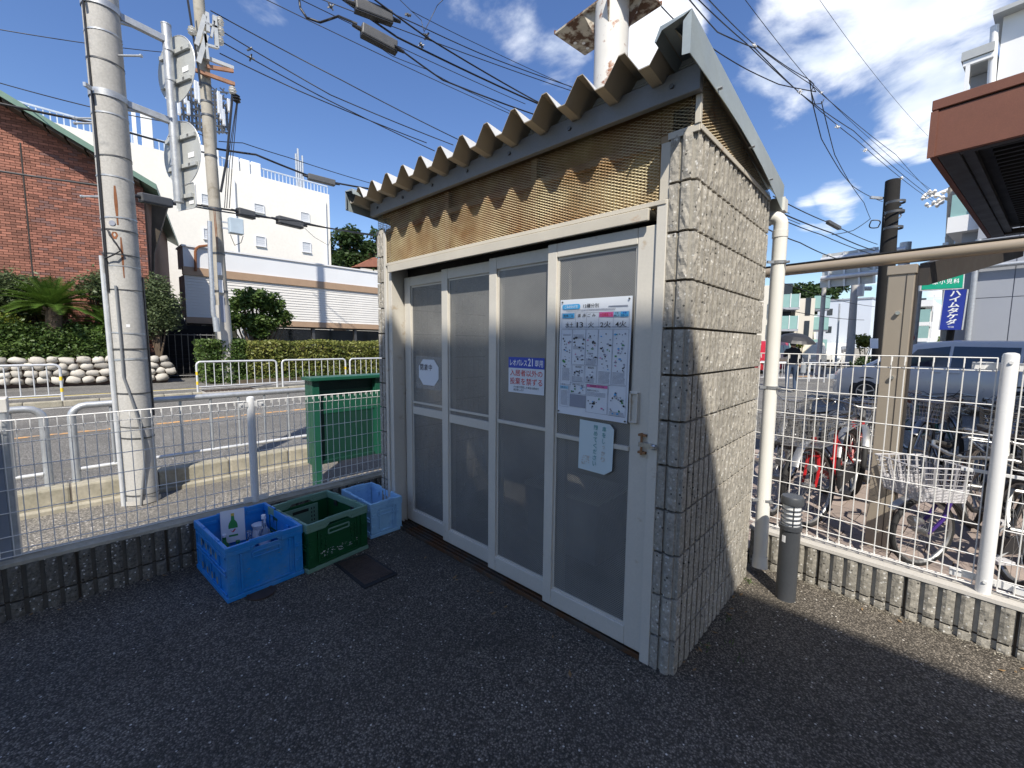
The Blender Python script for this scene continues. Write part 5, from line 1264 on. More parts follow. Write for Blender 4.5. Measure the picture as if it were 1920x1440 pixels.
# brick building
bd12 = radians(12); dr = Vector((sin(bd12), cos(bd12), 0)); BA = Vector((-19.2, -1.2, 0)); dn = Vector((dr.y, -dr.x, 0))    # dn towards the street
bb = thing('brick_building', 'red brick building with sloping green eave and dark recessed stair side', 'building', (-20, -2, 0))
def BW(px, py, off=0):
    a = BA+dn*off; p = PP(px, py, a, a+dr); return p
cR = BW(288, 640)                              # right corner
uR = (cR-BA).dot(dr)
uL = -9.0
def ztop(u):
    p0 = BW(0, 192); p1 = BW(287, 362); u0, u1 = (p0-BA).dot(dr), (p1-BA).dot(dr); return p0.z+(p1.z-p0.z)*(u-u0)/(u1-u0)
def WP(u, z, off=0): return BA+dr*u+dn*off+Vector((0, 0, z))
mb = MB(); mb.prism([WP(uL, 0, -.02), WP(uR, 0, -.02), WP(uR, ztop(uR), -.02), WP(uL, ztop(uL), -.02)], -dn*9); wall = obj('wall', mb, 'mortar', bb)
# bricks: nearest 300 of them as objects, the rest one joined part
bw, bh = .20, .062; pu_, pv_ = .212, .076; cells = []
z = 1.0; row = 0
while z < 10.5:
    u = uL+(pu_/2 if row % 2 else 0)
    while u < uR-.02:
        w = min(bw, uR-u)
        if z+bh < ztop(u)-.05 and u > -3.3: cells.append((u, z, w))
        u += pu_
    z += pv_; row += 1
joint_u = [(BW(60, 500)-BA).dot(dr)]
bme = mesh_of(MB().box(0, bw, -.0, .022, 0, bh), 'brick'); mesh_mats(bme, 'brick')
def vis(c):
    p = WP(c[0]+.1, c[1]+.04); d = p-CC; zz_ = d.dot(FW); px, py = 960+CF*d.dot(RT)/zz_, 720-CF*d.dot(UP)/zz_
    hid = 165 < px < 235 or px < -4 or py > 640 or (px > 235 and py > 560)
    return (not hid), zz_, px, py
cells = [c for c in cells if all(abs(c[0]+.1-j) > .13 for j in joint_u) or True]
ranked = sorted((c for c in cells if vis(c)[0]), key=lambda c: vis(c)[1])
ind = set(ranked[:290]); brz = atan2(-dn.x, dn.y)
ang = atan2(dr.y, dr.x); inv = world_m(wall).inverted(); rest = MB()
for c in cells:
    if c in ind and c[2] > bw-.01:
        inst('brick', bme, wall, inv @ WP(c[0], c[1], RND.uniform(-.022, -.017)), (0, 0, ang+pi)) if False else None
        o = inst('brick', bme, wall, inv @ WP(c[0], c[1], RND.uniform(-.002, .003)), (0, 0, ang))
    else:
        p = WP(c[0]+c[2]/2, c[1]+bh/2, -.009+RND.uniform(-.002, .003)); rest.obox(p, dr*(c[2]/2), dn*.011, Vector((0, 0, bh/2)))
def brick_rest(k):
    g = k.node('ShaderNodeNewGeometry'); v = k.rng(g.outputs['Random Per Island'], 0, 1, .55, 1.45)
    c = k.mix(k.rng(g.outputs['Random Per Island'], .78, .80), (.27, .11, .075), (.13, .068, .058)); h = k.node('ShaderNodeHueSaturation'); k.lk(c, h.inputs['Color']); k.lk(v, h.inputs['Value'])
    k.lk(h.outputs[0], k.p.inputs['Base Color']); k.p.inputs['Roughness'].default_value = .85; k.lk(k.bump(k.noise(60, 4), .3, .003), k.p.inputs['Normal'])
MT['brick_rest'] = special('red_brick_far', brick_rest)
obj('brick_field', rest, 'brick_rest', wall, kind='stuff')
for j in joint_u: obj('movement_joint', MB().obox(WP(j, 4, .004), dr*.018, dn*.004, Vector((0, 0, 3.4))), 'dark', wall)
# roof slab with green metal edge
ov = .75; e0, e1_ = uL-.5, uR+.42
roofp = [WP(e0, ztop(e0)+.02, ov), WP(e1_, ztop(e1_)+.02, ov), WP(e1_, ztop(e1_)+.20, ov), WP(e0, ztop(e0)+.20, ov)]
obj('roof', MB().prism(roofp, -dn*10.5), 'roof_green', bb)
for k in range(40):
    u = uL+.3+k*.42
    if u > uR+.02: break
    obj('eave_board', MB().prism([WP(u, ztop(u)-.07, .02), WP(u+.36, ztop(u+.36)-.07, .02), WP(u+.36, ztop(u+.36)+.01, .02), WP(u, ztop(u)+.01, .02)], dn*(ov-.10)), 'eave_dark', bb)
# dark stair recess side
sw_ = MB(); sw_.prism([BW(284, 366, -.35), BW(317, 377, -.35), BW(289, 474, -.35), BW(287, 640, -.35), BW(284, 640, -.35)], -dn*.3)
obj('stair_side', sw_, 'eave_dark', bb)
obj('stair_dark_sheet', MB().prism([BW(280, 722, -3.2), BW(362, 722, -3.2), BW(362, 650, -3.2), BW(333, 562, -3.2), BW(280, 556, -3.2)], -dn*.2), 'dark', bb)  # dark sheet stands in for the shade deep in the stair passage
g_ = obj('stair_gate', MB(), 'steelband', bb) if False else None
sr = thing('stairway', 'dark outdoor stairway between brick building and pale siding wall', 'stairs', WP(uR+1.0, .1, -.4))
for k in range(12): obj('step', MB().prism([WP(uR+.1, .10+.17*k, -.4-.26*k), WP(uR+1.75, .10+.17*k, -.4-.26*k), WP(uR+1.75, .27+.17*k, -.4-.26*k), WP(uR+.1, .27+.17*k, -.4-.26*k)], -dn*.26), 'pole_dark', sr)
sa, sb_ = WP(uR+1.95, 0, -.3), WP(uR+2.0, 0, -6)
obj('side_wall', MB().prism([WP(uR+1.80, .1, -.3), WP(uR+1.80, 1.5, -.3), WP(uR+1.80, 2.6, -3.1), WP(uR+1.80, .1, -3.1)], dr*.12), 'win_dark', sr)
for k in range(9): obj('gate_bar', MB().cyl(WP(uR+.2+k*.19, .15, -.25), WP(uR+.2+k*.19, 1.75, -.25), .012, n=5), 'steelband', sr)
for z in (.2, 1.7): obj('gate_rail', MB().cyl(WP(uR+.15, z, -.25), WP(uR+1.8, z, -.25), .016, n=6), 'steelband', sr)

# white building beyond
XW = -32.0
wbld = thing('white_building', 'large white rendered building with small grey shuttered windows', 'building', (XW, 8, 0))
wr_ = PX(617, 363, XW); wl_ = PX(255, 290, XW); yR, yL = wr_.y, -14.0; ZW = 12.5
obj('wall', MB().box(XW-14, XW, yL, yR, 0, ZW), 'render_white', wbld)
obj('corner_pipe', MB().cyl((XW+.08, yR-.35, 0), (XW+.08, yR-.35, ZW-.6), .07, n=8), 'frame_w', wbld)
obj('wall_pipe', MB().cyl((XW+.08, PX(438, 340, XW).y, 5.5), (XW+.08, PX(438, 340, XW).y, ZW-.7), .06, n=8), 'frame_w', wbld)
for (a, b, c, d) in ((378, 364, 395, 383), (477, 382, 494, 398), (564, 398, 579, 415), (382, 429, 392, 447), (480, 443, 497, 461), (567, 454, 582, 472), (288, 484, 297, 503)):
    p, q = PX(a, b, XW), PX(c, d, XW)
    w = obj('window', MB().box(XW+.0, XW+.10, p.y-.06, q.y+.06, q.z-.12, q.z-.04), 'frame_w', wbld)
    obj('shutter', MB().box(XW+.01, XW+.03, p.y, q.y, q.z-.035, p.z), 'shutter', w)
    obj('window_frame', MB().box(XW+.01, XW+.07, p.y-.05, p.y-.002, q.z-.035, p.z+.05).box(XW+.01, XW+.07, q.y+.002, q.y+.05, q.z-.035, p.z+.05).box(XW+.01, XW+.07, p.y-.002, q.y+.002, p.z+.002, p.z+.05), 'frame_w', w)
    for k in range(4): zz_ = q.z+(p.z-q.z)*(k+.5)/4; obj('shutter_slat', MB().box(XW+.031, XW+.038, p.y+.02, q.y-.02, zz_-.012, zz_+.012), 'frame_w', w)
# roof railings and parapet blocks
rl = MB(); yy = yL+10
while yy < yR: rl.box(XW-.3, XW-.26, yy, yy+.05, ZW, ZW+.62); yy += .24
rl.box(XW-.3, XW-.24, yL+10, yR, ZW+.60, ZW+.68); obj('roof_railing', rl, M('railing_pale', (.50, .56, .64), .5), wbld)
for k, (a, b) in enumerate(((270, 292), (378, 412), (430, 449), (450, 469), (470, 489))):
    p, q = PX(a, 310, XW-.2), PX(b, 310, XW-.2); obj('parapet_panel', MB().box(XW-.35, XW-.05, p.y, q.y-.05, ZW, ZW+(2.1 if k == 0 else 1.0 if k == 1 else .85)), 'white_wall', wbld, bevel=.03)
p = PX(258, 270, XW); obj('parapet_panel', MB().box(XW-.6, XW-.2, PX(253, 270, XW).y, PX(259, 270, XW).y, ZW, ZW+2.0), 'white_wall', wbld)
for px in (556, 560, 564, 568): p = PX(px, 330, XW-1); obj('roof_mast', MB().cyl((XW-1, p.y, ZW), (XW-1, p.y, ZW+2.2+(px % 3)*.4), .07, n=5), 'galv', wbld)

# annex with siding
XA = -22.0
an2 = thing('siding_annex', 'long low building with pale horizontal siding, brown trim and open ground floor', 'building', (XA, 6, 0))
ya_, yb_ = 2.05, 22.0
def AZ(px, py): return PX(px, py, XA).z
obj('parapet', MB().box(XA-1.2, XA, ya_, yb_, 4.62, 5.45), 'annex_band', an2)
obj('parapet_cap', MB().box(XA-1.2, XA+.06, ya_-.05, yb_, 5.452, 5.52), 'frame_w', an2)
obj('brown_trim', MB().box(XA-.2, XA+.06, ya_-.04, yb_, 4.28, 4.615), 'brown_band', an2)
obj('brown_trim', MB().box(XA-.2, XA+.05, ya_-.04, yb_, 2.24, 2.50), 'brown_band', an2)
bk = obj('siding_wall', MB().box(XA-1.2, XA-.03, ya_, yb_, 2.5, 4.28), 'siding', an2)
sb2 = mesh_of(MB().prism([(0, 0, 0), (.026, 0, 0), (.006, 0, .119), (0, 0, .119)], (0, yb_-ya_-.1, 0)), 'siding_board'); mesh_mats(sb2, 'siding')
for k in range(14): inst('siding_board', sb2, bk, (XA-.03-XA+bk.matrix_world.translation.x if False else -.03, ya_-6, 2.51+k*.125))
obj('soffit', MB().box(XA-1.2, XA, ya_, yb_, 2.18, 2.235), 'eave_dark', an2)
obj('ground_floor_back', MB().box(XA-6, XA-1.8, ya_+.8, yb_, 0, 2.18), 'win_dark', an2)
for k, y in enumerate((2.6, 5.0, 7.3, 9.6, 11.9)): obj('pillar', MB().box(XA-.3, XA-.12, y, y+.14, .1, 2.178), 'frame_w' if k == 0 else 'steelband', an2)
obj('low_rail', MB().box(XA-.4, XA-.34, 3, yb_, 1.1, 1.16), 'frame_w', an2)
obj('white_cabinet', MB().box(XA+3.3, XA+3.9, 3.05, 3.45, .1, 2.0), 'frame_w', tag(thing('cabinet', 'white upright cabinet behind the hedge beside the second pole', 'cabinet', (XA+3.6, 3.2, .1)), None), bevel=.02)
gp_ = thing('gooseneck_pipe', 'red rusty gooseneck pipe standing on the annex roof edge', 'pipe', PX(367, 508, XA+.1)); obj('pipe', MB().tube([PX(367, 508, XA+.1), PX(366, 472, XA+.1), PX(368, 466, XA+.1), PX(374, 462, XA+.1), PX(392, 460, XA+.1)], .05, 6), 'rust', gp_)
# small red-roofed house and trees beyond
rh = thing('red_roof_house', 'distant house with red tiled roof showing beside the shed corner', 'house', PX(690, 495, -45))
a, b, c = PX(664, 500, -45), PX(703, 482, -45), PX(740, 500, -45)
obj('roof', MB().prism([a, b, c], (-8, 0, 0)), 'red_tile', rh); obj('wall', MB().box(-53, -45.1, a.y+.8, c.y-.8, 0, a.z), 'beige_wall', rh); obj('chimney', MB().box(-48, -47, b.y+.2, b.y+.9, a.z, b.z+1.2), 'red_tile', rh)

# ------------------------------------------------------------------ plants
def leaf_cloud(mb, blobs, n, size, rr, flat=.5, aspect=1.6, shell=.55):
    tot = sum(b[3]*b[4]*b[5] for b in blobs)
    for (x, y, z, rx, ry, rz_) in blobs:
        for _ in range(int(n*rx*ry*rz_/tot)):
            while True:
                v = Vector((rr.uniform(-1, 1), rr.uniform(-1, 1), rr.uniform(-1, 1)))
                if v.length < 1 and v.length > shell*rr.random():
                    v *= 1+rr.random()**5*.45+.35*mnoise.noise(Vector((x, y, z))*3+v*2.2); break
            p = Vector((x+v.x*rx, y+v.y*ry, z+v.z*rz_)); s = size*rr.uniform(.6, 1.3)
            d = Vector((rr.gauss(0, 1), rr.gauss(0, 1), rr.gauss(0, flat))).normalized(); u = d.cross(Vector((rr.gauss(0, 1), rr.gauss(0, 1), rr.gauss(0, 1)))).normalized()*s*.5; d = d*s*.5*aspect
            mb.add([p-d, p+u*.9, p+d, p-u*.9], [(0, 1, 2, 3)])
def plant(name, label, cat, base, blobs, n, size, leaf, stems, seed, core=None, **kw):
    t = thing(name, label, cat, base); rr = random.Random(seed); mb = MB(); leaf_cloud(mb, blobs, n, size, rr, **kw); obj('foliage', mb, leaf, t, kind=None)
    st_ = MB(); bz = Vector(base)
    for b in blobs[:stems]:
        e = Vector(b[:3]); m_ = (bz+e)/2+Vector((rr.uniform(-.1, .1), rr.uniform(-.1, .1), 0)); w = max(.012, (e-bz).length*.018)
        st_.tube([bz+Vector((rr.uniform(-.05, .05), rr.uniform(-.05, .05), -.05)), m_, e], [w*1.6, w, w*.4], 6)
    obj('trunk', st_, 'trunk', t, smooth=60)
    return t
def hedge(name, label, x0, x1, y0, y1, z0, z1, n, size, leaf, seed):
    t = thing(name, label, 'hedge', ((x0+x1)/2, (y0+y1)/2, z0)); rr = random.Random(seed)
    obj('stems', MB().box(x0+.18, x1-.18, y0+.18, y1-.18, z0, z1-.18), 'soil', t)
    mb = MB()
    for _ in range(n):
        f = rr.random(); nb = lambda: .0
        if f < .55: p = Vector((x1, rr.uniform(y0, y1), rr.uniform(z0+.05, z1)))
        elif f < .85: p = Vector((rr.uniform(x0, x1), rr.uniform(y0, y1), z1))
        else: p = Vector((rr.uniform(x0, x1), rr.choice((y0, y1)), rr.uniform(z0+.05, z1)))
        w = mnoise.noise(Vector((p.x*.9, p.y*.9, p.z*1.2)))*.14
        p += Vector((w*.7+rr.uniform(-.10, .05), rr.uniform(-.05, .05), (w if p.z > z1-.3 else 0)+rr.uniform(-.08, .05)))
        s = size*rr.uniform(.6, 1.35); d = Vector((rr.gauss(0, 1), rr.gauss(0, 1), rr.gauss(.2, .8))).normalized(); u = d.cross(Vector((rr.gauss(0, 1), rr.gauss(0, 1), rr.gauss(0, 1)))).normalized()*s*.45; d = d*s*.8
        mb.add([p-d, p+u, p+d, p-u], [(0, 1, 2, 3)])
    obj('foliage', mb, leaf, t); return t
hedge('clipped_hedge', 'long clipped hedge with yellowing tips behind the far guardrails', -17.0, -15.6, 2.6, 12.5, .1, 1.45, 26000, .062, 'leaf_hedge', 5)
hedge('clipped_hedge', 'darker rounded end of hedge left of the second pole', -16.9, -15.75, 1.35, 2.55, .1, 1.52, 5500, .058, 'leaf_bush', 6)
hedge('hedge_base', 'sparse low ground growth under the clipped hedge', -15.58, -15.45, 2.0, 12, .1, .38, 1500, .05, 'leaf_bush', 7)
# shrubs on the bed
def bedp(px, py, off): return BW(px, py, off)
def blob(px, py, off, r, rz_=None, ry=None):
    p = BW(px, py, off); return (p.x, p.y, p.z, r*.7, ry or r, rz_ or r*.7)
b0 = BW(60, 665, 1.1)
plant('low_shrub', 'rounded low shrubs in sun along the top of the cobble wall', 'shrub', (b0.x, b0.y, .78), [blob(px, py, 1.25, .66, .62) for px, py in ((-10, 642), (18, 650), (50, 652), (85, 648), (118, 654), (150, 650), (178, 654), (205, 650))], 24000, .06, 'leaf_bush', 8, 11)
b0 = BW(5, 600, 1.2)
plant('lime_shrub', 'yellow-green shrub at the left picture edge below the cycad', 'shrub', (b0.x, b0.y, .78), [blob(-5, 612, 1.0, .55), blob(12, 622, 1.1, .4), blob(-20, 600, .9, .6)], 3500, .05, 'leaf_lime', 3, 12)
b0 = BW(20, 540, .5)
plant('olive_bush', 'grey-green feathery bush behind the cycad at the far left', 'bush', (b0.x, b0.y, .78), [blob(15, 548, .5, .8, .55), blob(50, 540, .5, .6, .4), blob(-15, 560, .5, .8, .8), blob(0, 590, .5, .7, .6)], 6500, .055, 'leaf_olive', 4, 13, aspect=2.6)
b0 = BW(185, 545, .5)
plant('olive_bush', 'feathery grey-green bush left of the near pole against the brick', 'bush', (b0.x, b0.y, .78), [blob(178, 540, .5, .55, .4), blob(205, 530, .5, .45, .45), blob(215, 555, .5, .5, .4)], 3200, .05, 'leaf_olive', 3, 14, aspect=2.6)
b0 = BW(292, 610, .3)
plant('olive_bush', 'feathery grey-green bush right of the near pole by the stairway', 'bush', (b0.x, b0.y, .78), [blob(290, 555, .4, .55, .6), blob(300, 580, .4, .6, .6), blob(285, 600, .4, .6, .5), blob(312, 600, .4, .4, .4), blob(296, 535, .4, .3, .4), blob(275, 570, .4, .5, .6)], 7500, .05, 'leaf_olive', 5, 15, aspect=2.4)
# cycad palm: rosettes of pinnate fronds
def cycad(name, label, base, h, R_, n, seed):
    t = thing(name, label, 'cycad', base); rr = random.Random(seed); b = Vector(base)
    mbt = MB(); mbt.tube([b, b+Vector((.03, 0, h*.5)), b+Vector((0, .03, h))], [.22, .20, .17], 10)
    for k in range(60): a = rr.uniform(0, 6.28); z = rr.uniform(0, h); mbt.obox(b+Vector((.19*cos(a), .19*sin(a), z)), Vector((.035*cos(a), .035*sin(a), .02)), Vector((-.03*sin(a), .03*cos(a), 0)), Vector((0, 0, .02)))
    obj('trunk', mbt, 'trunk', t)
    for i in range(n):
        a = 2.399*i+rr.uniform(-.2, .2); q = i/n; el = radians(75-78*q+rr.uniform(-6, 6)); L = R_*(.75+.3*rr.random())*(.75+.25*q); mb = MB(); pts = []
        p = b+Vector((0, 0, h)); dirn = Vector((cos(a)*cos(el), sin(a)*cos(el), sin(el)))
        for s_ in range(9):
            pts.append(p.copy()); p = p+dirn*(L/8); dirn = (dirn+Vector((0, 0, -.085-.03*q))).normalized()
        mb.tube(pts, [.014-.0013*k for k in range(9)], 4)
        for k in range(26):
            f = .8+k*.28
            i0 = min(7, int(f)); fr = f-i0; c = pts[i0].lerp(pts[i0+1], min(1, fr)); tg = (pts[i0+1]-pts[i0]).normalized(); sd = tg.cross(Vector((0, 0, 1))).normalized(); ll_ = .20*sin(min(pi*.92, .35+k/26*pi*.85))*R_/1.2+.03
            if f > 8: break
            for sg in (-1, 1):
                e = c+sd*sg*ll_*.85+tg*ll_*.55+Vector((0, 0, .25*ll_)); w = tg*.017
                mb.add([c-w, c+w, e], [(0, 1, 2)])
        obj('frond', mb, 'leaf_cycad', t)
    return t
c0_ = BW(100, 600, 1.2); cycad('cycad_palm', 'cycad palm with a wide crown of arching fronds before the brick wall', (c0_.x, c0_.y, .78), 1.65, 1.35, 60, 3)
c1_ = BW(198, 615, .9); cycad('cycad_palm', 'smaller dark cycad palm just left of the near pole', (c1_.x, c1_.y, .78), 1.15, 1.0, 30, 4)
b0 = BW(205, 650, .6)
plant('dark_shrub', 'shaded shrub under the smaller cycad', 'shrub', (b0.x, b0.y, .78), [blob(140, 625, .6, .5), blob(160, 640, .6, .5), blob(60, 640, .5, .7)], 2500, .06, 'leaf_tree', 3, 19)
# street-side tree in front of the annex
tb = PX(485, 660, -17.5); tb.z = .1
def tp(px, py, x=-17.3): p = PX(px, py, x); return p
bl = []
for px, py, r in ((455, 570, .45), (480, 562, .5), (508, 575, .45), (530, 592, .35), (440, 595, .35), (470, 602, .45), (500, 604, .45), (450, 550, .22), (470, 545, .2), (492, 548, .22), (515, 556, .22), (527, 566, .2), (435, 612, .25), (485, 622, .35), (445, 562, .2), (535, 606, .2)): p = tp(px, py); bl.append((p.x, p.y, p.z, r*.9, r, r*.62))
plant('small_tree', 'small loose-crowned tree behind the hedge in front of the siding', 'tree', (tb.x, tb.y, .1), bl, 7500, .085, 'leaf_bush', 16, 21, shell=.1)
for (px, py, r, lab, sd) in ((634, 480, 2.6, 'distant dark tree left of the taller one beyond the white building', 31), (675, 475, 3.1, 'taller distant tree with ragged crown beside the shed corner', 32)):
    p = PX(px, py, -48); rr = random.Random(sd); bl = [(p.x+rr.uniform(-.6, .6)*r, p.y+rr.uniform(-.75, .75)*r, p.z+rr.uniform(-.6, .8)*r, r*rr.uniform(.25, .42), r*rr.uniform(.25, .42), r*rr.uniform(.2, .36)) for _ in range(14)]+[(p.x, p.y, p.z-r*.5, r*.8, r*.95, r*.5)]
    plant('tree', lab, 'tree', (p.x, p.y, 0), bl, 5000, .32, 'leaf_tree', 10, sd, shell=.3)
for i in range(9):
    rr = random.Random(60+i); px = 640+i*14; p = PX(px, 497, -50); r = 2.4
    bl = [(p.x-3+rr.uniform(-1, 1), p.y+rr.uniform(-1, 1), p.z-1+rr.uniform(-1, 1), r*.5, r*.5, r*.4) for _ in range(6)]
    if i < 4: plant('tree', ['low far tree at the right end of the white building', 'low far tree below the taller ragged tree', 'low far tree behind the red roof', 'low far tree nearest the shed corner'][i], 'tree', (p.x-3, p.y, 0), bl, 1800, .34, 'leaf_tree', 4, 90+i, shell=.3)
# ================================================================== RIGHT SIDE: bicycle park, shelter, van, street
E1 = Vector((.993, -.12, 0)).normalized(); E2 = Vector((.12, .993, 0)).normalized()
C1 = Vector((.987, -.163, 0)).normalized(); C2 = Vector((.163, .987, 0)).normalized()
# paved floor of the bicycle park: slabs one by one where they can be told apart
pf = obj('bicycle_park_floor', MB().add([(-2.7, 1.52, .030), (4.5, 1.30, .030), (4.8, 5.75, .030), (-2.7, 5.75, .030)], [(0, 1, 2, 3)]), 'grout', kind='structure')
tm = mesh_of(MB().box(.004, .296, .004, .296, .0, .018), 'paving_slab'); mesh_mats(tm, 'tile_brown')
n_ = 0; raz = atan2(E1.y, E1.x)
for j in range(14):
    for i in range(20):
        p = Vector((-1.2, 1.62, .032))+E1*(i*.3+(.15 if j % 2 else 0))+E2*(j*.3)
        if p.x < -.9 and j > 6: continue
        inst('paving_slab', tm, pf, (p.x, p.y, p.z+RND.uniform(-.001, .001)), (0, 0, raz)); n_ += 1
# shelter
sh_ = thing('cycle_shelter', 'beige aluminium shelter post with its long horizontal beam over the bicycles', 'shelter', (.61, 2.18, .03))
pB = Vector((.600, 2.182, 0)); pBt = Vector((.583, 2.185, 0))
mb = MB(); mb.obox(pB+Vector((0, 0, 1.03)), E1*.068, E2*.05, Vector((0, 0, 1.0))); obj('post', mb, 'beige_alu', sh_, bevel=.004)
obj('post_channel', MB().obox(pB+E1*.074+Vector((0, .02, 1.03)), E1*.006, E2*.04, Vector((0, 0, 1.0))).obox(pB+E1*.028-E2*.0515+Vector((0, 0, 1.03)), E1*.002, E2*.0015, Vector((0, 0, .99))), 'canopy_arm', sh_)
obj('post_collar', MB().obox(pB+Vector((0, 0, 2.01)), E1*.076, E2*.058, Vector((0, 0, .03))), 'beige_alu', sh_, bevel=.003)
for z in (1.72, 1.28): obj('post_bolt', MB().cyl(pB-E2*.05+Vector((0, 0, z)), pB-E2*.068+Vector((0, 0, z)), .013, n=8), 'chrome', sh_)
bmA = PP(1438, 514, pB, pB+E1)-E1*2.2; bz = 2.095
mb = MB(); a = pB-E1*2.2+Vector((0, 0, bz)); b = pB+E1*1.9+Vector((0, 0, bz+.005)); nrm = []
sec = [(0.03, -.036), (.03, .026), (.02, .038), (-.012, .038), (-.03, .024), (-.034, 0), (-.03, -.026), (-.018, -.036)]
v = [p+E2*u+Vector((0, 0, w)) for p in (a, b) for u, w in sec]; mb.add(v, [(i, (i+1) % 8, 8+(i+1) % 8, 8+i) for i in range(8)]+[list(range(8)), list(range(8, 16))]); obj('beam', mb, 'beige_alu_l', sh_, smooth=50)
obj('beam_cap_strip', MB().beam(a+Vector((0, .0, .043)), b+Vector((0, .0, .043)), .05, .008), 'trim_black', sh_)
ar = PD(1813, 476, 5.2); 
obj('roof_arm', MB().prism([pB+E1*.08+Vector((0, 0, 2.046)), pB+E1*.08+Vector((0, 0, 1.90)), pB+E1*.46+E2*1.7+Vector((0, 0, 2.26)), pB+E1*.46+E2*1.7+Vector((0, 0, 2.42))], E1*.05), 'canopy_arm', sh_)

# bicycles -------------------------------------------------------------
def bicycle(label, front_px, head, paint, r=.33, basket='wire', z=.05, lean=0, scale=1.0, saddle='saddle', steer=0, rear_basket=False):
    f = G(front_px[0], front_px[1], z); h = Vector((cos(radians(head)), sin(radians(head)), 0)); wb = 1.04*scale
    t = thing('bicycle', label, 'bicycle', f-h*(wb/2), radians(head), 'bicycles parked in the shelter'); t.location.z = z; t.rotation_euler = (radians(lean), 0, radians(head))
    L = wb/2
    def wheel(nm, x, st=0):
        w = obj(nm, MB().tube([(r*.90*cos(2*pi*k/28), 0, r*.90*sin(2*pi*k/28)) for k in range(28)], .013, 6, closed=True), 'bike_steel', t, local=True, smooth=60)
        obj('tyre', MB().tube([(r*.945*cos(2*pi*k/28), 0, r*.945*sin(2*pi*k/28)) for k in range(28)], .019*min(1.15, r/.26), 8, closed=True), 'tyre', w, local=True, smooth=60)
        s = MB()
        for k in range(20): a = 2*pi*k/20; q = (-1)**k*.022; s.tube([(.02*cos(a+.8), q, .02*sin(a+.8)), (r*.89*cos(a), 0, r*.89*sin(a))], .0013, 3, cap=False)
        obj('spokes', s, 'bike_steel', w, local=True); obj('hub', MB().cyl((0, -.045, 0), (0, .045, 0), .022, n=10), 'bike_steel', w, local=True, smooth=50)
        w.location = (x, 0, r); w.rotation_euler = (0, 0, radians(st)); return w
    wf = wheel('front_wheel', L, steer); wheel('rear_wheel', -L)
    hx, hz = L-.16, r+.34; bbx, bbz = -.06, r-.05; sx, sz = -.20, r+.36
    fr_ = MB(); fr_.tube([(hx+.02, 0, hz-.06), (hx-.10, 0, hz-.25), (bbx+.10, 0, bbz+.05), (bbx, 0, bbz)], .019, 8)
    fr_.tube([(hx+.01, 0, hz-.02), (hx-.14, 0, hz-.19), (-.12, 0, bbz+.17)], .014, 8)
    fr_.tube([(bbx, 0, bbz), (sx, 0, sz)], .017, 8); fr_.cyl((hx+.03, 0, hz-.10), (hx-.005, 0, hz+.03), .021, n=8)
    for s_ in (-.05, .05): fr_.tube([(bbx, s_*.6, bbz), (-L, s_, r)], .009, 6); fr_.tube([(sx+.03, s_*.3, sz-.08), (-L, s_, r)], .008, 6)
    obj('frame', fr_, paint, t, local=True, smooth=50)
    fk = MB()
    for s_ in (-.045, .045): fk.tube([(hx+.035, s_*.8, hz-.12), (hx+.08, s_, r+.10), (L, s_, r)], [.013, .012, .009], 6)
    fk.cyl((hx+.035, -.045, hz-.12), (hx+.035, .045, hz-.12), .012, n=6); obj('fork', fk, 'bike_steel' if paint == 'bike_black' and r > .3 else 'bike_purple' if r < .3 else paint, t, local=True, smooth=50)
    obj('seat_post', MB().cyl((sx, 0, sz-.02), (sx-.03, 0, sz+.12), .0125, n=8), 'bike_steel', t, local=True)
    sd = MB(); sd.add([(sx-.15, -.10, sz+.17), (sx-.15, .10, sz+.17), (sx-.02, .065, sz+.155), (sx+.12, .018, sz+.15), (sx+.12, -.018, sz+.15), (sx-.02, -.065, sz+.155), (sx-.14, -.085, sz+.11), (sx-.14, .085, sz+.11), (sx-.02, .05, sz+.115), (sx+.10, .012, sz+.125), (sx+.10, -.012, sz+.125), (sx-.02, -.05, sz+.115)],
        [(0, 1, 2, 5), (2, 3, 4, 5), (6, 11, 8, 7), (8, 11, 10, 9), (0, 6, 7, 1), (1, 7, 8, 2), (2, 8, 9, 3), (3, 9, 10, 4), (4, 10, 11, 5), (5, 11, 6, 0)])
    obj('saddle', sd, saddle, t, local=True, bevel=.012)
    hb = MB(); hy = hz+.20; hb.tube([(hx-.20, -.27, hy-.02), (hx-.08, -.25, hy+.01), (hx-.0, -.16, hy), (hx+.0, -.05, hy-.03), (hx+.0, .05, hy-.03), (hx-.0, .16, hy), (hx-.08, .25, hy+.01), (hx-.20, .27, hy-.02)], .0115, 8); hb.cyl((hx-.005, 0, hz+.03), (hx-.02, 0, hy-.02), .013, n=8)
    obj('handlebar', hb, 'bike_steel', t, local=True, smooth=50)
    for s_ in (-1, 1):
        obj('grip', MB().cyl((hx-.11, s_*.257, hy+.003), (hx-.21, s_*.272, hy-.022), .017, n=8), saddle, t, local=True, smooth=50)
        obj('brake_lever', MB().tube([(hx-.05, s_*.235, hy-.01), (hx-.12, s_*.245, hy-.045), (hx-.18, s_*.25, hy-.06)], .006, 5), 'bike_steel', t, local=True)
        obj('brake_cable', MB().tube([(hx-.05, s_*.23, hy), (hx+.06, s_*.17, hy+.06), (hx+.12, s_*.05, hy-.04), (hx+.06, 0, hz-.05)], .003, 4), 'cable', t, local=True)
        obj('pedal', MB().box(bbx-.05+s_*.12, bbx+.05+s_*.12, min(s_*.085, s_*.15), max(s_*.085, s_*.15), bbz-s_*.08-.012, bbz-s_*.08+.012), 'basket_w' if basket == 'woven' else 'trim_black', t, local=True, bevel=.004)
        obj('crank', MB().cyl((bbx, s_*.07, bbz), (bbx+s_*.12, s_*.085, bbz-s_*.08), .009, n=6), 'bike_steel', t, local=True)
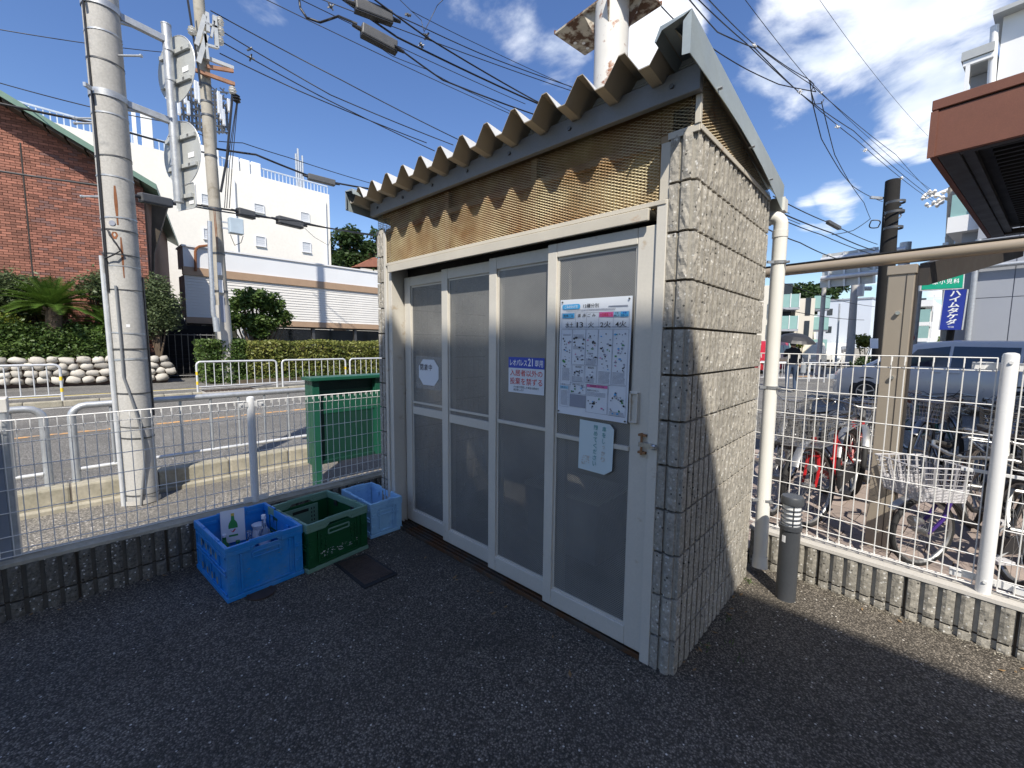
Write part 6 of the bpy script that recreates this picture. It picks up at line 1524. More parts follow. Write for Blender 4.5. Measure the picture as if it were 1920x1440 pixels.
    def guard_(x, a0, a1, nm, m_):
        g = MB(); n = 12; vv = []
        for k in range(n+1): a = radians(a0+(a1-a0)*k/n); c_, s__ = cos(a), sin(a); R_ = r+.022; vv += [(x+R_*c_, -.028, r+R_*s__), (x+(R_+.012)*c_, 0, r+(R_+.012)*s__), (x+R_*c_, .028, r+R_*s__)]
        g.add(vv, [(3*k+j, 3*k+j+1, 3*k+j+4, 3*k+j+3) for k in range(n) for j in (0, 1)]); obj(nm, g, m_, t, local=True, smooth=60)
    guard_(L, 35, 165, 'front_mudguard', 'bike_steel'); guard_(-L, 20, 200, 'rear_mudguard', paint if paint == 'bike_black' else 'bike_steel')
    obj('chain_cover', MB().prism([(bbx+.10, .055, bbz+.06), (bbx+.10, .055, bbz-.06), (-L+.02, .055, r-.05), (-L+.02, .055, r+.04)], (0, .03, 0)), 'trim_black' if paint != 'bike_red' else 'trim_black', t, local=True, bevel=.006)
    rk = MB(); rk.tube([(sx-.02, -.05, sz-.02), (-L-.2, -.06, r+.37), (-L-.2, .06, r+.37), (sx-.02, .05, sz-.02)], .006, 5); rk.tube([(-L-.08, -.06, r+.36), (-L, -.06, r)], .005, 5); rk.tube([(-L-.08, .06, r+.36), (-L, .06, r)], .005, 5)
    for k in range(3): rk.tube([(-L-.15+k*.12, -.06, r+.37), (-L-.15+k*.12, .06, r+.37)], .005, 5)
    obj('rear_rack', rk, 'bike_steel', t, local=True)
    obj('headlight', MB().lathe([(.012, -.05), (.030, -.02), (.036, .02), (.030, .028)], (0, 0, 0), 12), 'bike_steel', t, local=True, smooth=40); o = COL.objects[-1]; o.location = (L+.05, .05 if r > .3 else 0, r+.16 if r > .3 else r+.07); o.rotation_euler = (0, pi/2, 0)
    obj('kickstand', MB().tube([(-L, -.06, r), (-L-.02, -.14, .01), (-L+.08, -.15, .0)], .008, 5), 'bike_steel', t, local=True)
    obj('rear_reflector', MB().box(-L-r-.035, -L-r-.02, -.025, .025, r+.08, r+.12), 'reflector', t, local=True)
    if basket:
        bx0, bz0 = hx+.05, hz+.0; bl_, bw_, bh_ = .27, .36, .22
        if r < .3: bz0 = hz-.09
        b_ = MB(); lv = 5 if basket == 'wire' else 6; m_ = 'bike_steel' if basket == 'wire' else ('basket_w' if basket == 'woven' else 'trim_black')
        def loopz(q):
            k = .80+.20*q; return [(bx0+.005, -bw_/2*k, bz0+bh_*q), (bx0+.05+bl_*k, -bw_/2*k*.92, bz0+bh_*q), (bx0+.05+bl_*k, bw_/2*k*.92, bz0+bh_*q), (bx0+.005, bw_/2*k, bz0+bh_*q)]
        for k in range(lv+1): b_.tube(loopz(k/lv), .0022 if 0 < k < lv else .005, 4, closed=True)
        A0, A1 = loopz(0), loopz(1)
        for s_ in range(4):
            n = 8 if s_ % 2 == 0 else 11
            for k in range(n+1):
                f_ = k/n; p0 = Vector(A0[s_]).lerp(Vector(A0[(s_+1) % 4]), f_); p1 = Vector(A1[s_]).lerp(Vector(A1[(s_+1) % 4]), f_); b_.tube([p0, p1], .0019, 3, cap=False)
        for k in range(8): b_.tube([Vector(A0[0]).lerp(Vector(A0[1]), k/7), Vector(A0[3]).lerp(Vector(A0[2]), k/7)], .0019, 3, cap=False)
        bk = obj('basket', b_, m_, t, local=True)
        if basket == 'woven':
            wv = MB()
            for s_ in range(4):
                for j in range(9):
                    q = .02+j*.045; k = .80+.2*q; l_ = loopz(q); a_, c_ = Vector(l_[s_]), Vector(l_[(s_+1) % 4]); wv.tube([a_.lerp(c_, i/14)+Vector((0, 0, 0))+((a_-c_).cross(Vector((0, 0, 1))).normalized()*(.003 if i % 2 else -.003)) for i in range(15)], .0035, 4, cap=False)
                for k in range(5):
                    f_ = (k+.5)/5; wv.tube([Vector(A0[s_]).lerp(Vector(A0[(s_+1) % 4]), f_), Vector(A1[s_]).lerp(Vector(A1[(s_+1) % 4]), f_)], .007, 4, cap=False)
            obj('basket_weave', wv, 'basket_w', bk, local=True)
    return t
bicycle('small-wheeled bicycle with pale woven basket nearest the fence, purple fork', (1722, 1060), -140, 'bike_black', r=.235, basket='woven', scale=.86, steer=10)
bicycle('red bicycle with wire basket left of the shelter post', (1518, 988), -99, 'bike_red', basket='wire', steer=-14, lean=5)
bicycle('black bicycle at the right picture edge close behind the fence post', (1892, 1092), -84, 'bike_black', basket=None, steer=6, lean=-3)
bicycle('dark bicycle partly behind the downpipe, leftmost of the row', (1450, 965), -104, 'bike_black', basket='wire', steer=8)
bicycle('silver bicycle with wire basket just left of the shelter post, behind the red one', (1628, 905), -98, 'bike_silver', basket='wire', saddle='saddle_br', lean=4)
bicycle('second red bicycle deeper in the row with only its frame showing', (1598, 925), -80, 'bike_red', basket=None, lean=-4)
bicycle('black bicycle with wire basket and curved fork deep behind the downpipe', (1480, 900), -96, 'bike_black', basket='wire', lean=3)
bicycle('black bicycle with black basket behind the white fence post', (1852, 948), -92, 'bike_black', basket='black', lean=-4)
bicycle('teal bicycle furthest back right of the shelter post', (1775, 880), -70, 'bike_green', basket='wire', saddle='saddle_br', lean=5)
bicycle('silver bicycle with brown grips behind the woven basket bicycle', (1715, 898), -105, 'bike_silver', basket='wire', saddle='saddle_br', lean=-3)
bicycle('black bicycle furthest right in the second row', (1905, 905), -100, 'bike_black', basket='wire', lean=4)

# cars -------------------------------------------------------------------
def car(label, loc, head, paint, prof, W, belt, wheels, wr, wins, wind=None, H0=.22, alloys=True, name='parked_car', cat='car', extras=True):
    """prof: (x, roof height) from tail to nose"""
    t = thing(name, label, cat, loc, head); mb = MB(); secs = []
    for x, zt in prof:
        k = min(1, (prof[-1][0]-x)/.45+.55, (x-prof[0][0])/.35+.72); w = W*min(1, k); b = min(belt, zt-.02); ins = max(0, (zt-belt))*.20
        s = [(x, 0, H0), (x, w*.90, H0), (x, w*.985, H0+.12), (x, w, (H0+b)/2), (x, w*.985, b-.04), (x, w*.965, b)]
        s += [(x, w*.965-ins*.9, max(b, zt-.09)), (x, w*.90-ins, max(b, zt-.02)), (x, w*.6-ins*.5, zt), (x, 0, zt)]
        secs.append(s+[(p[0], -p[1], p[2]) for p in s[-2:0:-1]])
    n = len(secs[0])
    for s in secs: mb.v += s
    for i in range(len(secs)-1):
        for j in range(n): mb.f.append([i*n+j, i*n+(j+1) % n, (i+1)*n+(j+1) % n, (i+1)*n+j]); mb.m.append(0)
    mb.f.append(list(range(n))); mb.m.append(0); mb.f.append([(len(secs)-1)*n+j for j in range(n)][::-1]); mb.m.append(0)
    obj('body', mb, paint, t, local=True, smooth=35)
    def yat(z): return W*.965-max(0, z-belt)*.20+.006
    for sg in (1, -1):
        for w in wins:
            P_ = [(x, sg*(yat(z)), z) for x, z in w]; obj('side_window', MB().prism(P_, (0, -sg*.012, 0)), 'car_glass', t, local=True)
        for x in wheels:
            obj('wheel_arch', MB().cyl((x, sg*(W*.99), wr+.02), (x, sg*(W*.99+.006), wr+.02), wr+.055, n=28), 'trim_black', t, local=True)
            w = obj('wheel', MB().tube([(wr*.80*cos(2*pi*k/28), 0, wr*.80*sin(2*pi*k/28)) for k in range(28)], wr*.17, 8, closed=True), 'tyre', t, local=True, smooth=60)
            w.location = (x, sg*(W*.97), wr)
            obj('rim', MB().lathe([(wr*.66, -.01), (wr*.66, .035), (wr*.60, .035), (wr*.58, .0)], (0, 0, 0), 24), 'alloy', w, local=True, smooth=40); COL.objects[-1].rotation_euler = (-sg*pi/2, 0, 0)
            if alloys:
                for k in range(5):
                    a = 2*pi*k/5+.3; obj('rim_spoke', MB().beam((.05*cos(a), sg*.035, .05*sin(a)), (wr*.62*cos(a), sg*.028, wr*.62*sin(a)), .03, .055, up=(0, 1, 0)), 'alloy', w, local=True)
                obj('hub_cap', MB().cyl((0, sg*.02, 0), (0, sg*.045, 0), .05, n=12), 'alloy', w, local=True)
    if extras:
        xn = prof[-1][0]
        for sg in (1, -1):
            obj('headlight', MB().prism([(xn-.05, sg*W*.58, .60), (xn-.38, sg*(W*.90), .66), (xn-.34, sg*(W*.92), .76), (xn-.10, sg*W*.60, .70)], (0, 0, .004)).obox((xn-.18, sg*W*.78, .66), (.16, 0, 0), (0, .14, 0), (0, 0, .06)), 'headlamp', t, local=True, bevel=.03)
            obj('mirror', MB().obox((wheels[-1]-.52, sg*(W+.10), belt+.08), (.05, 0, 0), (0, .10, 0), (0, 0, .07)), paint, t, local=True, bevel=.03)
        obj('bumper_grille', MB().box(xn-.03, xn+.01, -W*.45, W*.45, .38, .56), 'trim_black', t, local=True, bevel=.02)
    return t
wf_, wr_2 = G(1622, 757, 0), G(1912, 790, 0); hd = (wf_-wr_2); hd.z = 0; wbv = hd.length; hd.normalize(); ln = Vector((-hd.y, hd.x, 0))
ctr = (wf_+wr_2)/2-ln*.82
vn = car('silver-blue minivan parked sideways behind the bicycles', (ctr.x, ctr.y, -.01), atan2(hd.y, hd.x), 'car_silver',
    [(-2.35, .80), (-2.28, 1.30), (-2.05, 1.60), (-1.2, 1.66), (-.2, 1.67), (.45, 1.62), (.80, 1.48), (1.45, 1.06), (1.60, 1.00), (2.05, .90), (2.30, .74), (2.36, .52)], .86, 1.00, (-wbv/2, wbv/2), .325,
    [[(-2.10, 1.05), (-1.30, 1.05), (-1.30, 1.50), (-1.95, 1.47)], [(-1.24, 1.05), (-.22, 1.05), (-.22, 1.53), (-1.24, 1.51)], [(-.16, 1.05), (.72, 1.05), (.42, 1.45), (-.16, 1.53)], [(.78, 1.05), (1.25, 1.05), (.70, 1.36)]])
for x in (-.30, .02):
    obj('door_handle', MB().obox((x, .86*.985, .93), (.09, 0, 0), (0, .018, 0), (0, 0, .014)), 'car_silver', vn, local=True, bevel=.006)
obj('door_seam', MB().obox((-.19, .86*.99, .68), (.004, 0, 0), (0, .012, 0), (0, 0, .32)).obox((.86, .86*.99, .68), (.004, 0, 0), (0, .012, 0), (0, 0, .3)).obox((-1.27, .86*.99, .72), (.004, 0, 0), (0, .012, 0), (0, 0, .3)), 'trim_black', vn, local=True)
obj('sill_trim', MB().box(-1.0, .95, .835, .862, .20, .27), 'trim_black', vn, local=True)
boxy = [(-1.65, .9), (-1.62, 1.65), (-1.5, 1.78), (.8, 1.78), (1.15, 1.55), (1.45, 1.0), (1.62, .85), (1.66, .4)]
bw_ = [[(-1.5, 1.05), (-.7, 1.05), (-.7, 1.55), (-1.5, 1.55)], [(-.62, 1.05), (.2, 1.05), (.2, 1.55), (-.62, 1.55)], [(.28, 1.05), (1.1, 1.05), (.9, 1.5), (.28, 1.55)]]
def bgcar(label, px, py, head, paint): p = G(px, py, 0); return car(label, (p.x, p.y, -.015), radians(head), paint, boxy, .74, .95, (-1.15, 1.15), .28, bw_, alloys=False)
bgcar('cream boxy van in the street behind the walking person', 1514, 693, -92, 'car_cream')
bgcar('white boxy van with rounded nose further down the street', 1590, 684, 175, 'car_white')
bgcar('white delivery van left of the rounded one', 1560, 687, -95, 'car_white')
bgcar('dark red car glimpsed left of the downpipe', 1434, 698, -100, 'car_red')
bgcar('red car glimpsed right of the shelter post', 1722, 680, 180, 'car_red')
bgcar('white car beside the red one in the distance', 1745, 676, 178, 'car_white')

# rust brown canopy --------------------------------------------------------
cn_ = thing('entrance_canopy', 'rust-brown steel canopy with black ribbed underside at the top right', 'canopy', (1.1, 4, 0))
Q = G(1742, 296, 3.0); Qt = PP(1750, 190, Q, Q+C1); hfa = Qt.z-Q.z; dpt = (G(1850, 447, 3.0)-Q).dot(C2)
def cq(u, v, z): return Q+C1*u+C2*v+Vector((0, 0, z))
def cbox(u0, u1, v0, v1, z0, z1): return MB().obox(cq((u0+u1)/2, (v0+v1)/2, (z0+z1)/2), C1*(u1-u0)/2, C2*(v1-v0)/2, Vector((0, 0, (z1-z0)/2)))
obj('fascia', cbox(0, 4.5, 0, .04, .0, hfa*.80), 'canopy', cn_, bevel=.004)
obj('upper_band', cbox(-.01, 4.5, -.012, .05, hfa*.825, hfa), 'canopy', cn_, bevel=.004)
obj('gap', cbox(.02, 4.5, .012, .045, hfa*.79, hfa*.83), 'dark', cn_)
obj('side_fascia', cbox(0, .04, .042, dpt, .0, hfa), 'canopy', cn_)
obj('corner_trim', cbox(-.012, .03, -.016, -.001, -.005, hfa*.8), 'canopy', cn_)
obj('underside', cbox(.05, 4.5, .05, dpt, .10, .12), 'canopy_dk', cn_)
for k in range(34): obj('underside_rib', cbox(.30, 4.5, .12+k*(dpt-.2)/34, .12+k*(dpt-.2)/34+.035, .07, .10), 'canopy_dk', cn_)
obj('frame_beam', cbox(.045, .16, .045, dpt, .0, .10), 'canopy_arm', cn_); obj('frame_beam', cbox(.165, 4.5, dpt-.12, dpt, .0, .068), 'canopy_arm', cn_); obj('frame_beam', cbox(.165, 4.5, .045, .11, .0, .10), 'canopy_arm', cn_)
obj('frame_beam', cbox(.165, .23, .115, dpt-.125, .02, .068), 'canopy_arm', cn_)
obj('support_post', cbox(3.9, 4.02, dpt-.25, dpt-.13, -3.0, .0), 'canopy_arm', cn_)

# grey panelled building on the right -------------------------------------
gbld = thing('grey_apartment_block', 'tall grey panelled apartment block with white upper storeys at the right edge', 'building', PD(1850, 640, 15))
g0 = PD(1815, 640, 14.5); g0.z = 0
def gq(u, v, z): return g0+C1*u+C2*v+Vector((0, 0, z))
def gbox(u0, u1, v0, v1, z0, z1): return MB().obox(gq((u0+u1)/2, (v0+v1)/2, (z0+z1)/2), C1*(u1-u0)/2, C2*(v1-v0)/2, Vector((0, 0, (z1-z0)/2)))
def gz_of(px, py): return PP(px, py, g0, g0+C1).z
wl2 = obj('lower_wall', gbox(.05, 12, .02, 9, 0, gz_of(1850, 236)), 'grey_joint', gbld)
ugl = [(PP(px, 600, g0, g0+C1)-g0).dot(C1) for px in (1815, 1893, 1975)]; rows_ = [0, gz_of(1860, 558), gz_of(1860, 446), gz_of(1860, 335), gz_of(1860, 236)]
for i in range(4):
    for j in range(5):
        u0 = (ugl+[ugl[2]+1.5, ugl[2]+3, ugl[2]+4.5])[j]; u1 = (ugl+[ugl[2]+1.5, ugl[2]+3, ugl[2]+4.5])[j+1]
        b = gbox(u0+.012, u1-.012, -.002, .018, rows_[i]+.012, rows_[i+1]-.012); obj('wall_panel', b, 'grey_wall', wl2)
zT = gz_of(1880, 200)
obj('upper_wall', gbox((PP(1868, 150, g0, g0+C1)-g0).dot(C1), 12, .1, 9, gz_of(1850, 236), gz_of(1885, 25)), 'white_wall', gbld)
obj('corner_pipe', MB().cyl(gq(.0, -.12, 0), gq(.0, -.12, gz_of(1820, 452)), .08, n=10).cyl(gq(-.42, -.1, 0), gq(-.42, -.1, gz_of(1800, 460)), .07, n=10), 'galv', gbld, smooth=50)
obj('cross_pipe', MB().cyl(gq(.02, -.15, gz_of(1825, 503)), gq(5, -.15, gz_of(1825, 503)+.05), .07, n=10), 'galv', gbld, smooth=50)
obj('roof_slab', gbox((PP(1862, 50, g0, g0+C1)-g0).dot(C1), 12, -.3, 9, gz_of(1885, 28), gz_of(1885, 20)), 'closure', gbld)
obj('rain_pipe', MB().cyl(gq((PP(1862, 150, g0, g0+C1)-g0).dot(C1), -.0, gz_of(1862, 210)), gq((PP(1864, 60, g0, g0+C1)-g0).dot(C1), .0, gz_of(1862, 50)), .10, n=8), 'frame_w', gbld, smooth=50)
ub = (PP(1803, 130, g0, g0+C1)-g0).dot(C1); ue = (PP(1862, 130, g0, g0+C1)-g0).dot(C1)
obj('balcony_roof', gbox(ub, ue, -.25, 2.0, gz_of(1830, 112), gz_of(1830, 96)), 'closure', gbld); obj('balcony_wall', gbox(ub+.05, ue, -.2, -.08, gz_of(1830, 122), gz_of(1830, 113)), 'white_wall', gbld)
obj('balcony_side', gbox(ub+.1, ue, 1.2, 1.9, gz_of(1830, 172), gz_of(1830, 113)), 'grey_wall', gbld)
obj('balcony_post', gbox(ub+.12, ub+.22, -.2, -.1, gz_of(1820, 200), gz_of(1820, 122)), 'white_wall', gbld)
ub2 = (PP(1776, 400, g0, g0+C1)-g0).dot(C1)
obj('side_balcony', gbox(ub2, .0, .2, 3, gz_of(1800, 432), gz_of(1800, 402)), 'white_wall', gbld); obj('side_balcony_glass', gbox(ub2+.05, .0, .25, 2.8, gz_of(1800, 402), gz_of(1800, 360)), 'balc_glass', gbld)
obj('side_wing', gbox(ub2+.35, .0, .6, 6, 0, gz_of(1800, 432)), 'grey_wall', gbld)

# shop signs -----------------------------------------------------------------
sg1 = thing('clinic_sign', 'green clinic sign board with white characters under the shelter beam', 'sign', PD(1767, 530, 12.5))
a, b = PD(1729, 531, 12.6), PD(1806, 524, 12.2); d_ = (b-a).normalized(); d_.z = 0; d_.normalize(); md = (a+b)/2; hw = (b-a).length/2
sg1.location = md; sg1.rotation_euler = (0, radians(-1), atan2(d_.y, d_.x)); hh_ = 13.5*12.4/795
obj('board', MB().box(-hw, hw, 0, .12, -hh_, hh_), 'sign_green', sg1, local=True); obj('board_frame', MB().box(-hw-.02, hw+.02, .01, .13, hh_+.002, hh_+.03).box(-hw-.02, hw+.02, .01, .13, -hh_-.03, -hh_-.002).box(-hw-.03, -hw-.002, .01, .13, -hh_-.03, hh_+.03).box(hw+.002, hw+.03, .01, .13, -hh_-.03, hh_+.03), 'galv_white', sg1, local=True)
for i, ch in enumerate('中原小児科'): inst('lettering', text_mesh(ch, .125, .135, bold=.008, mat='sign_white'), sg1, (-hw*.68+i*hw*.34, -.006, -.01))
sg2 = thing('apartment_name_sign', 'tall blue vertical sign with white slanted characters beside the grey block', 'sign', PD(1787, 582, 13))
c_ = PD(1787, 581, 13); sg2.location = c_; sg2.rotation_euler = (0, radians(1.5), raz); hw, hh_ = 14.5*13/795, 37*13/795
obj('board', MB().box(-hw, hw, 0, .14, -hh_, hh_), 'sign_blue', sg2, local=True); obj('board_frame', MB().box(-hw-.025, -hw-.002, -.01, .14, -hh_, hh_).box(hw+.002, hw+.025, -.01, .14, -hh_, hh_), 'galv_white', sg2, local=True)
for i, ch in enumerate('ハイムタケダ'): inst('lettering', text_mesh(ch, .24, .155, bold=.03, mat='sign_white'), sg2, (.0, -.006, hh_*.82-i*.172), (0, radians(-6), 0))
inst('lettering', text_mesh('竹田', .13, .06, mat='sign_white'), sg2, (.0, -.006, -hh_*.86))
obj('sign_post', MB().cyl((0, .25, -c_.z), (0, .25, hh_), .09, n=10), 'pole_dark', sg2, local=True)

# poles and far street furniture -----------------------------------------------
def simple_pole(label, bpx, tpx, dep, r, mat, kids_=()):
    b, t_ = PD(*bpx, dep), PD(*tpx, dep); b = Vector((b.x, b.y, 0)); t_ = Vector((b.x+(t_.x-b.x)*.5, b.y+(t_.y-b.y)*.5, t_.z))
    t = thing('utility_pole', label, 'utility pole', b); obj('shaft', MB().cyl(b, t_, r, r*.78, n=16), mat, t, smooth=60); return t, b, t_
dk, db, dt = simple_pole('dark slim utility pole with black cable rings right of the shelter beam middle', (1650, 700), (1665, 345), 11.5, .205, 'pole_dark')
for z in (4.6, 5.0, 5.25): band(z, .02, .03, 'steelband', dk, lambda z: Vector((db.x, db.y, z)), lambda z: .18)
for k, (px, py, r) in enumerate(((1672, 392, .18), (1674, 400, .22), (1670, 412, .2), (1640, 420, .14))):
    c = PD(px, py, 11.3); obj('cable_ring', MB().tube([c+RT*r*cos(2*pi*j/18)+UP*r*.8*sin(2*pi*j/18)+FW*.03*sin(j+k) for j in range(18)], .015, 5, closed=True), 'cable', dk, smooth=60)
obj('pole_riser', MB().cyl(PD(1676, 420, 11.4), Vector((db.x+.28, db.y, 0)), .05, n=8), 'pole_dark', dk); obj('pole_bracket', MB().beam(PD(1655, 372, 11.4), PD(1632, 370, 11.4), .06, .06), 'galv', dk)
obj('pole_plate', MB().obox(PD(1639, 644, 11.15), RT*.10, FW*.01, UP*.13), 'sticker', dk)
tr_ = thing('pole_transformer', 'cluster of black fittings high on the dark pole', 'pole fitting', PD(1680, 385, 11.3)); mb = MB(); rr = random.Random(4)
for _ in range(9): c = PD(1678+rr.uniform(-6, 8), 388+rr.uniform(-8, 10), 11.3); mb.obox(c, RT*.05, FW*.06, UP*.05)
obj('fitting_body', mb, 'trim_black', tr_)
fp, fb, ft = simple_pole('distant pole with insulator cluster far right above the blue sign', (1775, 640), (1765, 355), 22, .19, 'conc_pole_b')
mb = MB(); rr = random.Random(9)
for _ in range(16): c = PD(1768+rr.uniform(-38, 16), 366+rr.uniform(-10, 22), 21.8); mb.lathe([(.04, -.1), (.10, 0), (.04, .1)], tuple(c), 8)
for a, b in (((1735, 372), (1800, 345)), ((1740, 388), (1800, 360)), ((1745, 360), (1790, 380))): mb.beam(PD(*a, 21.9), PD(*b, 21.9), .09, .09)
obj('insulator_cluster', mb, 'insul', fp, smooth=50)
mb = MB()
for _ in range(10): c = PD(1786+rr.uniform(-12, 12), 462+rr.uniform(-14, 14), 21.8); mb.obox(c, RT*.10, FW*.1, UP*.14)
obj('pole_equipment', mb, 'galv', fp)
for l, b, tp_, dep, r, m_ in (('grey distant pole left of the dark pole with a white transformer', (1592, 690), (1600, 535), 24, .21, 'conc_pole'), ('thin distant pole between the beige block and the blue wall', (1535, 680), (1546, 520), 22, .12, 'conc_pole'), ('slim distant pole right of the shelter post', (1708, 690), (1727, 530), 20, .13, 'conc_pole'), ('very thin lamp mast against the pale blue wall', (1567, 680), (1573, 570), 26, .06, 'galv'), ('distant pole right of the blue sign', (1788, 680), (1790, 590), 24, .28, 'galv')):
    pt_, pb_, ptt = simple_pole(l, b, tp_, dep, r, m_)
    if 'transformer' in l:
        c = PD(1609, 544, 23.8); obj('transformer', MB().cyl(c-Vector((0, 0, .35)), c+Vector((0, 0, .35)), .28, n=14), 'insul', pt_, smooth=50)
        mb = MB(); 
        for k in range(6): c = PD(1612+k*4, 541, 23.8); mb.lathe([(.04, -.12), (.09, 0), (.04, .12)], tuple(c), 8)
        obj('insulator_row', mb, 'insul', pt_, smooth=50)
gs = thing('gantry_sign', 'large road direction sign seen from behind, with pale frame and ribs', 'road sign', PD(1590, 500, 20))
def gp2(px, py): return PP(px, py, PD(1590, 500, 20), PD(1590, 500, 20)+E1)
for y0, y1, x0, x1 in (((478, 463), (520, 505), 1542, 1648), ((523, 508), (540, 531), 1538, 1640)):
    a, b, c, d = gp2(x0, y0[0]), gp2(x1, y0[1]), gp2(x1, y1[1]), gp2(x0, y1[0]); obj('sign_panel', MB().prism([a, b, c, d], E2*-.04), 'sign_back', gs)
for i in range(4): a, b = gp2(1556+i*28, 476-i*4), gp2(1556+i*28, 540-i*3); obj('sign_rib', MB().beam(a-E2*.10, b-E2*.10, .12, .08), 'galv_white', gs)
for ya1, yb1 in ((489, 474), (523, 512)): obj('gantry_arm', MB().cyl(gp2(1542, ya1)-E2*.22, gp2(1700, yb1-6)-E2*.22, .11, n=10), 'galv_white', gs, smooth=50)
c = gp2(1697, 470); obj('gantry_post', MB().cyl(Vector((c.x, c.y, 0)), c+Vector((0, 0, .35)), .20, n=14), 'galv', gs, smooth=50)

# far buildings on the right ----------------------------------------------------
def fbox(px0, px1, pyt, dep, deep, base=0, al=E1, bl_=E2):
    a, b = PD(px0, pyt[0], dep), PP(px1, pyt[1], PD(px0, pyt[0], dep), PD(px0, pyt[0], dep)+al); return a, b
b1 = thing('balcony_block', 'beige apartment block with green glass balconies left of the blue wall', 'building', PD(1470, 600, 30))
o_ = PD(1438, 540, 30); o_.z = 0; bu = Vector((-.35, .94, 0)).normalized(); bv = Vector((.94, .35, 0)).normalized()
def bq(px, py): p = PP(px, py, o_, o_+bv); return (p-o_).dot(bv), p.z
uR1, zR1 = bq(1478, 556); uE, zE = bq(1533, 566)
def bbox(u0, u1, v0, v1, z0, z1): return MB().obox(o_+bv*(u0+u1)/2+bu*(v0+v1)/2+Vector((0, 0, (z0+z1)/2)), bv*(u1-u0)/2, bu*(v1-v0)/2, Vector((0, 0, (z1-z0)/2)))
obj('wall', bbox(-3, uR1-.3, .0, 9, 0, bq(1445, 535)[1]), 'beige_wall', b1); obj('end_wall', bbox(uR1+.6, uE, .6, 9, 0, zR1-.1), 'beige_wall', b1)
obj('recess_wall', bbox(uR1-.3, uR1+.6, 1.6, 9, 0, zR1), 'beige_wall', b1)
for py in (578, 618, 660):
    u, z = bq(1480, py); obj('balcony_slab', bbox(uR1-1.0, uR1+.62, -.5, 1.5, z-.12, z+.02), 'grey_wall', b1); obj('balcony_glass', bbox(uR1-1.0, uR1+.62, -.5, -.45, z+.02, z+.92), 'balc_glass', b1); 
    for k in range(4): obj('balcony_post', bbox(uR1-1.0+k*.52, uR1-.95+k*.52, -.53, -.50, z+.02, z+.96), 'frame_w', b1)
    obj('balcony_door', bbox(uR1-.25, uR1+.5, 1.55, 1.6, z+.05, z+1.9), 'win_dark', b1)
    obj('side_balcony', bbox(uE+.02, uE+.95, 1.0, 2.4, z-.1, z+.02), 'grey_wall', b1); obj('side_glass', bbox(uE+.02, uE+.95, .95, 1.0, z+.02, z+.9), 'balc_glass', b1)
for py in (562, 606): u, z = bq(1522, py); obj('window', bbox(uE-.55, uE-.25, .55, .60, z-1.0, z+.2), 'win_dark', b1)
b2 = thing('pale_blue_building', 'plain pale blue-white block with two small dark windows', 'building', PD(1585, 610, 34))
q0 = PD(1532, 600, 34); q0.z = 0
def b2q(px, py): p = PP(px, py, q0, q0+E1); return (p-q0).dot(E1), p.z
def b2box(u0, u1, v0, v1, z0, z1): return MB().obox(q0+E1*(u0+u1)/2+E2*(v0+v1)/2+Vector((0, 0, (z0+z1)/2)), E1*(u1-u0)/2, E2*(v1-v0)/2, Vector((0, 0, (z1-z0)/2)))
ue2, ze2 = b2q(1636, 560); obj('wall', b2box(0, ue2, 0, 8, 0, ze2), 'blue_wall', b2)
obj('parapet_cap', b2box(-.05, ue2+.05, -.05, 8, ze2+.002, ze2+.12), 'grey_wall', b2)
for px, py in ((1556, 585), (1554, 618)): u, z = b2q(px, py); w = obj('window', b2box(u-.18, u+.18, -.02, .0-.001, z-.25, z+.25), 'win_dark', b2)
obj('stone_base', b2box(0, ue2, -.3, -.002, 0, b2q(1560, 652)[1]), 'conc_light', b2)
b3 = thing('white_balcony_building', 'white three storey building with glass balconies right of the shelter post', 'building', PD(1730, 610, 30))
r0 = PD(1708, 600, 31); r0.z = 0
def b3q(px, py): p = PP(px, py, r0, r0+E1); return (p-r0).dot(E1), p.z
def b3box(u0, u1, v0, v1, z0, z1): return MB().obox(r0+E1*(u0+u1)/2+E2*(v0+v1)/2+Vector((0, 0, (z0+z1)/2)), E1*(u1-u0)/2, E2*(v1-v0)/2, Vector((0, 0, (z1-z0)/2)))
ue3, ze3 = b3q(1747, 562); obj('wall', b3box(-2, ue3, 1.2, 8, 0, ze3), 'white_wall', b3)
obj('eave_band', b3box(-2, ue3+.1, -.1, 1.199, ze3-.45, ze3), 'white_wall', b3)
for py in (604, 634):
    u, z = b3q(1720, py); obj('balcony_slab', b3box(-2, ue3, 0, 1.19, z-.30, z), 'white_wall', b3); obj('balcony_glass', b3box(-2, ue3, 0, .04, z+.002, z+.9), 'balc_glass', b3)
    for k in range(5): obj('balcony_post', b3box(-1.5+k*.85, -1.42+k*.85, .05, .12, z+.003, z+1.9), 'frame_w', b3)
    obj('balcony_window', b3box(-1.6, ue3-.4, 1.15, 1.198, z+.1, z+1.8), 'win_dark', b3)
ps_ = thing('parking_sign', 'small round red no-parking sign on the thin pole right of the shelter post', 'sign', PD(1707, 633, 19.5)); c = PD(1707, 633, 19.5)
obj('sign_disc', MB().cyl(c, c+FW*.02, .20, n=20), 'car_red', ps_); obj('sign_centre', MB().cyl(c-FW*.004, c-FW*.001, .145, n=20), 'sign_blue', ps_)
obj('sign_slash', MB().beam(c-FW*.006+RT*.12+UP*.12, c-FW*.006-RT*.12-UP*.12, .03, .004, up=tuple(FW)), 'car_red', ps_)
sgd = thing('shop_sign', 'small red and white shop sign near the distant cars', 'sign', PD(1722, 648, 24)); c = PD(1722, 646, 24)
